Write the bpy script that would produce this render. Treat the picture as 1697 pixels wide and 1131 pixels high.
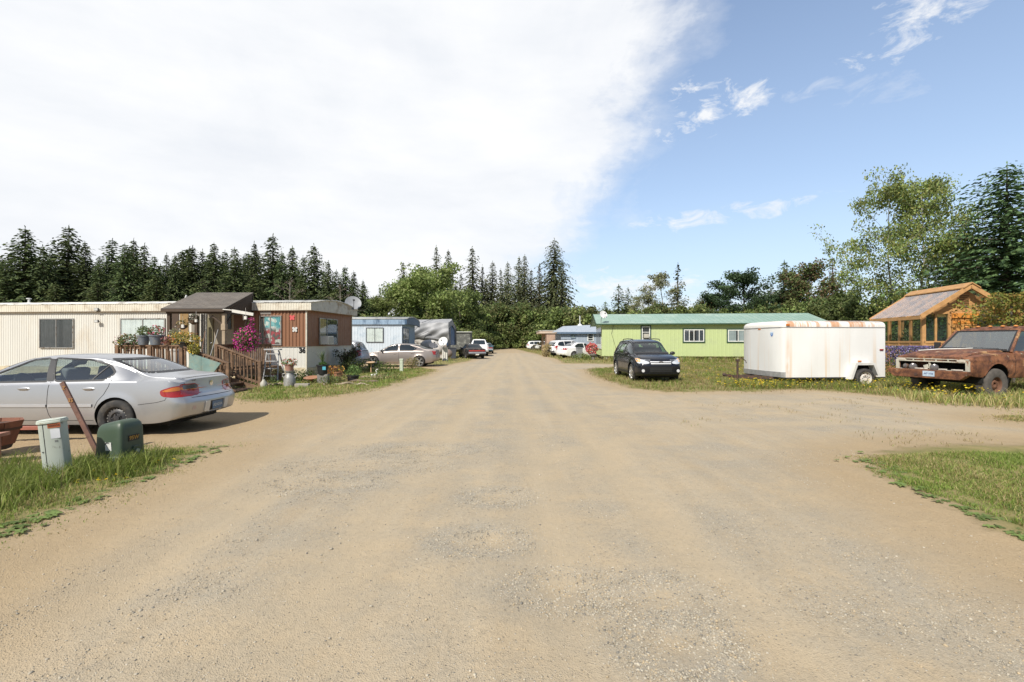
import bpy, bmesh, math, random
import numpy as np
from mathutils import Vector, Matrix, noise
from mathutils.bvhtree import BVHTree
from mathutils.geometry import delaunay_2d_cdt
R = math.radians
scene = bpy.context.scene
C = scene.collection
for o in list(bpy.data.objects): bpy.data.objects.remove(o)

# ---------------------------------------------------------------- camera
F = 754.2; CX = 848.5; CY = 565.5; EYE = 1.6          # the photograph's pixels
cam_d = bpy.data.cameras.new('camera'); cam = bpy.data.objects.new('camera', cam_d); C.objects.link(cam)
cam.location = (0, 0, EYE); cam.rotation_euler = (R(90), 0, 0)
cam_d.sensor_width = 36; cam_d.lens = 16.0; cam_d.clip_start = .1; cam_d.clip_end = 6000
scene.camera = cam
# ---------------------------------------------------------------- light
SUN = Vector((-.50, -.88, 1.0)).normalized()           # towards the sun
sl = bpy.data.lights.new('sun', 'SUN'); sl.energy = 5.0; sl.angle = R(.6); sl.color = (1, .95, .86)
so = bpy.data.objects.new('sun', sl); C.objects.link(so)
so.rotation_euler = (-SUN).to_track_quat('-Z', 'Y').to_euler()
world = bpy.data.worlds.new('World'); scene.world = world; world.use_nodes = True
wn = world.node_tree.nodes; wl = world.node_tree.links; wn.clear()
def N(nt, t, **k):
    n = nt.nodes.new(t)
    for a, b in k.items(): setattr(n, a, b)
    return n
def math_n(nt, op, a, b=None, clamp=False):
    n = nt.nodes.new('ShaderNodeMath'); n.operation = op; n.use_clamp = clamp
    for i, v in enumerate((a, b)):
        if v is None: continue
        if isinstance(v, (int, float)): n.inputs[i].default_value = v
        else: nt.links.new(v, n.inputs[i])
    return n.outputs[0]
def ramp(nt, fac, stops, interp='LINEAR'):
    n = nt.nodes.new('ShaderNodeValToRGB'); n.color_ramp.interpolation = interp
    e = n.color_ramp.elements
    while len(e) > 1: e.remove(e[-1])
    e[0].position = stops[0][0]; e[0].color = (*stops[0][1], 1) if hasattr(stops[0][1], '__len__') else (*([stops[0][1]]*3), 1)
    for p, c in stops[1:]:
        k = e.new(p); k.color = (*c, 1) if hasattr(c, '__len__') else (c, c, c, 1)
    nt.links.new(fac, n.inputs[0]); return n.outputs[0]
def mixc(nt, fac, a, b, blend='MIX'):
    n = nt.nodes.new('ShaderNodeMix'); n.data_type = 'RGBA'; n.blend_type = blend; n.clamp_factor = True
    for i, v in ((0, fac), (6, a), (7, b)):
        if isinstance(v, (int, float)): n.inputs[i].default_value = v
        elif isinstance(v, (tuple, list)): n.inputs[i].default_value = (*v[:3], 1)
        else: nt.links.new(v, n.inputs[i])
    return n.outputs[2]
nt = world.node_tree
sky = N(nt, 'ShaderNodeTexSky'); sky.sky_type = 'NISHITA'; sky.sun_disc = False
sky.sun_elevation = math.asin(SUN.z); sky.sun_rotation = math.atan2(SUN.x, SUN.y)
sky.air_density = 1.15; sky.dust_density = 1.2; sky.ozone_density = 1.6; sky.altitude = 50
tc = N(nt, 'ShaderNodeTexCoord'); d = tc.outputs['Generated']
def dot_n(vec):
    n = N(nt, 'ShaderNodeVectorMath', operation='DOT_PRODUCT'); wl.new(d, n.inputs[0]); n.inputs[1].default_value = vec; return n.outputs['Value']
def noise_w(scale, detail, stretch=(1, 1, 1), rough=.55, rot=(0, 0, 0), dist=0.):
    m = N(nt, 'ShaderNodeMapping'); m.inputs['Scale'].default_value = stretch; m.inputs['Rotation'].default_value = rot; wl.new(d, m.inputs[0])
    n = N(nt, 'ShaderNodeTexNoise'); n.inputs['Scale'].default_value = scale; n.inputs['Detail'].default_value = detail
    n.inputs['Roughness'].default_value = rough; n.inputs['Distortion'].default_value = dist; wl.new(m.outputs[0], n.inputs[0]); return n.outputs[0]
def skydir(px, py):
    return Vector(((px-CX)/F, 1, (CY-py)/F)).normalized()
n1 = noise_w(2.6, 9, (1, 1, 1.7), .6, dist=.4); n2 = noise_w(9, 8, (1, 1, 2.2), .62, dist=.3)
side = dot_n(Vector((-.57, .029, .265)).normalized())
bank = math_n(nt, 'ADD', math_n(nt, 'MULTIPLY', side, 5.0), math_n(nt, 'MULTIPLY', math_n(nt, 'SUBTRACT', n1, .5), 1.9))
bank = math_n(nt, 'ADD', bank, math_n(nt, 'MULTIPLY', math_n(nt, 'SUBTRACT', n2, .5), .9))
bank = ramp(nt, math_n(nt, 'ADD', math_n(nt, 'MULTIPLY', bank, .5), .455), [(.30, 0.), (.44, .22), (.54, .62), (.68, .94), (1., 1.)])
def wisp(px, py, rx, ry, k, rot=0):
    c = skydir(px, py); right = Vector((0, 0, 1)).cross(c).normalized(); right = -right; up = right.cross(c).normalized()
    up = up if up.z > 0 else -up
    r2 = right*math.cos(rot)+up*math.sin(rot); u2 = up*math.cos(rot)-right*math.sin(rot)
    a = math_n(nt, 'MULTIPLY', dot_n(r2), 1/rx); b = math_n(nt, 'MULTIPLY', dot_n(u2), 1/ry)
    q = math_n(nt, 'ADD', math_n(nt, 'MULTIPLY', a, a), math_n(nt, 'MULTIPLY', b, b))
    fwd = math_n(nt, 'GREATER_THAN', dot_n(c), 0.)
    m = math_n(nt, 'SUBTRACT', 1., q, True)
    m = math_n(nt, 'ADD', math_n(nt, 'MULTIPLY', m, 1.1), math_n(nt, 'MULTIPLY', math_n(nt, 'SUBTRACT', n3, .64), 5.))
    m = math_n(nt, 'MULTIPLY', math_n(nt, 'MULTIPLY', m, k, True), math_n(nt, 'MULTIPLY', math_n(nt, 'SUBTRACT', 1.2, q, True), 2., True))
    return math_n(nt, 'MULTIPLY', m, fwd)
n3 = noise_w(17, 8, (1, 1, 2.2), .66, dist=.5)
cl = bank
for w in ((1148, 180, .105, .075, 1.1, .1), (1237, 165, .055, .035, .9, .1), (1535, 22, .12, .055, .95, .2), (1190, 358, .21, .026, .75, .04),
          (1030, 478, .24, .05, .9, 0), (1345, 150, .05, .02, .3, 0), (1460, 152, .09, .03, .25, 0), (1200, 500, .3, .04, .7, 0)):
    cl = math_n(nt, 'MAXIMUM', cl, wisp(*w))
# the bank stands ahead and to the left; behind the camera, round the sun, the sky is clear
ahead = ramp(nt, math_n(nt, 'ADD', math_n(nt, 'MULTIPLY', dot_n(Vector((0, 1, -.25)).normalized()), .5), .5), [(.46, 0.), (.62, 1.)])
cl = math_n(nt, 'MULTIPLY', cl, ahead)
shade = ramp(nt, math_n(nt, 'ADD', math_n(nt, 'MULTIPLY', n1, .55), math_n(nt, 'MULTIPLY', noise_w(3.5, 6, (1, 1, 4.)), .45)), [(.30, (7.5, 7.8, 8.3)), (.48, (8.5, 8.65, 8.9)), (.66, (9.4, 9.4, 9.4))])
# pale air low over the horizon
sep = N(nt, 'ShaderNodeSeparateXYZ'); wl.new(d, sep.inputs[0])
low = ramp(nt, sep.outputs[2], [(0., .85), (.1, .62), (.3, .34), (.6, .16), (.9, .05)])
skyc = mixc(nt, ahead, mixc(nt, 1.0, sky.outputs[0], (.62, .66, .74), 'MULTIPLY'), mixc(nt, 1.0, sky.outputs[0], (1.48, 1.53, 1.62), 'MULTIPLY'))  # sky behind and overhead dimmed on purpose, to weaken the fill light
skyc = mixc(nt, math_n(nt, 'MULTIPLY', low, math_n(nt, 'ADD', math_n(nt, 'MULTIPLY', ahead, .7), .3)), skyc, (6.2, 7.4, 9.0))
skyc = mixc(nt, math_n(nt, 'MULTIPLY', cl, .97), skyc, shade)
bg = N(nt, 'ShaderNodeBackground'); bg.inputs[1].default_value = .1; wl.new(skyc, bg.inputs[0])
wo = N(nt, 'ShaderNodeOutputWorld'); wl.new(bg.outputs[0], wo.inputs[0])
scene.view_settings.view_transform = 'Standard'; scene.view_settings.look = 'None'
scene.view_settings.exposure = 0.17; scene.view_settings.gamma = 1.0
scene.render.engine = 'CYCLES'
scene.cycles.max_bounces = 8; scene.cycles.transparent_max_bounces = 16

# ---------------------------------------------------------------- helpers
def tag(o, label=None, cat=None, group=None, kind=None):
    if label: o['label'] = label
    if cat: o['category'] = cat
    if group: o['group'] = group
    if kind: o['kind'] = kind
    return o
def thing(name, label, cat, loc=(0, 0, 0), rz=0, group=None):
    o = bpy.data.objects.new(name, None); C.objects.link(o); o.empty_display_size = .2
    o.location = loc; o.rotation_euler = (0, 0, rz)
    return tag(o, label, cat, group)
def copy_tree(o, parent=None):
    c = o.copy(); C.objects.link(c)
    if parent is not None: c.parent = parent
    for ch in list(o.children): copy_tree(ch, c)
    return c
def np_mesh(name, V, T, mats, parent=None, smooth=False, mi=None, n=3):
    """V (k,3) array, T (m,n) index array"""
    me = bpy.data.meshes.new(name); V = np.asarray(V, np.float32); T = np.asarray(T, np.int32)
    me.vertices.add(len(V)); me.vertices.foreach_set('co', V.ravel())
    me.loops.add(T.size); me.loops.foreach_set('vertex_index', T.ravel())
    me.polygons.add(len(T)); me.polygons.foreach_set('loop_start', np.arange(len(T), dtype=np.int32)*n)
    me.polygons.foreach_set('loop_total', np.full(len(T), n, np.int32))
    if mi is not None: me.polygons.foreach_set('material_index', np.asarray(mi, np.int32))
    me.update(calc_edges=True); me.validate()
    for m in (mats if isinstance(mats, (list, tuple)) else [mats]): me.materials.append(m)
    if smooth: me.polygons.foreach_set('use_smooth', np.ones(len(me.polygons), bool))
    o = bpy.data.objects.new(name, me); C.objects.link(o)
    if parent is not None: o.parent = parent
    return o
class MB:
    def __init__(s): s.v = []; s.f = []; s.m = []; s.mat = 0
    def add(s, vs, fs):
        b = len(s.v); s.v += [tuple(p) for p in vs]
        for f in fs: s.f.append([i+b for i in f]); s.m.append(s.mat)
        return s
    def box(s, c, size, rot=None):
        hx, hy, hz = (q/2 for q in size); c = Vector(c)
        P = [Vector((x, y, z)) for x in (-hx, hx) for y in (-hy, hy) for z in (-hz, hz)]
        if rot is not None: P = [rot @ p for p in P]
        return s.add([p+c for p in P], [(0, 1, 3, 2), (4, 6, 7, 5), (0, 4, 5, 1), (2, 3, 7, 6), (0, 2, 6, 4), (1, 5, 7, 3)])
    def bb(s, a, b):
        return s.box([(p+q)/2 for p, q in zip(a, b)], [abs(q-p) for p, q in zip(a, b)])
    def beam(s, p0, p1, w, h, up=(0, 0, 1)):
        p0 = Vector(p0); p1 = Vector(p1); d = (p1-p0); L = d.length; d.normalize()
        u = Vector(up)
        if abs(d.dot(u)) > .98: u = Vector((1, 0, 0))
        x = d.cross(u).normalized(); z = x.cross(d).normalized()
        return s.box((p0+p1)/2, (w, L, h), Matrix((x, d, z)).transposed())
    def cyl(s, p0, p1, r0, r1=None, n=16, cap=True):
        r1 = r0 if r1 is None else r1; p0 = Vector(p0); p1 = Vector(p1); d = (p1-p0).normalized()
        a = Vector((0, 0, 1)) if abs(d.z) < .9 else Vector((1, 0, 0)); x = d.cross(a).normalized(); y = d.cross(x)
        P = []
        for p, r in ((p0, r0), (p1, r1)):
            P += [p+(x*math.cos(2*math.pi*k/n)+y*math.sin(2*math.pi*k/n))*r for k in range(n)]
        fs = [(k, (k+1) % n, n+(k+1) % n, n+k) for k in range(n)]
        if cap: fs += [tuple(range(n))[::-1], tuple(range(n, 2*n))]
        return s.add(P, fs)
    def tube(s, path, r, n=8):
        path = [Vector(p) for p in path]; rr = r if hasattr(r, '__len__') else [r]*len(path); P = []; ref = None
        for i, p in enumerate(path):
            d = (path[min(i+1, len(path)-1)]-path[max(i-1, 0)]).normalized()
            if ref is None:
                ref = d.cross(Vector((0, 0, 1)) if abs(d.z) < .9 else Vector((1, 0, 0))).normalized()
            ref = (ref-d*ref.dot(d)).normalized(); y = d.cross(ref)
            P += [p+(ref*math.cos(2*math.pi*k/n)+y*math.sin(2*math.pi*k/n))*rr[i] for k in range(n)]
        fs = []
        for i in range(len(path)-1):
            fs += [(i*n+k, i*n+(k+1) % n, (i+1)*n+(k+1) % n, (i+1)*n+k) for k in range(n)]
        m = (len(path)-1)*n
        fs += [tuple(range(n))[::-1], tuple(range(m, m+n))]
        return s.add(P, fs)
    def lathe(s, prof, c=(0, 0, 0), n=24, rot=None, cap=True):
        c = Vector(c); P = []
        for r, z in prof:
            for k in range(n):
                q = Vector((r*math.cos(2*math.pi*k/n), r*math.sin(2*math.pi*k/n), z))
                P.append((rot @ q if rot is not None else q)+c)
        fs = []
        for i in range(len(prof)-1):
            fs += [(i*n+k, i*n+(k+1) % n, (i+1)*n+(k+1) % n, (i+1)*n+k) for k in range(n)]
        if cap and prof[0][0] > 1e-5: fs.append(tuple(range(n))[::-1])
        if cap and prof[-1][0] > 1e-5: fs.append(tuple(range((len(prof)-1)*n, len(prof)*n)))
        return s.add(P, fs)
    def prism(s, pts, y0, y1, axis='y'):
        n = len(pts)
        if axis == 'y': P = [(a, y0, b) for a, b in pts]+[(a, y1, b) for a, b in pts]
        elif axis == 'x': P = [(y0, a, b) for a, b in pts]+[(y1, a, b) for a, b in pts]
        else: P = [(a, b, y0) for a, b in pts]+[(a, b, y1) for a, b in pts]
        return s.add(P, [tuple(range(n)), tuple(range(n, 2*n))[::-1]]+[(k, n+k, n+(k+1) % n, (k+1) % n) for k in range(n)])
    def ell(s, c, r, n=12, m=8):
        P = []; c = Vector(c)
        for i in range(m+1):
            t = math.pi*i/m
            for k in range(n):
                a = 2*math.pi*k/n; P.append((c.x+r[0]*math.sin(t)*math.cos(a), c.y+r[1]*math.sin(t)*math.sin(a), c.z+r[2]*math.cos(t)))
        return s.add(P, [(i*n+k, (i+1)*n+k, (i+1)*n+(k+1) % n, i*n+(k+1) % n) for i in range(m) for k in range(n)])
    def build(s, name, mats, parent=None, smooth=False, bevel=0, seg=2, loc=None, rot=None, auto=None):
        me = bpy.data.meshes.new(name)
        me.from_pydata(s.v, [], s.f)
        for m in (mats if isinstance(mats, (list, tuple)) else [mats]): me.materials.append(m)
        if isinstance(mats, (list, tuple)): me.polygons.foreach_set('material_index', s.m)
        bm = bmesh.new(); bm.from_mesh(me)
        bmesh.ops.remove_doubles(bm, verts=bm.verts, dist=1e-5)
        bmesh.ops.recalc_face_normals(bm, faces=bm.faces)
        if smooth or auto:
            ang = R(auto or 40)
            for f in bm.faces: f.smooth = True
            for e in bm.edges:
                if len(e.link_faces) == 2 and e.calc_face_angle(0) > ang: e.smooth = False
        bm.to_mesh(me); bm.free()
        o = bpy.data.objects.new(name, me); C.objects.link(o)
        if parent is not None: o.parent = parent
        if loc is not None: o.location = loc
        if rot is not None: o.rotation_euler = rot
        if bevel:
            b = o.modifiers.new('bevel', 'BEVEL'); b.width = bevel; b.segments = seg; b.limit_method = 'ANGLE'; b.angle_limit = R(35)
            for p in me.polygons: p.use_smooth = True
            try: b.harden_normals = True
            except Exception: pass
        return o
def px_ground(x, y, z=0.):
    Y = F*(EYE-z)/(y-CY); return ((x-CX)/F*Y, Y, z)
class Frame:
    """a wall's own axes: u along it, v behind it; finds where a sight line meets the plane v"""
    def __init__(s, ox, oy, rz): s.o = Vector((ox, oy)); s.u = Vector((math.cos(rz), math.sin(rz))); s.n = Vector((-math.sin(rz), math.cos(rz))); s.rz = rz
    def px(s, x, y=CY, v=0.):
        k = (x-CX)/F; d = Vector((k, 1)); t = (v+s.n.dot(s.o))/s.n.dot(d); p = d*t-s.o
        return p.dot(s.u), EYE+(CY-y)/F*t
# ---------------------------------------------------------------- materials
MATS = {}
def M(key, col, rough=.6, metal=0., var=.12, vscale=3., bump=.0, bscale=60., dirt=None, dscale=1.5, dlo=.5, dhi=.65, stretch=(1, 1, 1), coat=0., spec=.5, rand=0., trans=0.):
    if key in MATS: return MATS[key]
    m = bpy.data.materials.new(key); m.use_nodes = True; nt = m.node_tree; MATS[key] = m
    b = nt.nodes['Principled BSDF']; tc = N(nt, 'ShaderNodeTexCoord'); mp = N(nt, 'ShaderNodeMapping'); mp.inputs['Scale'].default_value = stretch
    nt.links.new(tc.outputs['Object'], mp.inputs[0])
    def nz(sc, det=5, ro=.6):
        n = N(nt, 'ShaderNodeTexNoise'); n.inputs['Scale'].default_value = sc; n.inputs['Detail'].default_value = det; n.inputs['Roughness'].default_value = ro
        nt.links.new(mp.outputs[0], n.inputs[0]); return n.outputs[0]
    c = mixc(nt, ramp(nt, nz(vscale), [(.3, 0.), (.7, 1.)]), tuple(q*(1-var) for q in col), tuple(min(1, q*(1+var)) for q in col))
    if rand:
        oi = N(nt, 'ShaderNodeObjectInfo'); h = N(nt, 'ShaderNodeHueSaturation'); nt.links.new(c, h.inputs['Color'])
        nt.links.new(math_n(nt, 'ADD', math_n(nt, 'MULTIPLY', oi.outputs['Random'], rand*2), 1-rand), h.inputs['Value']); c = h.outputs[0]
    rg = rough
    if dirt:
        f = ramp(nt, nz(dscale, 9, .68), [(dlo, 0.), (dhi, 1.)]); c = mixc(nt, f, c, dirt)
        mx = N(nt, 'ShaderNodeMix'); mx.inputs[2].default_value = rough; mx.inputs[3].default_value = max(rough, .8); nt.links.new(f, mx.inputs[0]); nt.links.new(mx.outputs[0], b.inputs['Roughness'])
    else: b.inputs['Roughness'].default_value = rough
    nt.links.new(c, b.inputs['Base Color']); b.inputs['Metallic'].default_value = metal
    b.inputs['Specular IOR Level'].default_value = spec; b.inputs['Coat Weight'].default_value = coat; b.inputs['Coat Roughness'].default_value = .06
    if trans: b.inputs['Transmission Weight'].default_value = trans
    if bump:
        bp = N(nt, 'ShaderNodeBump'); bp.inputs['Strength'].default_value = bump; bp.inputs['Distance'].default_value = .01
        nt.links.new(nz(bscale, 4), bp.inputs['Height']); nt.links.new(bp.outputs[0], b.inputs['Normal'])
    return m
def glass_mat(key, tint, refl=.12, clear=.75, rough=.02, body=(.35, .38, .38)):
    """thin pane: mostly clear, mirror-like at a slant"""
    if key in MATS: return MATS[key]
    m = bpy.data.materials.new(key); m.use_nodes = True; nt = m.node_tree; MATS[key] = m; nt.nodes.clear()
    out = N(nt, 'ShaderNodeOutputMaterial'); tr = N(nt, 'ShaderNodeBsdfTransparent'); tr.inputs[0].default_value = (*tint, 1)
    gl = N(nt, 'ShaderNodeBsdfGlossy'); gl.inputs['Roughness'].default_value = rough; gl.inputs[0].default_value = (.95, .97, 1, 1)
    df = N(nt, 'ShaderNodeBsdfDiffuse'); df.inputs[0].default_value = (*body, 1)
    m0 = N(nt, 'ShaderNodeMixShader'); m0.inputs[0].default_value = 1-clear; nt.links.new(tr.outputs[0], m0.inputs[1]); nt.links.new(df.outputs[0], m0.inputs[2])
    fr = N(nt, 'ShaderNodeLayerWeight'); fr.inputs[0].default_value = .5
    fac = math_n(nt, 'ADD', math_n(nt, 'MULTIPLY', math_n(nt, 'POWER', fr.outputs['Facing'], 3.5), .8), refl, True)
    m1 = N(nt, 'ShaderNodeMixShader'); nt.links.new(fac, m1.inputs[0]); nt.links.new(m0.outputs[0], m1.inputs[1]); nt.links.new(gl.outputs[0], m1.inputs[2])
    nt.links.new(m1.outputs[0], out.inputs[0]); return m
# ---------------------------------------------------------------- ground
rng = np.random.default_rng(7); random.seed(7)
def pg(*pts): return [px_ground(x, y)[:2] for x, y in pts]
GRASS = {
 'verge': pg((-330, 1090), (0, 906), (50, 882), (100, 858), (200, 816), (300, 776), (345, 757), (374, 741), (340, 737), (290, 744), (240, 734), (170, 742), (60, 757), (0, 763), (-400, 775)),
 'garden': pg((384, 652), (392, 668), (450, 668), (500, 664), (560, 658), (600, 652), (640, 643), (668, 634), (700, 624), (726, 614), (700, 611), (650, 614), (600, 612))+[(-8.0, 26), (-12, 24), (-12, 19.5), (-9.6, 15.5)],
 'far_left': pg((600, 602), (690, 604), (735, 607), (775, 600), (800, 590), (815, 583), (827, 577.2))+[(-3, 112), (-90, 112), (-90, 30)],
 'end': [(-900, 108), (900, 108), (900, 1500), (-900, 1500)],
 'far_right': pg((846, 577), (870, 583), (900, 590), (925, 598), (934, 603), (1040, 604))+[(60, 31), (120, 60), (120, 112), (2, 112)],
 'band': pg((968, 613), (990, 628), (1040, 645), (1100, 651), (1250, 652), (1350, 648), (1450, 657), (1550, 669), (1697, 679), (2100, 690))+[(60, 12), (70, 32), (8.5, 32)]+pg((1046, 606), (1000, 611)),
 'near_right': pg((1430, 764), (1437, 780), (1466, 800), (1510, 822), (1570, 846), (1620, 870), (1697, 905), (1900, 1000), (2500, 1100), (2600, 745), (1900, 733), (1697, 733), (1600, 737), (1500, 742), (1442, 753)),
 'tuft': pg((1640, 697), (1697, 702), (1950, 708), (1950, 690), (1697, 684), (1655, 690)),
 'wild_left': [(-900, 22), (-900, 1500), (-30, 1500), (-30, 22)], 'wild_right': [(40, 30), (900, 8), (900, 1500), (40, 1500)],
}
def sdist(x, y, poly):
    """signed distance, positive inside (numpy arrays)"""
    dmin = np.full(x.shape, 1e9); inside = np.zeros(x.shape, bool); n = len(poly)
    for i in range(n):
        ax, ay = poly[i]; bx, by = poly[(i+1) % n]; ex, ey = bx-ax, by-ay
        t = np.clip(((x-ax)*ex+(y-ay)*ey)/(ex*ex+ey*ey+1e-12), 0, 1); dmin = np.minimum(dmin, np.hypot(x-ax-t*ex, y-ay-t*ey))
        c = ((ay > y) != (by > y)) & (x < (bx-ax)*(y-ay)/(by-ay+1e-12)+ax); inside ^= c
    return np.where(inside, dmin, -dmin)
def grass_sd(x, y):
    s = np.full(x.shape, -1e9)
    for p in GRASS.values(): s = np.maximum(s, sdist(x, y, p))
    return s
def nz2(x, y, k, seed=0):
    """cheap smooth noise -1..1"""
    v = np.zeros(np.shape(x)); r = np.random.default_rng(seed)
    for i in range(7):
        a = r.uniform(0, 2*np.pi); f = k*r.uniform(.6, 1.9); v = v+np.sin((np.cos(a)*x+np.sin(a)*y)*f*2*np.pi+r.uniform(0, 6.28))
    return v/3.2
def ss(a, b, x): t = np.clip((x-a)/(b-a), 0, 1); return t*t*(3-2*t)
RUTS = [(pg((-250, 1080), (0, 985), (150, 905), (260, 845), (400, 775), (560, 700), (680, 650)), .3),
        (pg((-250, 1240), (60, 1075), (180, 985), (330, 880), (450, 800), (600, 715), (700, 655)), .3),
        ([(-1.35, -3), (-1.1, 8), (-.95, 20), (-.6, 50), (-.3, 100)], .28), ([(.35, -3), (.3, 8), (.2, 20), (.1, 50), (0, 100)], .28),
        ([(1.5, -3), (1.25, 8), (1.0, 20), (.8, 50), (.6, 100)], .25), ([(-2.9, -1), (-2.3, 8), (-1.9, 20), (-1.2, 50)], .22),
        (pg((860, 700), (1100, 672), (1400, 668), (1697, 690), (2100, 712)), .3), (pg((900, 760), (1150, 705), (1400, 700), (1697, 724), (2100, 745)), .3)]
def pdist(x, y, line):
    dmin = np.full(x.shape, 1e9)
    for (ax, ay), (bx, by) in zip(line[:-1], line[1:]):
        ex, ey = bx-ax, by-ay; t = np.clip(((x-ax)*ex+(y-ay)*ey)/(ex*ex+ey*ey), 0, 1); dmin = np.minimum(dmin, np.hypot(x-ax-t*ex, y-ay-t*ey))
    return dmin
HOLES = [(*px_ground(600, 770)[:2], .75, .35), (*px_ground(690, 745)[:2], .7, .3), (*px_ground(800, 893)[:2], .3, .2), (*px_ground(828, 822)[:2], .3, .22), (*px_ground(945, 968)[:2], .3, .2),
         (*px_ground(1085, 985)[:2], .32, .22), (*px_ground(1120, 1060)[:2], .25, .2), (*px_ground(540, 800)[:2], .5, .25)]
def height(x, y):
    x = np.asarray(x, float); y = np.asarray(y, float)
    h = -.07*ss(-4.6, -6.2, x)*ss(11.5, 9.5, y)+nz2(x, y, .11, 3)*.012+nz2(x, y, .5, 4)*.005
    near = ss(26, 14, y)
    for line, w in RUTS: h = h-.014*np.exp(-(pdist(x, y, line)/w)**2)*near
    for hx, hy, a, b in HOLES: h = h-.028*np.exp(-((x-hx)/a)**2-((y-hy)/b)**2)
    return h
def gz(x, y): return float(height(np.array([x]), np.array([y]))[0])
def axis_pts(fine0, fine1, step, ends, grow=1.09):
    a = list(np.arange(fine0, fine1+step/2, step)); s = step
    while a[-1] < ends[1]: s *= grow; a.append(a[-1]+s)
    s = step
    while a[0] > ends[0]: s *= grow; a.insert(0, a[0]-s)
    return np.array(a)
gx = axis_pts(-9, 9, .075, (-2500, 2500)); gy = axis_pts(1.6, 11, .06, (-40, 3000), 1.045)
GX, GY = np.meshgrid(gx, gy); sd = grass_sd(GX, GY)
GZ = height(GX, GY)
edge = sd+nz2(GX, GY, .55, 11)*.12+nz2(GX, GY, 2.2, 12)*.05
gm = ss(-.32, .42, edge)
GZ += np.where(GY < 40, gm*.03+gm*.012*nz2(GX, GY, 1.3, 9), gm*.02)
nzf = rng.normal(0, 1, GX.shape)*.0022*ss(12, 8, GY)
GZ += nzf
nyg, nxg = GX.shape
V = np.stack([GX, GY, GZ], -1).reshape(-1, 3)
I = np.arange(nyg*nxg).reshape(nyg, nxg); Q = np.stack([I[:-1, :-1], I[:-1, 1:], I[1:, 1:], I[1:, :-1]], -1).reshape(-1, 4)
def ground_mat():
    m = bpy.data.materials.new('dirt and turf'); m.use_nodes = True; nt = m.node_tree; b = nt.nodes['Principled BSDF']
    at = N(nt, 'ShaderNodeVertexColor'); at.layer_name = 'zones'; sp = N(nt, 'ShaderNodeSeparateColor'); nt.links.new(at.outputs[0], sp.inputs[0])
    tc = N(nt, 'ShaderNodeTexCoord')
    def nz(sc, det=5, ro=.6, st=(1, 1, 1), rz=0):
        mp = N(nt, 'ShaderNodeMapping'); mp.inputs['Scale'].default_value = st; mp.inputs['Rotation'].default_value = (0, 0, rz); nt.links.new(tc.outputs['Object'], mp.inputs[0])
        n = N(nt, 'ShaderNodeTexNoise'); n.inputs['Scale'].default_value = sc; n.inputs['Detail'].default_value = det; n.inputs['Roughness'].default_value = ro
        nt.links.new(mp.outputs[0], n.inputs[0]); return n.outputs[0]
    vor = N(nt, 'ShaderNodeTexVoronoi'); vor.inputs['Scale'].default_value = 46; nt.links.new(tc.outputs['Object'], vor.inputs['Vector'])
    vor2 = N(nt, 'ShaderNodeTexVoronoi'); vor2.inputs['Scale'].default_value = 105; nt.links.new(tc.outputs['Object'], vor2.inputs['Vector'])
    big = nz(.55, 6, .62); mid = nz(2.3, 7, .66); fine = nz(38, 5, .7); grit = nz(150, 3, .7); streak = nz(1.5, 6, .6, (2.2, .10, 1))
    sand = mixc(nt, ramp(nt, big, [(.36, 0.), (.64, 1.)]), (.46, .36, .232), (.405, .322, .214))
    sand = mixc(nt, ramp(nt, mid, [(.4, 0.), (.68, .75)]), sand, (.36, .305, .222))
    sand = mixc(nt, ramp(nt, streak, [(.42, 0.), (.66, .5)]), sand, (.475, .395, .28))
    grey = mixc(nt, ramp(nt, grit, [(.32, 0.), (.7, 1.)]), (.20, .182, .145), (.45, .405, .33))
    gf = math_n(nt, 'ADD', math_n(nt, 'MULTIPLY', ramp(nt, fine, [(.40, 0.), (.62, 1.)]), .5), 0)
    gfac = math_n(nt, 'MULTIPLY', math_n(nt, 'ADD', math_n(nt, 'MULTIPLY', gf, .9), .32), math_n(nt, 'ADD', sp.outputs[2], ramp(nt, mid, [(.36, .12), (.66, .55)])), True)
    dirt = mixc(nt, gfac, sand, grey)
    sk = nz(75, 4, .75); dirt = mixc(nt, ramp(nt, sk, [(.32, .45), (.43, 0.)]), dirt, (.17, .15, .12)); dirt = mixc(nt, ramp(nt, sk, [(.60, 0.), (.74, .4)]), dirt, (.56, .48, .36))
    dirt = mixc(nt, ramp(nt, nz(22, 5, .75), [(.36, .30), (.48, 0.)]), dirt, (.20, .175, .135))
    # single small stones
    st = ramp(nt, vor.outputs['Distance'], [(.16, 1.), (.26, 0.)])
    hv = N(nt, 'ShaderNodeSeparateColor'); nt.links.new(vor.outputs['Color'], hv.inputs[0])
    st = math_n(nt, 'MULTIPLY', st, ramp(nt, hv.outputs[0], [(.62, 0.), (.66, 1.)], 'CONSTANT'))
    dirt = mixc(nt, math_n(nt, 'MULTIPLY', st, .8), dirt, ramp(nt, hv.outputs[1], [(0., (.16, .14, .115)), (.45, (.3, .27, .22)), (.8, (.56, .52, .43)), (1., (.66, .62, .54))]))
    dirt = mixc(nt, math_n(nt, 'MULTIPLY', sp.outputs[1], .62), dirt, mixc(nt, fine, (.47, .38, .255), (.405, .322, .215)))      # packed dust in wheel tracks
    brown = mixc(nt, ramp(nt, fine, [(.3, 0.), (.7, 1.)]), (.325, .235, .13), (.41, .305, .18))
    dirt = mixc(nt, math_n(nt, 'MULTIPLY', at.outputs['Alpha'], .88), dirt, brown)
    turf = mixc(nt, ramp(nt, mid, [(.35, 0.), (.62, 1.)]), (.13, .15, .04), (.28, .23, .10))
    turf = mixc(nt, ramp(nt, fine, [(.45, 0.), (.7, .6)]), turf, (.30, .235, .12))
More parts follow.
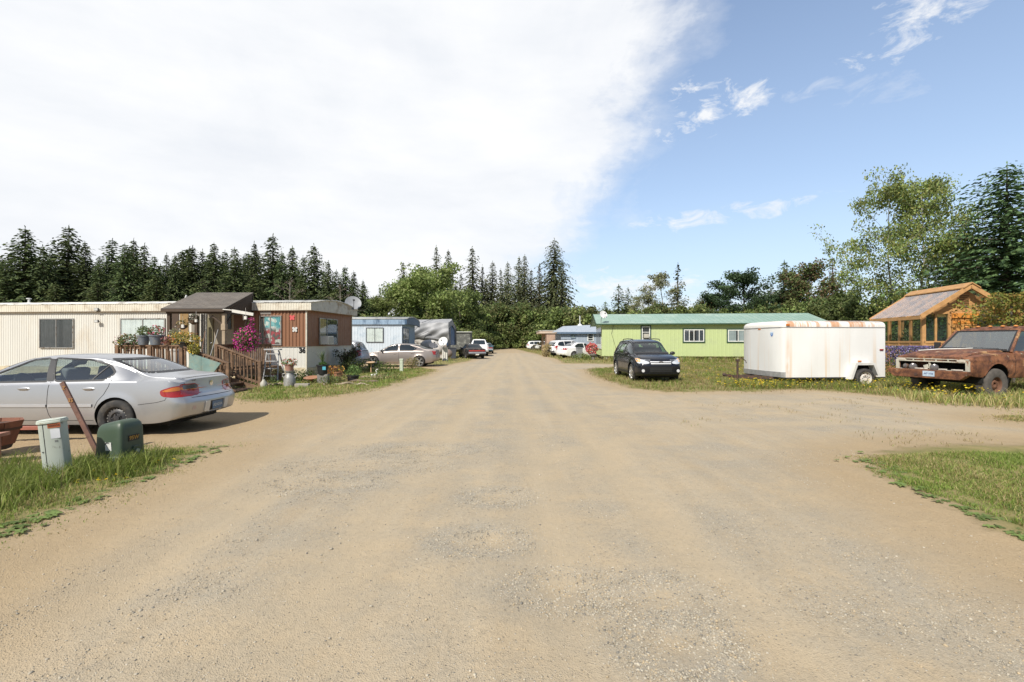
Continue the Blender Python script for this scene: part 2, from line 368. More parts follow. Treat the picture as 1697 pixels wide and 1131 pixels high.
    turf = mixc(nt, ramp(nt, sp.outputs[0], [(.55, 0.), (.98, 1.)]), mixc(nt, fine, (.24, .18, .10), (.36, .28, .17)), turf)
    f = math_n(nt, 'ADD', sp.outputs[0], math_n(nt, 'MULTIPLY', math_n(nt, 'SUBTRACT', nz(9, 6, .7), .5), .9))
    f = ramp(nt, f, [(.42, 0.), (.62, 1.)])
    nt.links.new(mixc(nt, f, dirt, turf), b.inputs['Base Color'])
    b.inputs['Roughness'].default_value = .95; b.inputs['Specular IOR Level'].default_value = .15
    h = math_n(nt, 'ADD', math_n(nt, 'MULTIPLY', fine, .55), math_n(nt, 'MULTIPLY', grit, .3)); h = math_n(nt, 'ADD', h, math_n(nt, 'MULTIPLY', st, .45))
    h = math_n(nt, 'ADD', h, math_n(nt, 'MULTIPLY', ramp(nt, vor2.outputs['Distance'], [(0., 1.), (.5, 0.)]), .3))
    h = math_n(nt, 'ADD', h, mid)
    bp = N(nt, 'ShaderNodeBump'); bp.inputs['Strength'].default_value = .8; bp.inputs['Distance'].default_value = .014
    nt.links.new(h, bp.inputs['Height']); nt.links.new(bp.outputs[0], b.inputs['Normal'])
    return m
ground = np_mesh('ground', V, Q, ground_mat(), smooth=True, n=4)
tag(ground, kind='structure')
def gravel_field(x, y):
    f = ss(0., .95, nz2(x, y, .22, 61)+.5*nz2(x, y, .7, 62))*.7
    for line, w in RUTS: f = f*(1-.75*np.exp(-(pdist(x, y, line)/(w*.8))**2))
    for hx, hy, a, b in HOLES:
        q = np.sqrt(((x-hx)/a)**2+((y-hy)/b)**2); f = np.maximum(f, 1.1*np.exp(-((q-1.15)/.55)**2)); f = f*(1-.85*np.exp(-(q/.6)**2))
    f = f*(1-.8*ss(-2.8, -5., x)); return np.clip(f, 0, 1)
trk = np.zeros(GX.shape)
for line, w in RUTS: trk = np.maximum(trk, np.exp(-(pdist(GX, GY, line)/(w*.95))**2))
trk = trk*(.75+.25*nz2(GX, GY, .3, 21))
grav = gravel_field(GX, GY)
brn = np.maximum(ss(-2.6, -5.5, GX)*ss(18, 13, GY), ss(-3.5, -5., GX)*ss(24, 27, GY)*ss(34, 31, GY))
brn = np.maximum(brn, .85*ss(1.5, .2, np.abs(sd))*ss(14, 9, GY)); brn = np.maximum(brn, .6*ss(.9, .1, np.abs(sd)))
brn = np.where(GY > 60, .5, brn)
col = np.stack([gm, np.clip(trk, 0, 1), np.clip(grav, 0, 1), np.clip(brn, 0, 1)], -1).reshape(-1, 4).astype(np.float32)
ca = ground.data.color_attributes.new('zones', 'FLOAT_COLOR', 'POINT'); ca.data.foreach_set('color', col.ravel())

def stones(n):
    ico = bmesh.new(); bmesh.ops.create_icosphere(ico, subdivisions=1, radius=1); base = np.array([v.co[:] for v in ico.verts]); F3 = np.array([[v.index for v in f.verts] for f in ico.faces]); ico.free()
    P = []; m = n*5; y = 1.9+rng.power(.5, m)*8.5; x = rng.uniform(-1.15, 1.15, m)*y; f = gravel_field(x, y); k = rng.random(m) < .06+.94*f**1.3; x = x[k][:n]; y = y[k][:n]; r = rng.lognormal(-5.62, .42, len(x)); P.append(np.stack([x, y, np.clip(r, .0018, .016)*(.8+.035*y)], -1))
    for hx, hy, a, b in HOLES:
        k = int(n*.02*(a/.3)); t = rng.uniform(0, 2*np.pi, k); q = np.abs(rng.normal(1.0, .4, k)); P.append(np.stack([hx+a*q*np.cos(t), hy+b*q*np.sin(t), rng.uniform(.003, .0085, k)], -1))
    P = np.concatenate(P); s = grass_sd(P[:, 0], P[:, 1]); P = P[s < .15]; n = len(P)
    sc = rng.uniform(.6, 1.25, (n, 1, 3))*P[:, 2][:, None, None]*np.array([1, 1, .62])
    a = rng.uniform(0, 6.28, n); ca_, sa = np.cos(a), np.sin(a)
    q = base[None]*(1+rng.uniform(-.22, .22, (n, len(base), 1)))*sc; Z = height(P[:, 0], P[:, 1])
    X = q[..., 0]*ca_[:, None]-q[..., 1]*sa[:, None]+P[:, 0][:, None]; Y = q[..., 0]*sa[:, None]+q[..., 1]*ca_[:, None]+P[:, 1][:, None]
    V = np.stack([X, Y, q[..., 2]+(Z+P[:, 2]*.15)[:, None]], -1).reshape(-1, 3)
    T = (F3[None]+np.arange(n)[:, None, None]*len(base)).reshape(-1, 3)
    mats = [M('stone a', (.36, .32, .25), .9), M('stone b', (.45, .40, .31), .9), M('stone c', (.20, .185, .155), .9), M('stone d', (.43, .34, .22), .9)]
    o = np_mesh('gravel', V, T, mats, mi=np.repeat(rng.choice(4, n, p=[.42, .3, .14, .14]), len(F3)))
    tag(o, 'loose grey and tan gravel scattered over the dirt road', kind='stuff')
stones(42000)

# ---------------------------------------------------------------- grass
def leaf_mat(key, trans=.35, rough=.6, sat=1.0):
    if key in MATS: return MATS[key]
    m = bpy.data.materials.new(key); m.use_nodes = True; nt = m.node_tree; MATS[key] = m; nt.nodes.clear()
    at = N(nt, 'ShaderNodeVertexColor'); at.layer_name = 'tint'; oi = N(nt, 'ShaderNodeObjectInfo')
    h = N(nt, 'ShaderNodeHueSaturation'); nt.links.new(at.outputs[0], h.inputs['Color']); h.inputs['Saturation'].default_value = sat
    nt.links.new(math_n(nt, 'ADD', math_n(nt, 'MULTIPLY', oi.outputs['Random'], .45), .8), h.inputs['Value'])
    nt.links.new(math_n(nt, 'ADD', math_n(nt, 'MULTIPLY', oi.outputs['Random'], .02), .49), h.inputs['Hue'])
    p = N(nt, 'ShaderNodeBsdfPrincipled'); p.inputs['Roughness'].default_value = rough; p.inputs['Specular IOR Level'].default_value = .3
    t = N(nt, 'ShaderNodeBsdfTranslucent'); mx = N(nt, 'ShaderNodeMixShader'); mx.inputs[0].default_value = trans
    o = N(nt, 'ShaderNodeOutputMaterial'); nt.links.new(h.outputs[0], p.inputs['Base Color']); nt.links.new(h.outputs[0], t.inputs[0])
    nt.links.new(p.outputs[0], mx.inputs[1]); nt.links.new(t.outputs[0], mx.inputs[2]); nt.links.new(mx.outputs[0], o.inputs[0]); return m
def set_tint(o, cols):
    c = np.concatenate([np.asarray(cols, np.float32), np.ones((len(cols), 1), np.float32)], 1)
    a = o.data.color_attributes.new('tint', 'FLOAT_COLOR', 'POINT'); a.data.foreach_set('color', c.ravel())
def blades(name, P, H, W, lean, cols, label, parent=None, kind='stuff'):
    n = len(P); a = rng.uniform(0, 2*np.pi, n); dx = np.stack([np.cos(a), np.sin(a), np.zeros(n)], -1); b = rng.uniform(0, 2*np.pi, n)
    ld = np.stack([np.cos(b), np.sin(b), np.zeros(n)], -1)*(lean*H)[:, None]; up = np.array([0, 0, 1.])
    w = W[:, None]*dx
    p0 = P-w; p1 = P+w; mid = P+ld*.35+up*(H*.58)[:, None]; p2 = mid-w*.75; p3 = mid+w*.75; p4 = P+ld+up*(H*np.sqrt(np.clip(1-lean**2*.6, .2, 1)))[:, None]
    V = np.stack([p0, p1, p2, p3, p4], 1).reshape(-1, 3); B = np.arange(n)[:, None]*5
    T = np.concatenate([B+np.array([0, 1, 3]), B+np.array([0, 3, 2]), B+np.array([2, 3, 4])], 1).reshape(-1, 3)
    o = np_mesh(name, V, T, leaf_mat('grass blade', .4), parent)
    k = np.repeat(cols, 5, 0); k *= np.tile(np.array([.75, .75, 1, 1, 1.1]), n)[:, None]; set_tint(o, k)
    if label: tag(o, label, kind=kind)
    return o
GREEN = np.array([(.18, .265, .045), (.25, .33, .065), (.32, .37, .10), (.19, .235, .06)]); STRAW = np.array([(.42, .33, .15), (.50, .41, .21), (.34, .28, .11)])
def grass_zone(name, poly, box, n, h, w, straw, label, pad=.38, wob=1., hvar=.5):
    x = rng.uniform(box[0], box[1], n*3); y = rng.uniform(box[2], box[3], n*3)
    s = sdist(x, y, GRASS[poly])+nz2(x, y, .55, 11)*.12+nz2(x, y, 2.2, 12)*.05
    dens = np.clip(.55+.45*nz2(x, y, .8, 31)+.25*nz2(x, y, 2.7, 32), .06, 1)*ss(-pad, pad*1.5, s)
    k = (rng.uniform(0, 1, n*3) < dens) & (x/y > -1.3) & (x/y < 1.3); x = x[k][:n]; y = y[k][:n]; s = s[k][:n]; m = len(x)
    z = height(x, y)+.02*ss(-.1, .2, s)
    hh = h*rng.uniform(1-hvar, 1+hvar, m)*(1+.35*nz2(x, y, .9, 33))*(.45+.55*ss(0, .5, s)); hh = np.clip(hh, .02, h*3)
    st = rng.uniform(0, 1, m) < np.clip(straw+.35*nz2(x, y, .45, 35)+.4*ss(.35, 0, s), .03, .95)
    c = np.where(st[:, None], STRAW[rng.integers(0, 3, m)], GREEN[rng.integers(0, 4, m)])*rng.uniform(.7, 1.25, (m, 1))
    return blades(name, np.stack([x, y, z], -1), hh, w*rng.uniform(.6, 1.4, m), rng.uniform(.15, .95, m), c, label)
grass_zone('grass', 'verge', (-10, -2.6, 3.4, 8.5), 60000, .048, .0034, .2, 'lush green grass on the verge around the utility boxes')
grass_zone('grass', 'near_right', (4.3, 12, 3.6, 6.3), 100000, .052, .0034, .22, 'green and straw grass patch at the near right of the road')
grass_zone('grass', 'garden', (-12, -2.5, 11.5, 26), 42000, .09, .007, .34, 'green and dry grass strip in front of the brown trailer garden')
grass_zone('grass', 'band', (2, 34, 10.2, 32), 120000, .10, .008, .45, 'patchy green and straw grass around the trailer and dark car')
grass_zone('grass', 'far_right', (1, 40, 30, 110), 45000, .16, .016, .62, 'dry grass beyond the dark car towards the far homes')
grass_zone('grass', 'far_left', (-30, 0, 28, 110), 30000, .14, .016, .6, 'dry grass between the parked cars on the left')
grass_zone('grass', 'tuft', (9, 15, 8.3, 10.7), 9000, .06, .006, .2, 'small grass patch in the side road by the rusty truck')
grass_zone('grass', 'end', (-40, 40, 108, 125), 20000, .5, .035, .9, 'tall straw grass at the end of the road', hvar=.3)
# long tufts round the pedestals, the trailer and the truck
def tufts(name, spots, per, h, w, straw, label, spread=.12):
    P = []; 
    for x, y in spots:
        k = rng.normal(0, spread, (per, 2)); q = np.stack([x+k[:, 0], y+k[:, 1]], -1); P.append(q)
    P = np.concatenate(P); m = len(P); st = rng.uniform(0, 1, m) < straw
    c = np.where(st[:, None], STRAW[rng.integers(0, 3, m)], GREEN[rng.integers(0, 4, m)])*rng.uniform(.7, 1.3, (m, 1))
    return blades(name, np.concatenate([P, height(P[:, 0], P[:, 1])[:, None]+.01], 1), h*rng.uniform(.5, 1.4, m), w*rng.uniform(.7, 1.3, m), rng.uniform(.2, 1.0, m), c, label)
tufts('grass_tuft', [(x, y) for x, y in zip(rng.uniform(-6.8, -4.6, 40), rng.uniform(4.7, 6.0, 40))] +
      [px_ground(a, b)[:2] for a, b in ((70, 790), (95, 800), (125, 795), (150, 780), (165, 785), (20, 800), (40, 830), (60, 815), (250, 768), (228, 780), (190, 795), (10, 770), (0, 850))], 95, .21, .0042, .03,
      'long green grass tufts around the two utility boxes')
tufts('grass_tuft', [(rng.uniform(10.5, 15.5), rng.uniform(10.9, 12.3)) for _ in range(45)]+[(rng.uniform(11, 16), rng.uniform(12.4, 16.)) for _ in range(50)], 60, .28, .006, .55, 'long green and straw grass around the rusty truck', .22)
tufts('grass_tuft', [(rng.uniform(7.6, 13.2), rng.uniform(14.8, 16.3)) for _ in range(90)]+[(rng.uniform(13, 17), rng.uniform(15, 18.)) for _ in range(60)], 60, .26, .006, .25, 'long grass growing under the white cargo trailer', .22)
tufts('grass_tuft', [(rng.uniform(7.5, 27), rng.uniform(33, 36.5)) for _ in range(90)], 50, .4, .014, .45, 'tall weeds along the foot of the green home', .3)
tufts('grass_tuft', [px_ground(a, b)[:2] for a, b in zip(rng.uniform(1120, 1520, 38), rng.uniform(662, 704, 38))]+[px_ground(a, b)[:2] for a, b in zip(rng.uniform(1430, 1640, 22), rng.uniform(712, 742, 22))]+[(-6.9+.9*k/10+rng.normal(0, .3), 6.5+rng.normal(0, .25)) for k in range(14)], 12, .045, .004, .85, 'thin dry weeds scattered over the side road', .10)
# flat leaves of weeds (dandelion, plantain) at the verge edges
def weeds(name, spots, label):
    V = []; T = []; cols = []
    for x, y, r in spots:
        z = gz(x, y)+.02; k = rng.integers(5, 9); a0 = rng.uniform(0, 6.28); c = np.array([.2, .28, .08])*rng.uniform(.7, 1.3)
        for i in range(k):
            a = a0+i*6.28/k+rng.uniform(-.2, .2); L = r*rng.uniform(.7, 1.2); d = np.array([math.cos(a), math.sin(a)]); s = np.array([-d[1], d[0]])*L*.24; b = len(V)
            pts = [(0, 0, .3), (.35, -1, .75), (.35, 1, .75), (.75, -.9, .9), (.75, .9, .9), (1., 0, .45)]
            for t, q, zz in pts: V.append((x+d[0]*L*t+s[0]*q, y+d[1]*L*t+s[1]*q, z+L*.35*zz*rng.uniform(.7, 1.1)))
            T += [(b, b+1, b+2), (b+1, b+3, b+2), (b+2, b+3, b+4), (b+3, b+5, b+4)]; cols += [c]*6
    o = np_mesh(name, V, T, leaf_mat('grass blade'), None); set_tint(o, cols); tag(o, label, kind='stuff')
sp_ = []
ed = GRASS['verge'][1:8]
for i in range(130):
    k = rng.integers(0, len(ed)-1); t = rng.uniform(); x = ed[k][0]*(1-t)+ed[k+1][0]*t-abs(rng.normal(0, .25)); y = ed[k][1]*(1-t)+ed[k+1][1]*t+rng.normal(.05, .1); sp_.append((x, y, rng.uniform(.025, .06)))
ed = GRASS['near_right'][0:7]
for i in range(160):
    k = rng.integers(0, len(ed)-1); t = rng.uniform(); x = ed[k][0]*(1-t)+ed[k+1][0]*t+abs(rng.normal(0, .5)); y = ed[k][1]*(1-t)+ed[k+1][1]*t+rng.normal(.1, .2); sp_.append((x, y, rng.uniform(.025, .06)))
weeds('weeds', sp_, 'flat leafy weeds along the edges of the near grass')
# yellow wildflowers
def flowers(name, P, r, cols, label):
    """little domed flower heads on stalks"""
    P = np.asarray(P); n = len(P); V = []; T = []; CC = []
    for i in range(n):
        x, y, z = P[i]; b = len(V); q = r*rng.uniform(.7, 1.3); t = rng.uniform(-.5, .5); u = rng.uniform(-.5, .5)
        V += [(x, y, z+q*.5)]+[(x+q*math.cos(k*1.256), y+q*math.sin(k*1.256), z+q*(t*math.cos(k*1.256)+u*math.sin(k*1.256))) for k in range(5)]
        T += [(b, b+1+k, b+1+(k+1) % 5) for k in range(5)]; CC += [np.array(cols[rng.integers(len(cols))])*rng.uniform(.8, 1.15)]*6
    o = np_mesh(name, V, T, leaf_mat('petal', .3)); set_tint(o, CC); tag(o, label, kind='stuff'); return o
fp = []
for i in range(330):
    x = rng.uniform(7.6, 14.5); y = rng.uniform(14.6, 16.0)+(.0 if x < 10 else 0); fp.append((x, y, gz(x, y)+rng.uniform(.12, .34)))
for i in range(160):
    x = rng.uniform(7, 9.5); y = rng.uniform(14.6, 15.8); fp.append((x, y, gz(x, y)+rng.uniform(.1, .3)))
for i in range(130):
    x = rng.uniform(10.5, 13); y = rng.uniform(11.5, 13.6); fp.append((x, y, gz(x, y)+rng.uniform(.15, .42)))
for i in range(340):
    x = rng.uniform(6.5, 16); y = rng.uniform(16, 29); fp.append((x, y, gz(x, y)+rng.uniform(.1, .22)))
for i in range(40):
    x = rng.uniform(-5.4, -4.4); y = rng.uniform(5, 6.0); fp.append((x, y, gz(x, y)+rng.uniform(.03, .08)))
flowers('wildflowers', fp, .024, [(.75, .6, .02), (.8, .68, .05), (.7, .5, .02)], 'yellow wildflowers scattered in the grass by the white trailer')
# ---------------------------------------------------------------- vehicle kit
def pchip(pts):
    xs = np.array([p[0] for p in pts], float); ys = np.array([p[1] for p in pts], float)
    o = np.argsort(xs); xs, ys = xs[o], ys[o]; h = np.diff(xs); dl = np.diff(ys)/h; m = np.zeros(len(xs))
    if len(xs) > 2:
        for i in range(1, len(xs)-1):
            if dl[i-1]*dl[i] > 0:
                w1 = 2*h[i]+h[i-1]; w2 = h[i]+2*h[i-1]; m[i] = (w1+w2)/(w1/dl[i-1]+w2/dl[i])
    m[0] = dl[0]; m[-1] = dl[-1]
    def f(x):
        x = np.clip(x, xs[0], xs[-1]); i = np.clip(np.searchsorted(xs, x)-1, 0, len(h)-1); t = (x-xs[i])/h[i]
        return ys[i]*(1+2*t)*(1-t)**2+h[i]*m[i]*t*(1-t)**2+ys[i+1]*t*t*(3-2*t)+h[i]*m[i+1]*t*t*(t-1)
    return f
def in_poly(x, y, poly):
    return sdist(np.asarray(x, float), np.asarray(y, float), poly) > 0
def near_on_poly(x, y, poly):
    best = None
    for i in range(len(poly)):
        ax, ay = poly[i]; bx, by = poly[(i+1) % len(poly)]; ex, ey = bx-ax, by-ay
        t = max(0, min(1, ((x-ax)*ex+(y-ay)*ey)/(ex*ex+ey*ey+1e-12))); px, py = ax+t*ex, ay+t*ey; dd = (x-px)**2+(y-py)**2
        if best is None or dd < best[0]: best = (dd, px, py)
    return best[1], best[2]
def smooth_poly(poly, r=.05, k=5):
    out = []; n = len(poly)
    for i in range(n):
        p = Vector(poly[i]); a = Vector(poly[i-1])-p; b = Vector(poly[(i+1) % n])-p; q = min(r, a.length*.45, b.length*.45); p0 = p+a.normalized()*q; p1 = p+b.normalized()*q
        for j in range(k+1): t = j/k; out.append(tuple(p0*(1-t)**2+p*2*t*(1-t)+p1*t*t))
    return out
def circ(cx, cz, r, n=28, a0=0, a1=360): return [(cx+r*math.cos(R(a0+(a1-a0)*i/n)), cz+r*math.sin(R(a0+(a1-a0)*i/n))) for i in range(n)]
VIEW = {'L': (Vector((0, -1, 0)), lambda a, b: Vector((a, 9, b))), 'R': (Vector((0, 1, 0)), lambda a, b: Vector((a, -9, b))),
        'F': (Vector((-1, 0, 0)), lambda a, b: Vector((9, a, b))), 'B': (Vector((1, 0, 0)), lambda a, b: Vector((-9, a, b))), 'T': (Vector((0, 0, -1)), lambda a, b: Vector((a, b, 9)))}
class Car:
    def __init__(s, sp):
        s.sp = sp; L2 = sp['L']/2; fz = {k: pchip(sp[k]) for k in ('zb', 'zs', 'zt', 'w', 'wr')}; res = sp.get('res', .04)
        n = int(sp['L']/res); xs = np.linspace(-L2, L2, n+1)
        e = .04; xs = np.unique(np.concatenate([xs, [-L2+.01, -L2+.02, L2-.01, L2-.02]]))
        ws = sp['wheels']; wz = sp['wr_']; rows = []
        na, nb, nc = int(.9/res), max(4, int(.55/res)), int(.8/res)
        for x in xs:
            zb, zs, zt, w, wr = (float(fz[k](x)) for k in ('zb', 'zs', 'zt', 'w', 'wr')); pts = []
            for i in range(5): pts.append((w*.93*i/5, zb))
            for i in range(na+1):
                t = i/na; z = zb+(zs-zb)*t; tb = sp.get('tb', .05)
                y = w*(1-.07*(1-t)**4-tb*t**2.5)
                if 'crease' in sp:
                    cz, cd = sp['crease']; y += cd*math.exp(-((z-cz)/.035)**2)
                for xw in ws:
                    q = math.hypot(x-xw, z-wz); y += sp.get('flare', .015)*math.exp(-((q-wz*1.15)/.07)**2)
                pts.append((y, z))
            ys = pts[-1][0]; h = zt-zs; fl = sp.get('edge', .25)
            green = h > .22
            k = ss(.12, .3, h); ze = zs+h*(k*(1-min(.5, .10/max(h, .05)))+(1-k)*.35); ye = wr
            y0 = ys-.004*k; 
            for i in range(1, nb+1):
                t = i/nb; y = y0+(ye-y0)*t; z = zs+(ze-zs)*t
                y += k*.018*math.sin(math.pi*t); pts.append((y, z))
            for i in range(1, nc+1):
                a = math.pi/2*i/nc; pw = sp.get('roofp', .62)
                pts.append((ye*math.cos(a)**.8 if i < nc else 0, ze+(zt-ze)*math.sin(a)**pw))
            rows.append([(x, y, z) for y, z in pts])
        Rr = np.array(rows); nr = Rr.shape[1]; lo = []
        capn = 9
        def cap(row, rev):
            out = []
            for j in range(1, capn+1): q = row.copy(); q[:, 1] *= 1-j/capn; out.append(q)
            return out[::-1] if rev else out
        Rr = np.concatenate([np.array(cap(Rr[0], True)), Rr, np.array(cap(Rr[-1], False))])
        Wm = sp['W']/2
        for sg, key in ((1, 'nose'), (-1, 'tail')):
            ln = pchip(sp[key]['lean']); c = sp[key].get('curve', .12); reach = sp[key].get('reach', .6)
            X = Rr[..., 0]; wt = np.clip((X*sg-(L2-reach))/reach, 0, 1)**1.3
            Rr[..., 0] = X+sg*wt*(ln(Rr[..., 2])-c*(np.abs(Rr[..., 1])/Wm)**2.6)
        nx = len(Rr); s.shape = (nx, nr)
        full = np.concatenate([Rr, Rr[:, :-1][:, ::-1]*np.array([1, -1, 1])], 1); m = full.shape[1]; s.V = full.reshape(-1, 3)
        I = np.arange(nx*m).reshape(nx, m); F4 = np.stack([I[:-1, :-1], I[1:, :-1], I[1:, 1:], I[:-1, 1:]], -1).reshape(-1, 4)
        s.F = F4; s.bvh = BVHTree.FromPolygons([tuple(v) for v in s.V], [tuple(f) for f in F4]); s.m = m
        ng = np.arange(m); s.greenrow = None
    def cut(s, polys, tol=.05):
        """open holes: list of (view, polygon) ; snaps the rim to the polygon"""
        V = s.V; Fc = s.F; cen = V[Fc].mean(1); nrm = np.cross(V[Fc[:, 1]]-V[Fc[:, 0]], V[Fc[:, 3]]-V[Fc[:, 0]]); nrm /= np.linalg.norm(nrm, axis=1, keepdims=True)+1e-9
        keep = np.ones(len(Fc), bool); dead = []
        for view, poly, *zr in polys:
            if view == 'S': a, b = cen[:, 0], cen[:, 2]; ok = np.abs(cen[:, 1]) > s.sp['W']*.27
            elif view == 'F': a, b = cen[:, 1], cen[:, 2]; ok = (cen[:, 0] > zr[0]) & (cen[:, 0] < zr[1])
            elif view == 'B': a, b = cen[:, 1], cen[:, 2]; ok = (cen[:, 0] < zr[0]) & (cen[:, 0] > zr[1])
            h = ok.copy(); h[ok] = in_poly(a[ok], b[ok], poly); keep &= ~h; dead.append((view, poly, h))
        s.Fk = Fc[keep]; used = np.zeros(len(V), int); np.add.at(used, s.Fk.ravel(), 1); V2 = V.copy()
        for view, poly, h in dead:
            vs = np.unique(Fc[h].ravel()); vs = vs[used[vs] > 0]
            for i in vs:
                x, y, z = V2[i]
                if view == 'S': a, b = near_on_poly(x, z, poly); V2[i] = (a, y, b) if abs(a-x)+abs(b-z) < tol*2 else V2[i]
                else: a, b = near_on_poly(y, z, poly); V2[i] = (x, a, b) if abs(a-y)+abs(b-z) < tol*2 else V2[i]
        s.Vk = V2
    def body(s, mat, parent, name='body'):
        if not hasattr(s, 'Fk'): s.Fk = s.F; s.Vk = s.V
        bm = bmesh.new(); vs = [bm.verts.new(v) for v in s.Vk]
        for f in s.Fk:
            q = [];
            for i in f:
                if not q or q[-1] != i: q.append(i)
            try: bm.faces.new([vs[i] for i in q])
            except ValueError: pass
        bmesh.ops.delete(bm, geom=[v for v in bm.verts if not v.link_faces], context='VERTS')
        bmesh.ops.remove_doubles(bm, verts=bm.verts, dist=1e-4); bmesh.ops.dissolve_degenerate(bm, edges=bm.edges, dist=1e-4)
        for f in bm.faces: f.smooth = True
        for e in bm.edges:
            if len(e.link_faces) == 2 and e.calc_face_angle(0) > R(60): e.smooth = False
        me = bpy.data.meshes.new(name); bm.to_mesh(me); bm.free(); me.materials.append(mat)
        o = bpy.data.objects.new(name, me); C.objects.link(o); o.parent = parent; return o
    def hit(s, view, a, b):
        d, of = VIEW[view]; r = s.bvh.ray_cast(of(a, b), d); return r[0], r[1]
    def patch(s, polys, off=.006, res=.05, thick=.02):
        """[(view, poly)] projected on the body as one thin shell"""
        mb = MB()
        for view, poly in polys:
            poly = list(poly); dense = []
            for i in range(len(poly)):
                a = Vector(poly[i]); b = Vector(poly[(i+1) % len(poly)]); k = max(1, int((b-a).length/res))
                dense += [a.lerp(b, j/k) for j in range(k)]
            xs = [p[0] for p in dense]; ys = [p[1] for p in dense]; inner = []
            gxx = np.arange(min(xs), max(xs), res); gyy = np.arange(min(ys), max(ys), res); A, B = np.meshgrid(gxx, gyy)
            sdv = sdist(A.ravel(), B.ravel(), [tuple(p) for p in dense]); inner = [Vector(p) for p, q in zip(zip(A.ravel(), B.ravel()), sdv) if q > res*.35]
            pts = dense+inner; n = len(dense)
            r = delaunay_2d_cdt(pts, [(i, (i+1) % n) for i in range(n)], [list(range(n))], 1, 1e-5)
            P = []; ok = []
            for q in r[0]:
                loc, nr = s.hit(view, q[0], q[1])
                if loc is None: P.append(None); continue
                d = VIEW[view][0]; 
                if nr.dot(d) > 0: nr = -nr
                P.append((loc+nr*off, nr))
            fs = [f for f in r[2] if all(P[i] is not None for i in f)]
            if not fs: continue
            use = sorted({i for f in fs for i in f}); mp = {k: i for i, k in enumerate(use)}; nn = len(use)
            top = [P[k][0] for k in use]; bot = [P[k][0]-P[k][1]*thick for k in use]
            ec = {}
            for f in fs:
                for i in range(len(f)): e = (f[i], f[(i+1) % len(f)]); ec[tuple(sorted(e))] = ec.get(tuple(sorted(e)), 0)+1
            F_ = [tuple(mp[i] for i in f) for f in fs]
            F_ += [(mp[a], mp[b], mp[b]+nn, mp[a]+nn) for (a, b), c in ec.items() if c == 1]
            mb.add(top+bot, F_)
        return mb
    def strip(s, view, line, width, closed=False, off=.004, thick=.01, dens=.04, mb=None, side=0):
        mb = mb or MB(); pts = [Vector(p) for p in line]; n = len(pts); D = []
        for i in range(n if closed else n-1):
            a, b = pts[i], pts[(i+1) % n]; k = max(1, int((b-a).length/dens)); D += [a.lerp(b, j/k) for j in range(k)]
        if not closed: D.append(pts[-1])
        n = len(D); rows = []
        for i in range(n):
            a = D[i-1] if (closed or i > 0) else D[i]; b = D[(i+1) % n] if (closed or i < n-1) else D[i]; t = (b-a).normalized(); nn = Vector((-t[1], t[0]))
            row = []
            for q in (-.5+side*.5, .5+side*.5):
                p = D[i]+nn*width*q; loc, nr = s.hit(view, p[0], p[1])
                if loc is None: row = None; break
                if nr.dot(VIEW[view][0]) > 0: nr = -nr
                row += [loc+nr*off, loc-nr*thick]
            rows.append(row)
        for i in range(n if closed else n-1):
            a, b = rows[i], rows[(i+1) % n]
            if a is None or b is None: continue
            mb.add([a[1], a[0], a[2], a[3], b[1], b[0], b[2], b[3]], [(0, 1, 5, 4), (1, 2, 6, 5), (2, 3, 7, 6)])
        return mb
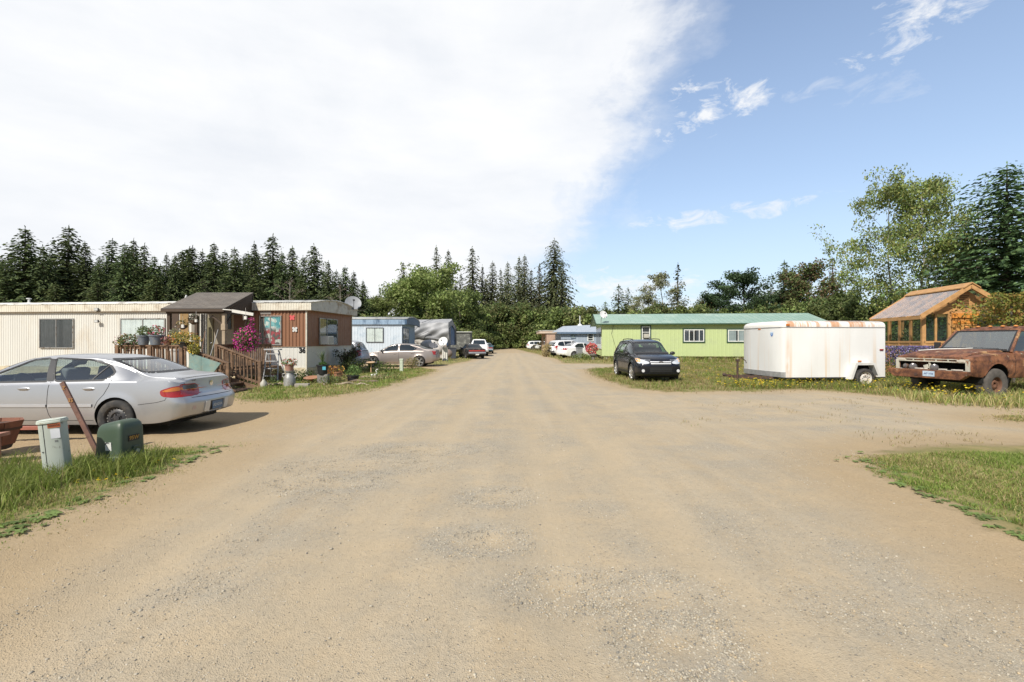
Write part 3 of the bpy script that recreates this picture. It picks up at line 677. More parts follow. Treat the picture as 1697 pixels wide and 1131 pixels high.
def add_wheel(parent, x, y, z, r, w, side, style='alloy', rimr=None, col=None, spokes=5, matt=None):
    """wheel part with tyre and rim beneath it; side +1 = +y face outward"""
    rimr = rimr or r*.66; S = Matrix.Rotation(R(-90*side), 4, 'X')
    hub = MB(); hub.lathe([(rimr*.9, -w*.30), (rimr*.9, -w*.05), (0, -w*.05)], n=24, cap=False); hub.lathe([(0, -w*.06), (rimr*.5, -w*.06), (rimr*.5, w*.05), (0, w*.05)], n=16)
    h = hub.build('wheel', M('brake dark', (.03, .028, .026), .8), parent, smooth=True); h.matrix_local = Matrix.Translation((x, y, z)) @ S
    t = MB(); prof = [(rimr*.97, -w*.45), (rimr*1.06, -w*.5), (r*.90, -w*.5), (r*.985, -w*.42), (r, -w*.3), (r, w*.3), (r*.985, w*.42), (r*.90, w*.5), (rimr*1.12, w*.5), (rimr*.98, w*.44), (rimr*.96, w*.3)]
    t.lathe(prof, n=40, cap=False)
    ty = t.build('tyre', matt or M('tyre rubber', (.032, .031, .030), .85, dirt=(.13, .11, .085), dscale=6, dlo=.5, dhi=.8), h, smooth=True, auto=50)
    m = MB()
    if style == 'steel':
        m.lathe([(rimr*.98, w*.44), (rimr*.93, w*.40), (rimr*.90, w*.22), (rimr*.80, w*.18), (rimr*.72, w*.28), (rimr*.5, w*.30), (rimr*.42, w*.2), (rimr*.25, w*.22), (rimr*.22, w*.33), (0, w*.35)], n=36, cap=False)
        b = MB()
        mt = col or M('steel wheel', (.035, .035, .037), .45, dirt=(.12, .10, .08), dscale=9, dlo=.5, dhi=.8)
        v = m; m.mat = 1
        for k in range(20):
            a = 2*math.pi*k/20; c = Vector((rimr*.79*math.cos(a), rimr*.79*math.sin(a), w*.2)); v.cyl(c-Vector((0, 0, .01)), c+Vector((0, 0, .014)), rimr*.052, n=8)
        nu = m; m.mat = 2
        for k in range(5):
            a = 2*math.pi*k/5; c = Vector((rimr*.33*math.cos(a), rimr*.33*math.sin(a), w*.22)); nu.cyl(c, c+Vector((0, 0, .03)), rimr*.06, rimr*.045, n=6)
        m.build('rim', [mt, M('hole grey', (.22, .21, .19), .9), M('nut', (.2, .2, .21), .4, .8)], h, smooth=True, auto=50)
    elif style == 'white':
        m.lathe([(rimr*.98, w*.44), (rimr*.93, w*.40), (rimr*.90, w*.2), (rimr*.66, w*.14), (rimr*.55, w*.26), (rimr*.3, w*.28), (rimr*.28, w*.1), (0, w*.1)], n=30, cap=False)
        nu = m; m.mat = 1
        for k in range(8):
            a = 2*math.pi*k/8; c = Vector((rimr*.45*math.cos(a), rimr*.45*math.sin(a), w*.25)); nu.cyl(c, c+Vector((0, 0, .018)), rimr*.05, n=6)
            c = Vector((rimr*.76*math.cos(a+.2), rimr*.76*math.sin(a+.2), w*.17)); nu.cyl(c-Vector((0, 0, .01)), c+Vector((0, 0, .012)), rimr*.075, n=8)
        m.build('rim', [col or M('white rim', (.62, .6, .55), .55, dirt=(.28, .16, .08), dscale=14, dlo=.52, dhi=.68), M('rust nut', (.16, .08, .04), .8)], h, smooth=True, auto=50)
    else:
        m.lathe([(rimr*.98, w*.46), (rimr*.93, w*.45), (rimr*.90, w*.3), (rimr*.88, -w*.1)], n=36, cap=False)
        m.lathe([(rimr*.26, w*.1), (rimr*.26, w*.36), (rimr*.2, w*.42), (0, w*.43)], n=16)
        for k in range(spokes):
            a = 2*math.pi*k/spokes+.3; u = Vector((math.cos(a), math.sin(a), 0)); v = Vector((-u.y, u.x, 0)); A, B = rimr*.2, rimr*.92; wa, wb = rimr*.13, rimr*.15*(5/spokes)**.3*1.25
            P = []
            for (q, ww, zz) in ((A, wa, w*.40), (B, wb, w*.42)):
                for sg in (-1, 1): P.append(u*q+v*ww*sg+Vector((0, 0, zz)))
                for sg in (-1, 1): P.append(u*q+v*ww*1.15*sg+Vector((0, 0, zz-w*.22)))
            m.add(P, [(0, 1, 5, 4), (2, 0, 4, 6), (1, 3, 7, 5), (3, 2, 6, 7)])
        rim = m.build('rim', col or M('alloy rim', (.55, .55, .55), .3, .85), h, auto=35)
    return h
def well(parent, x, z, r, W, mat):
    for sg in (-1, 1):
        mb = MB(); n = 18; P = []
        for yy in (W*.5-.015, W*.5-.42):
            P += [(x+r*math.cos(math.pi*k/n*1.1-.157), yy*sg, z+r*math.sin(math.pi*k/n*1.1-.157)) for k in range(n+1)]
        fs = [(k, k+1, n+2+k, n+1+k) for k in range(n)]+[tuple(range(n+1, 2*n+2))]
        mb.add(P, fs).build('wheel_well', mat, parent, smooth=False)
def seat(parent, x, y, z, mat, back=.62, w=.5, lean=.22, rest=True):
    mb = MB(); mb.box((x, y, z), (.5, w, .16)); rot = Matrix.Rotation(-lean, 3, 'Y')
    mb.box((x-.27-math.sin(lean)*back/2, y, z+.05+back/2), (.14, w*.96, back), rot)
    if rest: mb.box((x-.3-math.sin(lean)*(back+.1), y, z+.08+back+.1), (.10, w*.5, .17), rot)
    return mb.build('seat', mat, parent, bevel=.045, seg=3)
GLASSY = lambda: M('dark car glass', (.02, .026, .028), .05, 0, 0, spec=1.)
BLK = lambda: M('black trim', (.022, .022, .023), .5)
def plate(parent, pos, rot, bg=(.55, .62, .66), text='', mk='plate'):
    mb = MB(); mb.box((0, 0, 0), (.305, .004, .155)); o = mb.build('licence_plate', M(mk, bg, .5, var=.2, vscale=20), parent, bevel=.012); o.location = pos; o.rotation_euler = rot
    if text: put_text(text, .1, o, (0, -.004, 0), (R(90), 0, 0), M('plate ink', (.03, .05, .14), .6), 'lettering')
    return o
def put_text(txt, size, parent, loc, rot, mat, name='lettering', ext=.0015, bold=0., sx=1.):
    cu = bpy.data.curves.new(name, 'FONT'); cu.body = txt; cu.size = size; cu.extrude = ext; cu.align_x = 'CENTER'; cu.align_y = 'CENTER'; cu.offset = bold; cu.resolution_u = 3
    t = bpy.data.objects.new(name, cu); C.objects.link(t); bpy.context.view_layer.update()
    me = bpy.data.meshes.new_from_object(t.evaluated_get(bpy.context.evaluated_depsgraph_get())); bpy.data.objects.remove(t)
    o = bpy.data.objects.new(name, me); C.objects.link(o); me.materials.clear(); me.materials.append(mat)
    if parent is not None: o.parent = parent
    o.location = loc; o.rotation_euler = rot; o.scale = (sx, 1, 1); return o
# ---------------------------------------------------------------- silver sedan (near left)
PAINT_SIL = M('silver paint', (.45, .453, .46), .34, .62, .03, 1.5, dirt=(.42, .37, .30), dscale=2.2, dlo=.62, dhi=.95, coat=.25)
def silver_sedan():
    sp = dict(L=4.84, W=1.76, wheels=(1.44, -1.24), wr_=.32, res=.036, flare=.012, tb=.06, roofp=.6,
        zb=[(-2.42, .34), (-2.2, .27), (-1.7, .22), (1.9, .20), (2.3, .24), (2.42, .30)],
        zs=[(-2.42, .93), (-2.2, .97), (-1.6, .965), (-.4, .93), (1.1, .90), (1.8, .83), (2.3, .70), (2.42, .60)],
        zt=[(-2.42, .985), (-2.3, 1.035), (-1.95, 1.06), (-1.72, 1.085), (-1.35, 1.235), (-.95, 1.368), (-.55, 1.425), (0, 1.435), (.46, 1.40), (.82, 1.30), (1.22, 1.12), (1.48, .985), (1.7, .94), (2.1, .84), (2.34, .74), (2.42, .66)],
        w=[(-2.42, .72), (-2.36, .785), (-2.2, .835), (-1.8, .868), (-.5, .88), (1., .88), (1.8, .865), (2.2, .81), (2.36, .75), (2.42, .68)],
        wr=[(-2.42, .58), (-2.2, .66), (-1.8, .66), (-1.35, .60), (-.9, .575), (.2, .575), (.7, .59), (1.2, .62), (1.5, .66), (1.8, .66), (2.2, .6), (2.42, .5)], W_=1.76,
        nose=dict(lean=[(.2, -.04), (.4, .0), (.6, 0), (.8, -.08)], curve=.16), tail=dict(lean=[(.25, -.05), (.36, .01), (.56, .045), (.66, 0.0), (.72, -.05), (1.05, -.10)], curve=.17, reach=.5))
    root = thing('parked_car', 'clean silver sedan parked nose left beside the green utility box', 'car', (-5.64+2.42-5.28+.0, 0, 0), 0)
    c = Car(sp)
    fw = smooth_poly([(1.44, .94), (.44, 1.345), (.17, 1.365), (.0, .965)], .05)
    rw = smooth_poly([(-.12, .968), (.09, 1.365), (-.58, 1.338), (-.94, 1.24), (-1.12, 1.10), (-1.0, .985)], .07)
    bw = smooth_poly([(-.60, 1.105), (.60, 1.105), (.525, 1.345), (-.525, 1.345)], .07)
    ws = smooth_poly([(-.64, 1.02), (.64, 1.02), (.52, 1.345), (-.52, 1.345)], .06)
    arch = [circ(x, .33, .365) for x in sp['wheels']]
    c.cut([('S', fw), ('S', rw), ('B', bw, -.7, -1.9), ('F', ws, .42, 1.7)]+[('S', a) for a in arch])
    c.body(PAINT_SIL, root)
    g = glass_mat('sedan glass', (.74, .82, .81), .10, .95)
    for view in 'LR':
        for p in (fw, rw):
            c.patch([(view, p)], off=-.004, thick=.001).build('window', g, root, smooth=True)
    bwg = c.patch([('B', bw)], off=-.003, thick=.001).build('rear_window', g, root, smooth=True)
    wsg = c.patch([('F', ws)], off=-.003, thick=.001).build('windscreen', g, root, smooth=True)
    mb = MB()
    for view in 'LR':
        for p in (fw, rw): c.strip(view, p, .028, True, .004, mb=mb)
        mb2 = c.patch([(view, [(-.01, .965), (-.11, .968), (.08, 1.355), (.165, 1.358)])], .006)
        mb.add(mb2.v, mb2.f)
        c.strip(view, [(-.78, .99), (-.93, 1.24)], .022, False, .004, mb=mb)
    c.strip('B', bw, .03, True, .004, mb=mb); c.strip('F', ws, .03, True, .004, mb=mb)
    mb.build('window_trim', BLK(), root)
    gap = MB()
    for view in 'LR':
        c.strip(view, [(-.06, .955), (-.045, .85), (-.05, .5), (-.08, .38), (-.13, .3)], .009, off=.0015, mb=gap)
        c.strip(view, [(-1.12, .99), (-1.10, .88), (-1.03, .74), (-.93, .62), (-.88, .5)], .009, off=.0015, mb=gap)
        c.strip(view, [(1.24, .88), (1.22, .74)], .009, off=.0015, mb=gap)
        c.strip(view, [(1.1, .285), (-.85, .285)], .008, off=.0015, mb=gap)
        c.strip(view, [(-1.63, .56), (-1.95, .60), (-2.08, .635), (-2.10, .68)], .008, off=.0015, mb=gap)
    c.strip('B', [(-.62, .92), (-.60, .70), (-.56, .655), (.56, .655), (.60, .70), (.62, .92)], .009, off=.0015, mb=gap)
    c.strip('B', [(-.60, 1.0), (-.3, 1.015), (.3, 1.015), (.60, 1.0)], .006, off=.001, mb=gap)
    gap.build('panel_gap', M('gap', (.015, .015, .015), .9), root)
    for view in 'LR':
        for ln in ([(1.05, .545), (-.04, .545)], [(-.07, .545), (-.84, .55)]): c.strip(view, ln, .045, off=.016).build('door_moulding', M('moulding silver', (.5, .5, .51), .35, .4, .02), root)
    for sg in (1, -1):
        for x in (.38, -.76):
            h, _ = c.hit('L' if sg > 0 else 'R', x, .835); hb = MB(); hb.ell((x, h.y, .835), (.115, .012, .036)); rc = hb.build('door_handle', PAINT_SIL, root, smooth=True)
            hb = MB(); hb.box((x, h.y+sg*.022, .842), (.155, .018, .024)); hb.build('grip', PAINT_SIL, rc, bevel=.008)
    # lamps
    for sg in (1, -1):
        sd_ = 'L' if sg > 0 else 'R'
        wrap = smooth_poly([(-1.985, .80), (-2.16, .865), (-2.46, .90), (-2.46, .685), (-2.2, .675), (-2.02, .70)], .05)
        rear = smooth_poly([(sg*.70, .905), (sg*.40, .90), (sg*.345, .85), (sg*.345, .74), (sg*.39, .69), (sg*.70, .68)], .04)
        base = c.patch([(sd_, wrap), ('B', rear)], .006).build('tail_light', M('lamp red', (.33, .02, .015), .12, 0, .1, 20, coat=1), root, smooth=True)
        c.patch([(sd_, smooth_poly([(-2.02, .79), (-2.18, .85), (-2.36, .875), (-2.36, .80), (-2.1, .775)], .03))], .010).build('turn_signal', M('lamp amber', (.55, .17, .02), .15, coat=1), base, smooth=True)
        c.patch([('B', smooth_poly([(sg*.66, .885), (sg*.40, .885), (sg*.37, .85), (sg*.37, .81), (sg*.66, .805)], .03))], .010).build('reverse_light', M('lamp smoke', (.075, .07, .075), .2, coat=1), base, smooth=True)
        hl = smooth_poly([(sg*.38, .60), (sg*.70, .62), (sg*.70, .74), (sg*.38, .70)], .03)
        c.patch([('F', hl)], .006).build('headlight', M('lamp clear', (.7, .72, .74), .1, .3, coat=1), root)
    # plate, pads, bumper line
    pl = c.patch([('B', smooth_poly([(-.19, .37), (.19, .37), (.19, .55), (-.19, .55)], .02))], .003).build('plate_recess', M('recess', (.05, .05, .05), .7), root)
    h, _ = c.hit('B', 0, .46); p = plate(root, (h.x-.014, 0, .46), (R(-6), 0, R(90)), (.10, .16, .24), '', 'plate navy')
    p.rotation_euler = (0, 0, R(-90)); put_text('ADV2734', .075, p, (0, -.004, 0), (R(90), 0, 0), M('plate pale ink', (.6, .6, .55), .6), sx=.85)
    for sg in (1, -1):
        c.patch([('B', smooth_poly([(sg*.21, .365), (sg*.33, .365), (sg*.33, .555), (sg*.21, .555)], .025))], .016).build('bumper_pad', M('pad', (.6, .58, .53), .4), root)
    h, _ = c.hit('B', 0, .87); e = MB(); e.lathe([(0, 0), (.05, 0), (.05, .006), (0, .008)], n=20, rot=Matrix.Rotation(R(-90), 3, 'Y')); e.build('emblem', M('chrome', (.6, .6, .62), .12, 1.), root, loc=(h.x-.002, 0, .87))
    h, _ = c.hit('B', .42, .955); t = put_text('MALIBU', .036, root, (h.x-.004, .42, .958), (R(90), 0, R(-90)), M('dark badge', (.06, .06, .07), .3), 'badge')
    h, _ = c.hit('L', -2.05, .5); mk = MB()
    c.patch([('B', [(.52, .44), (.585, .44), (.585, .505), (.52, .505)])], .003).build('sticker_mark', M('faded mark', (.50, .40, .36), .6), root)
    # rocker, exhaust, underside
    ub = MB(); ub.bb((-2.0, -.62, .17), (1.9, .62, .24)); ub.bb((-2.25, -.3, .24), (-1.75, .3, .34)); ub.build('underbody', M('under', (.015, .015, .015), .9), root)
    # wheels
    for x in sp['wheels']:
        well(root, x, .33, .362, 1.72, M('well dark', (.012, .012, .012), .95))
        for sg in (1, -1): add_wheel(root, x, sg*.775, .32, .32, .205, sg, 'steel')
    # cabin
    sm = M('grey cloth', (.20, .20, .20), .9)
    for sg in (1, -1): seat(root, .30, sg*.37, .52, sm); 
    b = MB(); b.box((-.72, 0, .50), (.5, 1.3, .16)); b.box((-1.02, 0, .80), (.15, 1.3, .56), Matrix.Rotation(-.35, 3, 'Y')); b.build('rear_bench', sm, root, bevel=.05, seg=3)
    b = MB(); b.box((-1.42, 0, 1.0), (.52, 1.16, .03)); b.build('parcel_shelf', M('shelf', (.12, .12, .12), .9), root)
    b = MB(); b.box((1.2, 0, .84), (.42, 1.3, .18)); b.build('dashboard', M('dash', (.035, .035, .037), .7), root, bevel=.06, seg=3)
    b = MB(); b.lathe([(.165+.016*math.cos(a), .016*math.sin(a)) for a in np.linspace(0, 6.283, 9)], n=24, rot=Matrix.Rotation(R(-65), 3, 'Y')); b.build('steering_wheel', BLK(), root, smooth=True, loc=(.86, .37, .92))
    b = MB(); b.bb((-1.5, -.72, .30), (1.2, .72, .36)); 
    for sg in (-1, 1): b.bb((-1.35, sg*.76, .30), (1.2, sg*.78, .90))
    b.build('cabin_floor', M('cabin', (.05, .05, .052), .9), root)
    for sg in (1, -1):
        m = MB(); m.ell((1.12, sg*.97, 1.0), (.06, .10, .075)); m.box((1.14, sg*.86, .96), (.07, .14, .03)); m.build('door_mirror', PAINT_SIL, root, smooth=True, auto=40)
    return root
car = silver_sedan()
car.location = (-6.92-1.24, 8.0+.80, -.075); car.rotation_euler = (0, 0, R(180))
# ---------------------------------------------------------------- other cars: one builder, a spec for each
def road_car(sp, name, label, cat, paint, glass=None, group='cars parked in the mobile home park'):
    root = thing(name, label, cat, group=group); c = Car(sp); sp.setdefault('arch_r', sp['r']+.05)
    arch = [circ(x, sp['r']+.01, sp['arch_r']) for x in sp['wheels']]
    wins = [smooth_poly(p, sp.get('wr2', .05)) for p in sp['side']]
    cuts = [('S', a) for a in arch]; clear = sp.get('clear')
    fr = smooth_poly([(-a, b) for a, b in sp['front'][::-1]]+list(sp['front']), .06) if 'front' in sp else None
    bk = smooth_poly([(-a, b) for a, b in sp['back'][::-1]]+list(sp['back']), .06) if 'back' in sp else None
    L2 = sp['L']/2
    if clear:
        cuts += [('S', p) for p in wins]+[('F', fr, *sp['frx']), ('B', bk, *sp['bkx'])]
    c.cut(cuts); c.body(paint, root)
    gm = glass or GLASSY(); go = dict(off=-.003, thick=.001) if clear else dict(off=.003, thick=.01)
    for view in 'LR':
        for p in wins: c.patch([(view, p)], res=.08, **go).build('window', gm, root, smooth=True)
    if fr: c.patch([('F', fr)], res=.08, **go).build('windscreen', gm, root, smooth=True)
    if bk: c.patch([('B', bk)], res=.08, **go).build('rear_window', gm, root, smooth=True)
    mb = MB()
    for view in 'LR':
        for p in wins: c.strip(view, p, .022, True, .005, mb=mb)
    if fr: c.strip('F', fr, .03, True, .005, mb=mb)
    if bk: c.strip('B', bk, .03, True, .005, mb=mb)
    mb.build('window_trim', BLK(), root)
    for vs, key in (('LR', 'gaps'), ('B', 'bgaps'), ('F', 'fgaps')):
        for view in vs:
            for ln in sp.get(key, []):
                q = c.strip(view, ln, .010, off=.0015)
                if q.v: q.build('panel_gap', M('gap', (.015, .015, .015), .9), root)
    for sg in (1, -1):
        for x, z in sp.get('handles', []):
            h, _ = c.hit('L' if sg > 0 else 'R', x, z)
            if h is None: continue
            hb = MB(); hb.box((x, h.y+sg*.016, z), (.17, .03, .028)); hb.build('door_handle', sp.get('hmat', paint), root, bevel=.008)
        if 'mirror' in sp:
            x, z = sp['mirror']; h, _ = c.hit('L', x, z-.05); m = MB(); m.ell((x, sg*(h.y+.11), z), (.06, .11, .075)); m.box((x+.01, sg*(h.y+.02), z-.05), (.07, .12, .03)); m.build('door_mirror', sp.get('mmat', paint), root, smooth=True, auto=40)
        for key, nm, mt in (('tail', 'tail_light', M('lamp red', (.33, .02, .015), .12)), ('head', 'headlight', M('lamp clear', (.7, .72, .74), .1, .3))):
            ps = []
            for view, poly in sp.get(key+'lamp', []):
                if view == 'S': ps.append(('L' if sg > 0 else 'R', smooth_poly(poly, .03)))
                else: ps.append((view, smooth_poly([(a*sg, b) for a, b in poly], .03)))
            if ps:
                lo = c.patch(ps, .006).build(nm, mt, root, smooth=True)
                if key == 'head' and 'turn' in sp:
                    c.patch([(v if v != 'S' else ('L' if sg > 0 else 'R'), smooth_poly([(a*(sg if v != 'S' else 1), b) for a, b in q], .02)) for v, q in sp['turn']], .009).build('turn_signal', M('lamp orange', (.75, .42, .16), .15), lo, smooth=True)
    for nm, view, poly, mt, off in sp.get('decals', []): c.patch([(view, smooth_poly(poly, .02))], off, thick=.02).build(nm, mt, root, smooth=True)
    for nm, view, line, w, mt, off in sp.get('strips', []):
        for v in ('LR' if view == 'S' else view): c.strip(v, line, w, off=off).build(nm, mt, root)
    L = sp['L']; ub = MB(); ub.bb((-L*.42, -.6, sp['r']*.55), (L*.42, .6, sp['r']*.9)); ub.build('underbody', M('under', (.015, .015, .015), .9), root)
    for x in sp['wheels']:
        well(root, x, sp['r'], sp['arch_r']-.005, sp['W']-.05, M('well dark', (.012, .012, .012), .95))
        for sg in (1, -1): add_wheel(root, x, sg*(sp['W']/2-.115), sp['r'], sp['r'], .21, sg, sp.get('wstyle', 'alloy'), sp['r']*sp.get('rimk', .68), spokes=sp.get('spokes', 5))
    if 'rails' in sp:
        x0, x1, z, y = sp['rails']
        for sg in (1, -1):
            m = MB(); m.tube([(x0, sg*y, z-.06), (x0+.08, sg*y, z), ((x0+x1)/2, sg*y, z+.02), (x1-.08, sg*y, z), (x1, sg*y, z-.06)], .017); m.build('roof_rail', sp.get('railmat', BLK()), root, smooth=True)
    if clear:
        sm = M('dark cloth', (.07, .07, .072), .9); x0 = sp['seatx']
        for sg in (1, -1): seat(root, x0, sg*.37, sp.get('seatz', .72), sm)
        b = MB(); b.box((x0-.85, 0, sp.get('seatz', .72)), (.5, 1.25, .16)); b.box((x0-1.12, 0, sp.get('seatz', .72)+.3), (.15, 1.25, .5), Matrix.Rotation(-.25, 3, 'Y')); b.build('rear_bench', sm, root, bevel=.05)
        b = MB(); b.box((x0+.85, 0, sp.get('seatz', .72)+.30), (.40, 1.35, .16)); b.build('dashboard', M('dash', (.035, .035, .037), .7), root, bevel=.05)
        b = MB(); b.lathe([(.17+.015*math.cos(a), .015*math.sin(a)) for a in np.linspace(0, 6.283, 9)], n=24, rot=Matrix.Rotation(R(-65), 3, 'Y')); b.build('steering_wheel', BLK(), root, smooth=True, loc=(x0+.55, .37, sp.get('seatz', .72)+.38))
        b = MB(); b.bb((sp['wheels'][1]-.3, -.7, .4), (sp['wheels'][0]-.35, .7, .46)); b.build('cabin_floor', M('cabin', (.05, .05, .052), .9), root)
    return root, c
def put(root, x, y, deg, z=None):
    root.location = (x, y, gz(x, y) if z is None else z); root.rotation_euler = (0, 0, R(deg))
CHR = M('chrome', (.6, .6, .62), .12, 1.)
# dark compact SUV facing the camera
navy = M('dark navy paint', (.007, .008, .013), .25, 0, .03, coat=.35, spec=.4)
grl = M('grille dark', (.012, .012, .012), .6)
rav = dict(L=4.42, W=1.815, r=.345, wheels=(1.30, -1.36), wr_=.36, res=.045, flare=.03, tb=.05, roofp=.55, arch_r=.41,
    zb=[(-2.21, .40), (-1.9, .30), (-1.3, .27), (1.5, .25), (2.0, .27), (2.21, .34)],
    zs=[(-2.21, .98), (-1.9, 1.06), (-.5, 1.02), (.9, 1.0), (1.5, .97), (2.0, .86), (2.21, .74)],
    zt=[(-2.21, 1.20), (-2.12, 1.40), (-1.95, 1.58), (-1.6, 1.645), (-.8, 1.665), (-.2, 1.66), (.25, 1.60), (.65, 1.40), (1.08, 1.13), (1.25, 1.09), (1.6, 1.05), (2.0, .96), (2.15, .88), (2.21, .80)],
    w=[(-2.21, .80), (-2.0, .87), (-1.4, .905), (1.3, .905), (1.8, .88), (2.05, .83), (2.21, .76)],
    wr=[(-2.21, .60), (-1.9, .60), (-1., .61), (0, .61), (.6, .64), (1.1, .70), (1.6, .72), (2.0, .68), (2.21, .6)],
    nose=dict(lean=[(.25, 0), (.45, .05), (.65, .06), (.8, .0), (.95, -.05)], curve=.15), tail=dict(lean=[(.3, .0), (.5, .05), (.9, .02), (1.2, -.02), (1.6, -.14)], curve=.08, reach=.35),
    side=[[(1.0, 1.06), (.36, 1.50), (-.08, 1.535), (-.12, 1.06)], [(-.22, 1.06), (-.18, 1.54), (-.95, 1.525), (-1.0, 1.08)], [(-1.1, 1.09), (-1.06, 1.52), (-1.62, 1.46), (-1.86, 1.30), (-1.7, 1.14)]],
    front=[(.66, 1.14), (.53, 1.53)], frx=(.2, 1.4), back=[(.62, 1.10), (.52, 1.46)], bkx=(-1.75, -2.6), clear=True, seatx=.1, seatz=.78,
    gaps=[[(-.16, 1.05), (-.15, .5), (-.2, .33)], [(.98, 1.02), (.95, .8), (.96, .35)], [(-1.03, 1.08), (-1.0, .8), (-.95, .6), (-.98, .34)]],
    handles=[(.05, .93), (-.82, .95)], mirror=(.82, 1.10), mmat=BLK(),
    headlamp=[('F', [(.42, .80), (.66, .88), (.80, .93), (.80, .74), (.60, .72), (.44, .74)]), ('S', [(1.72, .93), (2.2, .86), (2.2, .73), (1.95, .76)])], turn=[('S', [(1.73, .925), (1.98, .885), (1.98, .80), (1.9, .80)]), ('F', [(.70, .90), (.80, .93), (.80, .80), (.72, .80)])],
    taillamp=[('S', [(-1.95, 1.3), (-2.3, 1.2), (-2.3, .9), (-2.05, .92)])],
    decals=[('grille', 'F', [(-.40, .825), (.40, .825), (.36, .68), (-.36, .68)], grl, .004), ('lower_grille', 'F', [(-.42, .60), (.42, .60), (.42, .42), (-.42, .42)], grl, .004), ('bumper_lip', 'F', [(-.72, .36), (.72, .36), (.66, .27), (-.66, .27)], BLK(), .01)],
    strips=[('grille_bar', 'F', [(-.40, .80), (.40, .80)], .034, M('bright trim', (.72, .72, .72), .35, .3), .02), ('grille_bar', 'F', [(-.38, .735), (.38, .735)], .034, M('bright trim', (.72, .72, .72), .35, .3), .02), ('lower_slat', 'F', [(-.41, .51), (.41, .51)], .022, BLK(), .012), ('side_cladding', 'S', [(.9, .34), (-.95, .34)], .10, BLK(), .012)],
    rails=(-1.35, .35, 1.675, .56), rimk=.72, spokes=6, hmat=navy)
r_, c_ = road_car(rav, 'parked_car', 'black compact SUV with roof rails parked facing the camera on the grass', 'car', navy, glass_mat('rav glass', (.5, .62, .58), .06, .96))
h, _ = c_.hit('F', 0, .77); e = MB(); T_ = []
for rx, rz, ry in ((.085, .058, 0), (.032, .05, 0.001), (.06, .022, .002)):
    e2 = [(h.x+.022+ry, rx*math.cos(a), .775+rz*math.sin(a)+(.022 if rx == .06 else 0)) for a in np.linspace(0, 6.283, 25)]; e.tube(e2, .007, 6)
e.build('emblem', CHR, r_, smooth=True)
for sg in (1, -1):
    h, _ = c_.hit('F', sg*.66, .47); e = MB(); e.lathe([(0, 0), (.045, 0), (.06, .012), (.058, .02)], n=18, rot=Matrix.Rotation(R(90), 3, 'Y')); e.build('fog_light', M('lamp clear', (.7, .72, .74), .1, .3), r_, smooth=True, loc=(h.x, sg*.66, .47))
for sg in (.35, -.25):
    e = MB(); e.tube([(1.13, sg+.2, 1.12), (1.08, sg-.2, 1.135)], .008); e.build('wiper', BLK(), r_)
put(r_, 5.62, 19.40, -90)
# taupe sedan side-on by the light blue home
taupe = M('taupe metallic paint', (.33, .29, .265), .38, .6, .04, coat=.2)
tan = dict(L=4.87, W=1.785, r=.335, wheels=(1.47, -1.38), wr_=.335, res=.055, flare=.03, tb=.05, roofp=.6, arch_r=.385,
    zb=[(-2.435, .38), (-2.1, .28), (-1.4, .22), (1.9, .20), (2.435, .30)], zs=[(-2.435, .96), (-1.6, .99), (0, .95), (1.2, .91), (2.0, .78), (2.435, .62)],
    zt=[(-2.435, 1.06), (-2.2, 1.10), (-1.95, 1.10), (-1.3, 1.30), (-.8, 1.42), (-.2, 1.455), (.3, 1.41), (.8, 1.20), (1.25, .98), (1.8, .88), (2.3, .73), (2.435, .66)],
    w=[(-2.435, .74), (-2.2, .84), (-1.5, .89), (1.4, .89), (2.1, .84), (2.435, .68)], wr=[(-2.435, .6), (-1.9, .64), (-1., .58), (0, .58), (.8, .61), (1.3, .68), (2.0, .66), (2.435, .5)],
    nose=dict(lean=[(.2, -.05), (.5, .02), (.8, -.05)], curve=.2), tail=dict(lean=[(.3, -.06), (.55, .04), (.8, .0), (1.1, -.05)], curve=.12, reach=.4),
    side=[[(1.16, .99), (.40, 1.34), (-.02, 1.38), (-.06, .99)], [(-.16, .99), (-.14, 1.375), (-.72, 1.36), (-1.22, 1.12), (-1.0, 1.0)]], front=[(.62, 1.0), (.5, 1.36)], back=[(.6, 1.12), (.5, 1.34)],
    gaps=[[(-.11, .98), (-.11, .3)], [(1.14, .95), (1.1, .3)], [(-1.1, .98), (-1.0, .6), (-1.02, .45)]], handles=[(.12, .83), (-.92, .85)], mirror=(.92, 1.0), mmat=BLK(),
    taillamp=[('S', [(-2.16, .99), (-2.5, .99), (-2.5, .76), (-2.24, .76)]), ('B', [(.55, .99), (.8, .99), (.8, .76), (.55, .76)])], headlamp=[('S', [(2.0, .78), (2.4, .68), (2.3, .6)])],
    strips=[('sill_trim', 'S', [(1.05, .30), (-.98, .30)], .03, CHR, .008)], rimk=.74)
r_, c_ = road_car(tan, 'parked_car', 'taupe silver sedan parked side-on behind the pale green post', 'car', taupe); put(r_, -5.72-1.38, 28.9, 180)
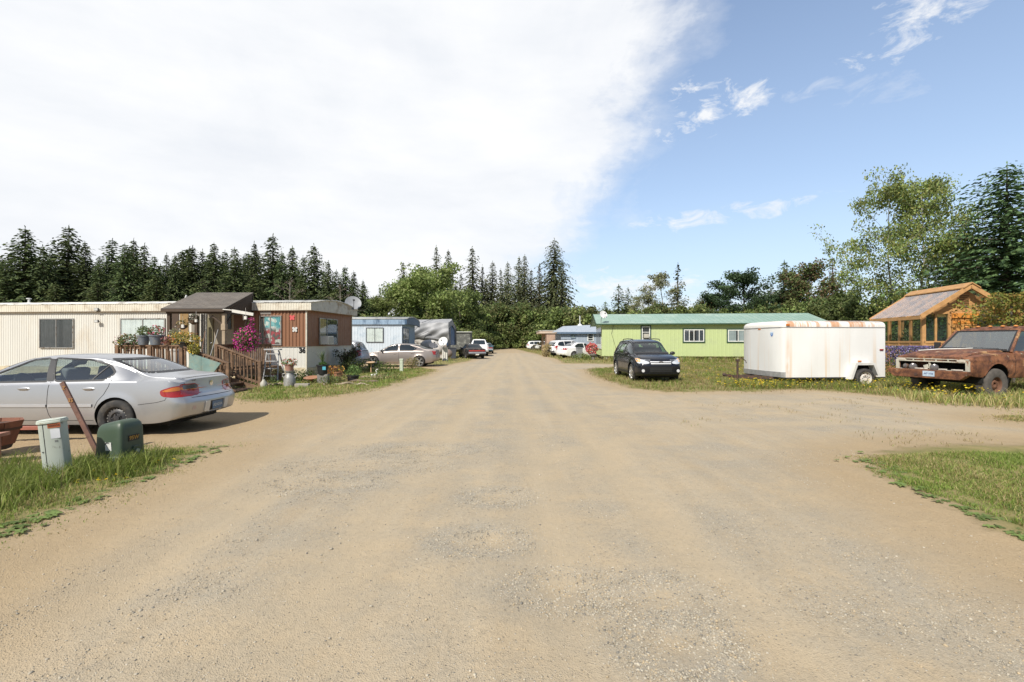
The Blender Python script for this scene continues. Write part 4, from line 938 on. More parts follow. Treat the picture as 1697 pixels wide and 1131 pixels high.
# silver minivan tail behind the brown home
van = dict(L=4.3, W=1.80, r=.335, wheels=(1.35, -1.30), wr_=.34, res=.06, arch_r=.39,
    zb=[(-2.15, .36), (-1.6, .25), (1.8, .24), (2.15, .32)], zs=[(-2.15, .98), (-1.5, 1.02), (1.2, .95), (2.15, .72)], zt=[(-2.15, 1.1), (-2.0, 1.32), (-1.75, 1.56), (-1.3, 1.66), (-.2, 1.68), (.5, 1.55), (1.2, 1.1), (2.0, .9), (2.15, .8)],
    w=[(-2.15, .78), (-1.9, .86), (-1.2, .9), (1.4, .9), (2.15, .72)], wr=[(-2.15, .6), (-1., .62), (.5, .62), (1.3, .7), (2.15, .55)],
    nose=dict(lean=[(.2, 0), (.6, .04), (.9, -.04)], curve=.15), tail=dict(lean=[(.3, .04), (.6, .08), (.9, .0), (1.5, -.1)], curve=.08, reach=.35),
    side=[[(1.1, 1.02), (.5, 1.48), (-.1, 1.55), (-.1, 1.02)], [(-.2, 1.03), (-.2, 1.55), (-1.1, 1.54), (-1.1, 1.05)], [(-1.2, 1.06), (-1.2, 1.53), (-1.62, 1.45), (-1.82, 1.2), (-1.7, 1.08)]], front=[(.64, 1.12), (.55, 1.5)], back=[(.66, 1.05), (.54, 1.52)],
    gaps=[[(-.15, 1.0), (-.15, .35)], [(-1.15, 1.03), (-1.05, .6)]], handles=[(0, .9), (-.95, .92)], mirror=(.9, 1.05), taillamp=[('S', [(-1.86, 1.12), (-2.3, 1.05), (-2.3, .74), (-2.0, .78)]), ('B', [(.6, 1.08), (.85, 1.08), (.85, .74), (.66, .78)])],
    strips=[('bumper_strip', 'B', [(-.7, .55), (.7, .55)], .05, BLK(), .01)])
r_, c_ = road_car(van, 'parked_car', 'silver hatchback in shade, its rear showing past the brown home corner', 'car', M('cool silver', (.42, .43, .45), .38, .6, .03, coat=.2), GLASSY()); put(r_, -8.45-2.15, 26.3, 180)
# white compact sedan by the green home
white = M('white paint', (.78, .78, .77), .3, 0, .02, coat=.6)
cor = dict(L=4.54, W=1.76, r=.32, wheels=(1.36, -1.24), wr_=.32, res=.06, arch_r=.37, flare=.02, roofp=.6,
    zb=[(-2.27, .34), (-1.6, .22), (1.9, .2), (2.27, .28)], zs=[(-2.27, .93), (-1.5, .97), (0, .94), (1.2, .9), (2.27, .6)], zt=[(-2.27, 1.02), (-1.9, 1.10), (-1.6, 1.14), (-1.1, 1.36), (-.5, 1.46), (.1, 1.45), (.7, 1.22), (1.2, .98), (1.9, .84), (2.27, .68)],
    w=[(-2.27, .72), (-2.0, .83), (-1.2, .88), (1.4, .88), (2.27, .68)], wr=[(-2.27, .6), (-1., .57), (0, .57), (.8, .62), (1.4, .67), (2.27, .5)],
    nose=dict(lean=[(.2, -.04), (.5, .02), (.8, -.05)], curve=.2), tail=dict(lean=[(.3, -.03), (.5, .04), (1.0, -.04)], curve=.14, reach=.4),
    side=[[(1.1, .98), (.42, 1.34), (.02, 1.38), (0, .98)], [(-.1, .98), (-.08, 1.375), (-.62, 1.35), (-1.12, 1.12), (-.95, 1.0)]], front=[(.62, 1.0), (.5, 1.36)], back=[(.58, 1.15), (.5, 1.36)],
    gaps=[[(-.05, .97), (-.05, .3)], [(1.1, .95), (1.06, .3)], [(-1.0, .97), (-.92, .6)]], handles=[(.12, .85), (-.84, .87)], mirror=(.9, 1.0), taillamp=[('S', [(-1.96, .98), (-2.3, .95), (-2.3, .78), (-2.05, .82)]), ('B', [(.5, .97), (.8, .97), (.8, .78), (.5, .78)])], rimk=.76, spokes=7)
r_, c_ = road_car(cor, 'parked_car', 'white low sedan nearest the flower pot by the green home', 'car', white); put(r_, 4.45+2.0, 43.2, 26)
# white SUV behind it
hig = dict(L=4.7, W=1.86, r=.36, wheels=(1.4, -1.34), wr_=.36, res=.065, arch_r=.42, flare=.03,
    zb=[(-2.35, .42), (-1.6, .3), (1.8, .28), (2.35, .36)], zs=[(-2.35, 1.02), (-1.5, 1.08), (1.2, 1.0), (2.35, .75)], zt=[(-2.35, 1.3), (-2.2, 1.5), (-2.0, 1.62), (-1.2, 1.71), (-.1, 1.72), (.4, 1.62), (1.2, 1.15), (2.1, .98), (2.35, .85)],
    w=[(-2.35, .8), (-2.0, .9), (-1.2, .93), (1.4, .93), (2.35, .75)], wr=[(-2.35, .62), (-1., .65), (.5, .64), (1.3, .7), (2.35, .55)],
    nose=dict(lean=[(.2, 0), (.6, .04), (.9, -.04)], curve=.15), tail=dict(lean=[(.3, .02), (.6, .06), (.9, .0), (1.6, -.16)], curve=.09, reach=.4),
    side=[[(1.05, 1.06), (.36, 1.54), (-.1, 1.58), (-.1, 1.07)], [(-.2, 1.07), (-.2, 1.58), (-1.1, 1.57), (-1.1, 1.09)], [(-1.2, 1.10), (-1.2, 1.56), (-1.75, 1.5), (-1.98, 1.25), (-1.8, 1.14)]], front=[(.66, 1.14), (.56, 1.56)], back=[(.68, 1.12), (.56, 1.54)],
    gaps=[[(-.15, 1.05), (-.15, .4)], [(-1.15, 1.05), (-1.05, .6)]], handles=[(.05, .95), (-.9, .97)], mirror=(.9, 1.1), taillamp=[('S', [(-2.0, 1.15), (-2.5, 1.12), (-2.5, .85), (-2.1, .88)]), ('B', [(.66, 1.13), (.9, 1.13), (.9, .85), (.7, .88)])],
    rails=(-1.6, .2, 1.78, .6), strips=[('bumper_strip', 'B', [(-.75, .52), (.75, .52)], .12, BLK(), .01)], spokes=6)
r_, c_ = road_car(hig, 'parked_car', 'white SUV with roof rails parked just behind the white low sedan', 'car', white); put(r_, 4.1+1.9, 48.2, 30)
r_ = copy_tree(r_); tag(r_, 'white wagon parked alone furthest along the right side of the road', 'car'); put(r_, 4.9, 80.5, 6); r_.scale = (1., 1, .94)
# black eighties sedan seen from behind
blk = dict(L=4.6, W=1.72, r=.31, wheels=(1.35, -1.25), wr_=.31, res=.06, arch_r=.36, flare=.0, tb=.03, roofp=.5,
    zb=[(-2.3, .38), (-1.6, .26), (1.9, .24), (2.3, .3)], zs=[(-2.3, .86), (-1.5, .88), (1.2, .85), (2.3, .68)], zt=[(-2.3, .93), (-1.7, .96), (-1.45, .98), (-.95, 1.30), (-.6, 1.35), (.2, 1.35), (.95, .96), (1.6, .88), (2.3, .74)],
    w=[(-2.3, .80), (-2.2, .83), (-1.2, .86), (1.4, .86), (2.3, .78)], wr=[(-2.3, .7), (-1.4, .62), (-.8, .56), (0, .56), (.9, .62), (1.4, .7), (2.3, .65)],
    nose=dict(lean=[(.2, 0), (.9, -.04)], curve=.05), tail=dict(lean=[(.3, .06), (.5, .08), (.56, .0), (.95, -.05)], curve=.04, reach=.3),
    side=[[(.85, .91), (.3, 1.26), (-.05, 1.27), (-.05, .91)], [(-.13, .91), (-.13, 1.27), (-.6, 1.26), (-.95, .95)]], front=[(.6, .98), (.5, 1.28)], back=[(.60, 1.0), (.50, 1.28)],
    gaps=[[(-.1, .9), (-.1, .3)]], handles=[(.1, .78)], mirror=(.75, .95), decals=[('rear_reflector', 'B', [(-.74, .80), (.74, .80), (.74, .68), (-.74, .68)], M('faded red lens', (.32, .04, .03), .25), .006), ('bumper', 'B', [(-.78, .62), (.78, .62), (.78, .50), (-.78, .50)], M('dull chrome', (.5, .49, .47), .35, .7), .05), ('licence_plate', 'B', [(-.17, .47), (.17, .47), (.17, .33), (-.17, .33)], M('white plate', (.75, .74, .7), .5), .03)],
    wstyle='steel')
r_, c_ = road_car(blk, 'parked_car', 'old black sedan with a full-width red tail lens, rear to the camera', 'car', M('worn black paint', (.025, .024, .024), .35, dirt=(.12, .1, .08), dscale=4)); put(r_, -3.45-.35, 42.6, 108)
# white pickup
def pickup():
    sp = dict(L=5.3, W=1.9, r=.37, wheels=(1.65, -1.55), wr_=.37, res=.07, arch_r=.44, flare=.01, tb=.02, roofp=.5,
        zb=[(-2.65, .56), (-1.9, .50), (1.6, .46), (2.65, .5)], zs=[(-2.65, 1.12), (1.2, 1.12), (2.3, 1.04), (2.65, .92)], zt=[(-2.65, 1.15), (-.9, 1.15), (-.86, 1.7), (-.7, 1.80), (.3, 1.80), (.6, 1.72), (1.15, 1.2), (2.3, 1.12), (2.65, 1.0)],
        w=[(-2.65, .92), (-2.5, .94), (2.2, .94), (2.65, .84)], wr=[(-2.65, .86), (-.95, .86), (-.8, .68), (.4, .68), (1.2, .8), (2.65, .74)],
        nose=dict(lean=[(.2, 0), (1., -.02)], curve=.05), tail=dict(lean=[(.2, 0), (1.2, -.02)], curve=.0, reach=.2),
        side=[[(1.0, 1.2), (.5, 1.68), (-.05, 1.70), (-.05, 1.2)], [(-.12, 1.2), (-.12, 1.70), (-.65, 1.68), (-.68, 1.22)]], front=[(.7, 1.26), (.6, 1.68)], back=[(.66, 1.24), (.58, 1.68)],
        gaps=[[(-.8, 1.1), (-.8, .5)], [(-.08, 1.1), (-.08, .5)]], handles=[(.1, 1.02)], mirror=(.85, 1.25), bgaps=[[(-.80, 1.1), (-.80, .62), (.80, .62), (.80, 1.1)]],
        taillamp=[('B', [(.83, 1.06), (.92, 1.06), (.92, .70), (.83, .70)])], decals=[('badge', 'B', [(-.1, .90), (.1, .90), (.1, .82), (-.1, .82)], M('blue badge', (.05, .1, .3), .4), .006)], wstyle='steel')
    root, c = road_car(sp, 'pickup_truck', 'white pickup truck parked beyond the old black sedan, tailgate to the camera', 'pickup truck', white, group=None)
    m = MB(); m.box((-2.76, 0, .56), (.16, 1.86, .18)); m.build('rear_bumper', M('dull chrome', (.5, .49, .47), .35, .7), root, bevel=.03)
    p = plate(root, (-2.85, 0, .56), (0, 0, R(-90)), (.7, .7, .66), '', 'plate white'); return root
r_ = pickup(); put(r_, -3.65, 50.2, 96)
r_ = copy_tree(car) if False else None
blu = dict(blk); r_, c_ = road_car(blu, 'parked_car', 'small dark blue car mostly hidden beyond the white pickup', 'car', M('teal paint', (.03, .09, .12), .3, coat=.5)); put(r_, -3.3, 60.0, 92); 
# ---------------------------------------------------------------- rusty pickup
def rust_mat():
    m = bpy.data.materials.new('rusted orange paint'); m.use_nodes = True; nt = m.node_tree; b = nt.nodes['Principled BSDF']; tc = N(nt, 'ShaderNodeTexCoord')
    def nz(sc, det=7, ro=.65, st=(1, 1, 1)):
        mp = N(nt, 'ShaderNodeMapping'); mp.inputs['Scale'].default_value = st; nt.links.new(tc.outputs['Object'], mp.inputs[0])
        n = N(nt, 'ShaderNodeTexNoise'); n.inputs['Scale'].default_value = sc; n.inputs['Detail'].default_value = det; n.inputs['Roughness'].default_value = ro; nt.links.new(mp.outputs[0], n.inputs[0]); return n.outputs[0]
    c = mixc(nt, ramp(nt, nz(2.2), [(.35, 0.), (.65, 1.)]), (.15, .062, .034), (.27, .115, .052))
    c = mixc(nt, ramp(nt, nz(5.5, 9, .7), [(.45, 0.), (.57, 1.)]), c, (.085, .036, .022))
    c = mixc(nt, ramp(nt, nz(3.1, 9, .7, (1, 1, .6)), [(.57, 0.), (.63, .9)]), c, (.40, .24, .11))
    c = mixc(nt, ramp(nt, nz(4.4, 9, .75), [(.62, 0.), (.66, 1.)]), c, (.47, .42, .31))
    c = mixc(nt, ramp(nt, nz(30, 4), [(.5, 0.), (.75, .5)]), c, (.20, .075, .04))
    nt.links.new(c, b.inputs['Base Color']); b.inputs['Roughness'].default_value = .62; b.inputs['Specular IOR Level'].default_value = .4
    bp = N(nt, 'ShaderNodeBump'); bp.inputs['Strength'].default_value = .35; bp.inputs['Distance'].default_value = .006; nt.links.new(nz(14, 6), bp.inputs['Height']); nt.links.new(bp.outputs[0], b.inputs['Normal']); return m
RUST = rust_mat()
def old_truck():
    root = thing('pickup_truck', 'rusted orange old pickup with loose headlamps on its bumper, standing in weeds', 'pickup truck')
    cream = M('old cream paint', (.47, .45, .37), .6, dirt=(.22, .10, .05), dscale=5, dlo=.52, dhi=.62); dk = M('grille void', (.012, .011, .010), .9)
    L = 5.3; sp = dict(L=L, W=2.0, wheels=(1.60, -1.55), wr_=.40, res=.045, flare=.012, tb=.03, roofp=.42, crease=(1.06, .012),
        zb=[(-2.65, .62), (-1.9, .58), (.9, .56), (1.2, .56), (2.3, .60), (2.65, .66)], zs=[(-2.65, 1.18), (0, 1.24), (1.0, 1.24), (2.3, 1.17), (2.62, 1.13), (2.65, 1.11)],
        zt=[(-2.65, 1.21), (-1.1, 1.23), (0, 1.30), (.9, 1.36), (1.5, 1.35), (2.2, 1.29), (2.5, 1.22), (2.65, 1.15)],
        w=[(-2.65, .97), (-2.5, .985), (2.3, .985), (2.6, .97), (2.65, .95)], wr=[(-2.65, .92), (.8, .92), (1.0, .80), (2.2, .78), (2.65, .80)],
        nose=dict(lean=[(.5, 0), (1.2, .0)], curve=.05), tail=dict(lean=[(.2, 0), (1.2, 0)], curve=.0, reach=.2))
    c = Car(sp); arch = [[(x+.50*math.cos(a), .47+.52*math.sin(a)) for a in np.linspace(-.6, math.pi+.6, 22)] for x in sp['wheels']]
    c.cut([('S', a) for a in arch]+[('F', [(-.84, 1.0), (.84, 1.0), (.84, .76), (-.84, .76)], 2.4, 3.)]); c.body(RUST, root)
    lip = MB()
    for view in 'LR':
        for a in arch: c.strip(view, [p for p in a if p[1] > .5], .035, False, .012, mb=lip)
    lip.build('arch_lip', RUST, root)
    m = MB(); m.box((2.1, 0, .88), (.03, 1.7, .40)); m.box((2.3, 0, .74), (.5, 1.7, .03)); m.box((2.3, 0, 1.06), (.6, 1.72, .02))
    for sg in (-1, 1): m.box((2.35, sg*.87, .88), (.5, .03, .34))
    m.build('grille_void', dk, root)
    # cream grille surround
    fx = 2.645
    m = MB(); m.box((fx, 0, 1.075), (.05, 1.86, .025)); m.box((fx, 0, 1.005), (.05, 1.86, .035)); m.box((fx, 0, .755), (.05, 1.78, .03))
    for sg in (-1, 1): m.box((fx-.01, sg*.90, .89), (.08, .075, .30)); m.box((fx, sg*.78, 1.04), (.04, .26, .05))
    for y in (-.45, -.15, .15, .45): m.box((fx, y, 1.04), (.04, .035, .05))
    m.box((fx-.02, -.02, .88), (.04, .05, .24), Matrix.Rotation(.15, 3, 'X')); m.box((fx-.02, -.12, .84), (.04, .12, .12), Matrix.Rotation(.3, 3, 'X'))
    gs = m.build('grille_surround', cream, root, bevel=.008)
    m = MB(); m.box((fx-.03, 0, 1.04), (.03, 1.3, .06)); m.build('upper_void', dk, gs)
    for sg in (-1, 1):
        m = MB(); m.box((fx+.02, sg*.76, 1.04), (.03, .19, .048)); m.build('marker_light', M('dull lens', (.55, .5, .42), .2), root, bevel=.008)
    m = MB(); m.box((2.2, -.55, .9), (.06, .5, .26)); m.build('radiator_scrap', RUST, root)
    # loose sealed-beam lamps
    for i, (y, rx, tilt) in enumerate(((-.62, .085, .9), (-.40, .10, -1.9), (.16, .10, -1.7))):
        m = MB(); rot = Matrix.Rotation(R(90), 3, 'Y') @ Matrix.Rotation(tilt*.4, 3, 'X')
        m.lathe([(0, -.12), (.03, -.11), (.07, -.06), (rx, 0), (rx, .012)], n=20, rot=rot, cap=False); o = m.build('loose_headlamp', M('tarnished chrome', (.5, .38, .31), .25, .85, dirt=(.25, .13, .08), dscale=12, dlo=.5, dhi=.7), root, smooth=True, loc=(fx+.09, y, .84))
        m = MB(); m.lathe([(0, .03), (rx*.7, .02), (rx*.96, .004)], n=20, rot=rot, cap=False); m.build('lens', M('lamp hollow', (.16, .15, .15), .2, .4), o, smooth=True)
    m = MB()
    for k in range(9): m.box((fx+.04+random.uniform(-.03, .05), random.uniform(-.3, .8), .79), (.08, random.uniform(.06, .2), .03), Matrix.Rotation(random.uniform(-.5, .5), 3, 'Z'))
    m.build('loose_trim', M('pale debris', (.6, .55, .48), .6), root)
    # bumper
    m = MB(); m.prism([(-1.03, .76), (1.03, .76), (1.02, .66), (.86, .52), (-.86, .52), (-1.02, .66)], 2.70, 2.88, 'x'); bu = m.build('front_bumper', RUST, root, bevel=.015)
    m = MB(); m.lathe([(0, 0), (.05, 0), (.05, .02), (0, .02)], n=8, rot=Matrix.Rotation(R(90), 3, 'Y')); m.build('tow_bolt', M('bolt dark', (.08, .04, .03), .7), bu, loc=(2.88, .18-.4, .62))
    p = plate(bu, (2.886, .26-.15, .655), (0, 0, R(90)), (.45, .55, .66), '', 'plate blue pale'); put_text('A47 193B', .072, p, (0, -.004, 0), (R(90), 0, 0), M('plate ink', (.05, .07, .2), .6), sx=.85)
    for sg in (-1, 1):
        m = MB(); m.box((2.62, sg*.5, .6), (.2, .08, .1)); m.build('bumper_bracket', dk, root)
    # cab
    m = MB(); rk = Matrix
    P = []
    def ring(x, z, y, cr): return [(x, -y, z), (x, y, z)]
    A = [(.98, .80, 1.24), (.32, .70, 1.79), (.15, .69, 1.87), (-.75, .69, 1.88), (-.92, .72, 1.80), (-1.02, .80, 1.22)]
    ZR = lambda z: 1.25+(z-1.2)*1.16; YR = 1.07; roof = MB(); prof = [(.37, 1.765, .71), (.30, 1.82, .70), (.12, 1.865, .66), (-.3, 1.89, .64), (-.72, 1.875, .65), (-.90, 1.82, .70), (-.95, 1.76, .715)]
    rows = []
    for x, z, y in prof:
        z = ZR(z); y = y*YR; rows.append([(x, y*math.cos(t)**.5*(1 if t < math.pi/2 else -1) if False else y*k, z-(.07 if abs(k) > .99 else .018 if abs(k) > .85 else 0)) for t, k in [(0, q) for q in (-1.03, -.9, -.6, 0, .6, .9, 1.03)]])
    V_ = [p for r in rows for p in r]; n = 7; roof.add(V_, [(i*n+k, i*n+k+1, (i+1)*n+k+1, (i+1)*n+k) for i in range(len(rows)-1) for k in range(n-1)])
    roof.build('roof', RUST, root, smooth=True).modifiers.new('thick', 'SOLIDIFY').thickness = .03
    K = lambda x, y, z: (x, y*YR, ZR(z))
    pil = MB()
    for sg in (-1, 1):
        pil.beam(K(.97, sg*.85, 1.22), K(.34, sg*.715, 1.78), .06, .07); pil.beam(K(-.98, sg*.85, 1.22), K(-.92, sg*.725, 1.78), .09, .07, (1, 0, 0)); pil.beam(K(-.02, sg*.87, 1.22), K(-.02, sg*.73, 1.78), .05, .03, (1, 0, 0))
        pil.beam(K(.35, sg*.725, 1.765), K(-.92, sg*.735, 1.765), .05, .05)
    pil.bb(K(-1.03, -.87, 1.18), K(-.96, .87, 1.34)); pil.build('cab_pillar', RUST, root, bevel=.012)
    rub = MB()
    W_ = [K(.97, -.80, 1.25), K(.97, .80, 1.25), K(.36, .68, 1.765), K(.36, -.68, 1.765)]
    for a, b in zip(W_, W_[1:]+W_[:1]): rub.beam(a, b, .045, .035)
    rub.build('windscreen_seal', BLK(), root)
    g = MB(); g.add([K(.965, -.79, 1.255), K(.965, .79, 1.255), K(.365, .67, 1.76), K(.365, -.67, 1.76)], [(0, 1, 2, 3)]); g.build('windscreen', glass_mat('dusty glass', (.50, .60, .62), .12, .82, .06), root)
    for sg in (-1, 1):
        g = MB(); g.add([K(.9, sg*.845, 1.25), K(.0, sg*.865, 1.25), K(.0, sg*.735, 1.75), K(.36, sg*.725, 1.75)], [(0, 1, 2, 3)]); g.add([K(-.05, sg*.865, 1.25), K(-.93, sg*.85, 1.25), K(-.9, sg*.735, 1.75), K(-.05, sg*.735, 1.75)], [(0, 1, 2, 3)]); g.build('side_window', glass_mat('dusty side glass', (.4, .5, .5), .1, .9), root)
    g = MB(); g.add([K(-.98, -.78, 1.34), K(-.98, .78, 1.34), K(-.92, .68, 1.75), K(-.92, -.68, 1.75)], [(0, 1, 2, 3)]); g.build('rear_window', glass_mat('dusty side glass', (.4, .5, .5), .1, .9), root)
    m = MB(); m.box((-.62, 0, 1.05), (.55, 1.5, .25)); m.box((-.86, 0, 1.33), (.14, 1.5, .42), Matrix.Rotation(-.15, 3, 'Y')); m.build('bench_seat', M('tan vinyl', (.30, .22, .13), .6), root, bevel=.05)
    m = MB(); m.box((.78, 0, 1.26), (.3, 1.6, .12)); m.build('dashboard', M('dash', (.035, .035, .037), .7), root, bevel=.03)
    m = MB(); m.lathe([(.2+.013*math.cos(a), .013*math.sin(a)) for a in np.linspace(0, 6.283, 9)], n=24, rot=Matrix.Rotation(R(-50), 3, 'Y'), cap=False); m.build('steering_wheel', BLK(), root, smooth=True, loc=(.35, .42, 1.45))
    for y in (-.6, -.3, 0, .3, .6):
        m = MB(); m.ell((.20, y, ZR(1.885)), (.06, .05, .03)); m.build('roof_marker', M('amber marker', (.55, .22, .05), .3), root, smooth=True)
    # hood edge, bed, wipers, mirrors
    gap = MB()
    for sg in (-1, 1): c.strip('T', [(.98, sg*.80), (2.55, sg*.80)], .012, off=.002, mb=gap)
    for v in 'LR': c.strip(v, [(.92, 1.18), (.90, .6)], .012, off=.002, mb=gap); c.strip(v, [(-1.02, 1.18), (-1.02, .6)], .02, off=.002, mb=gap)
    c.strip('T', [(1.02, -.82), (1.02, .82)], .02, off=.002, mb=gap); gap.build('panel_gap', M('gap', (.015, .015, .015), .9), root)
    m = MB(); m.bb((1.0, -.84, 1.31), (1.12, .84, 1.37)); m.build('cowl', M('cowl black', (.03, .028, .027), .8), root, bevel=.01)
    m = MB(); m.tube([(1.08, .1, 1.40), (.93, .62, 1.38)], .008); m.build('wiper', BLK(), root); m = MB(); m.tube([(1.1, -.75, 1.39), (1.25, .02, 1.40)], .01); m.build('wiper', BLK(), root)
    m = MB(); m.box((.80, -1.02, 1.46), (.06, .16, .2)); m.tube([(.8, -.86, 1.36), (.8, -1.0, 1.46)], .012); m.build('door_mirror', BLK(), root, bevel=.02)
    m = MB(); m.box((1.45, -.35, 1.365), (.3, .22, .012)); m.build('hood_vent', BLK(), root)
    m = MB(); m.tube([(1.15, .12, 1.385), (1.5, .05, 1.37), (1.75, -.35, 1.355), (2.2, -.62, 1.31)], .012); m.build('pale_hose', M('pale hose', (.7, .68, .62), .5), root, smooth=True)
    bed = MB(); bed.bb((-2.62, -.93, 1.17), (-1.1, .93, 1.27)); bed.build('bed_floor', M('bed dark', (.03, .02, .018), .9), root)
    fr = MB(); fr.bb((-2.5, -.45, .5), (2.5, -.36, .62)); fr.bb((-2.5, .36, .5), (2.5, .45, .62)); fr.bb((1.62, -.8, .38), (1.82, .8, .5)); fr.bb((.3, -.3, .48), (1.9, .3, .9)); fr.build('chassis', dk, root)
    for x in sp['wheels']:
        well(root, x, .5, .50, 1.9, M('well dark', (.012, .012, .012), .95))
        for sg in (-1, 1): add_wheel(root, x, sg*.82, .38, .45, .29, sg, 'white', .215, col=M('rust rim', (.15, .07, .04), .8), matt=M('perished rubber', (.085, .075, .065), .95, bump=.6, bscale=30, var=.3, vscale=8))
    return root
tr = old_truck()
# facing left and slightly to the camera; bumper runs (11.8, 14.3) - (12.3, 12.3)
fd = Vector((-.97, -.24, 0)).normalized(); cx = (11.8+12.3)/2; cy = (14.3+12.3)/2; q = Vector((cx, cy, 0))-fd*2.88
tr.location = (q.x, q.y, 0.0); tr.rotation_euler = (0, 0, math.atan2(fd.y, fd.x))
# ---------------------------------------------------------------- white cargo trailer
def trailer():
    W, L = 2.3, 3.75; root = thing('cargo_trailer', 'white enclosed cargo trailer with rust streaks under its roof edge', 'trailer', (9.2, 15.45, 0), R(5))
    m = bpy.data.materials.new('rust-streaked white skin'); m.use_nodes = True; nt = m.node_tree; b = nt.nodes['Principled BSDF']; tc = N(nt, 'ShaderNodeTexCoord'); sp = N(nt, 'ShaderNodeSeparateXYZ'); nt.links.new(tc.outputs['Object'], sp.inputs[0])
    def nz(sc, st, det=6):
        mp = N(nt, 'ShaderNodeMapping'); mp.inputs['Scale'].default_value = st; nt.links.new(tc.outputs['Object'], mp.inputs[0]); n = N(nt, 'ShaderNodeTexNoise'); n.inputs['Scale'].default_value = sc; n.inputs['Detail'].default_value = det; nt.links.new(mp.outputs[0], n.inputs[0]); return n.outputs[0]
    c = mixc(nt, ramp(nt, nz(1.5, (1, 1, .4)), [(.35, 0.), (.7, 1.)]), (.72, .72, .70), (.66, .65, .62))
    col = nz(5.5, (1, 1, .03), 3)                         # runs below the rail
    st = ramp(nt, col, [(.55, 0.), (.66, 1.)]); lim = ramp(nt, math_n(nt, 'MULTIPLY', sp.outputs[2], .5), [(.15, .9), (.6, .5), (.95, .1)])
    c = mixc(nt, math_n(nt, 'MULTIPLY', math_n(nt, 'MULTIPLY', st, lim), .55), c, (.62, .36, .12))
    near = ramp(nt, math_n(nt, 'ABSOLUTE', math_n(nt, 'SUBTRACT', sp.outputs[0], .17)), [(0., 1.), (.10, 0.)])
    c = mixc(nt, math_n(nt, 'MULTIPLY', math_n(nt, 'MULTIPLY', near, ramp(nt, nz(7, (1, 1, .25)), [(.35, .1), (.6, 1.)])), math_n(nt, 'MULTIPLY', lim, 1.0)), c, (.55, .28, .08))
    nt.links.new(c, b.inputs['Base Color']); b.inputs['Roughness'].default_value = .4
    skin = m
    m = bpy.data.materials.new('rusty roof edge'); m.use_nodes = True; nt = m.node_tree; b = nt.nodes['Principled BSDF']; tc = N(nt, 'ShaderNodeTexCoord'); sp2 = N(nt, 'ShaderNodeSeparateXYZ'); nt.links.new(tc.outputs['Object'], sp2.inputs[0])
    mp = N(nt, 'ShaderNodeMapping'); mp.inputs['Scale'].default_value = (1, .35, .02); nt.links.new(tc.outputs['Object'], mp.inputs[0]); n = N(nt, 'ShaderNodeTexNoise'); n.inputs['Scale'].default_value = 4.6; n.inputs['Detail'].default_value = 5; n.inputs['Roughness'].default_value = .7; nt.links.new(mp.outputs[0], n.inputs[0])
    fx = math_n(nt, 'MULTIPLY', ramp(nt, n.outputs[0], [(.45, 0.), (.50, .45), (.58, .8)]), ramp(nt, math_n(nt, 'MULTIPLY', sp2.outputs[0], .25), [(.02, 0.), (.05, 1.), (.86, 1.), (.92, 0.)]))
    nt.links.new(mixc(nt, fx, (.70, .68, .63), (.46, .20, .06)), b.inputs['Base Color']); b.inputs['Roughness'].default_value = .5; edge = m
    z0, z1, zt = .36, 2.06, 2.29
    mb = MB(); cx = .22                                    # body: slightly pointed, round-cornered nose
    cx = .10; plan = [(cx, 0), (.03, .02), (-.01, .09), (-.06, .6), (-.08, W/2), (-.06, W-.6), (-.01, W-.09), (.03, W-.02), (cx, W), (L, W), (L, 0)]
    mb.prism(plan, z0, z1, 'z'); mb.build('box_body', skin, root, auto=30)
    rf = MB(); lay = []
    for ins, z in ((0, z1+.025), (.0, z1+.09), (.03, z1+.16), (.09, z1+.205), (.2, zt), (.6, zt+.03)):
        lay.append([(max(-9, x+(ins*.9 if x < 1 else -ins*.3)), min(max(y, 0)+(ins if y < W/2-.01 else (-ins if y > W/2+.01 else 0)), W) if True else y, z) for x, y in plan])
    n = len(plan); V_ = [p for r in lay for p in r]
    rf.add(V_, [(i*n+k, i*n+(k+1) % n, (i+1)*n+(k+1) % n, (i+1)*n+k) for i in range(len(lay)-1) for k in range(n)]+[tuple(range((len(lay)-1)*n, len(lay)*n))])
    rf.build('roof', edge, root, auto=50)
    rl = MB(); 
    for a, b_ in zip(plan[:-1]+[plan[-1]], plan[1:]+[plan[0]]): rl.beam((a[0], a[1], z1+.012), (b_[0], b_[1], z1+.012), .03, .022)
    rl.build('drip_rail', M('galv', (.5, .5, .5), .45, .5), root)
    sk = MB()
    for a, b_ in zip(plan[:8], plan[1:9]): 
        sk.beam((a[0]-.004, a[1], z0+.09), (b_[0]-.004, b_[1], z0+.09), .012, .18)
    sk.build('stone_guard', M('galv guard', (.45, .45, .44), .5, .6, .2, 6), root)
    rv = MB()
    for x in [.26, .42]+[.42+.41*k for k in range(1, 9)]:
        for k in range(24): rv.cyl((x, -.004, z0+.06+k*.07), (x, .004, z0+.06+k*.07), .006, n=6)
    rv.build('rivet', M('rivet', (.55, .52, .48), .5), root)
    bs = MB(); bs.bb((.1, -.004, z0-.035), (L, W+.004, z0-.001)); bs.build('floor_frame', M('frame black', (.03, .03, .03), .7), root)
    # fender
    fp = [(2.26, .30), (2.34, .30), (2.52, .78), (3.10, .78), (3.26, .42), (3.34, .42), (3.16, .86), (2.46, .86)]
    f = MB(); f.prism(fp, -.24, -.003); f.build('fender', M('fender grey white', (.62, .61, .58), .55), root)
    f = MB(); f.prism([(2.36, .30), (2.52, .775), (3.10, .775), (3.26, .30)], -.006, -.0035); f.build('wheel_opening', M('well dark', (.012, .012, .012), .95), root)
    add_wheel(root, 2.83, -.13, .33, .33, .2, -1, 'white', .225); add_wheel(root, 2.83, W-.1, .33, .33, .2, 1, 'white', .225)
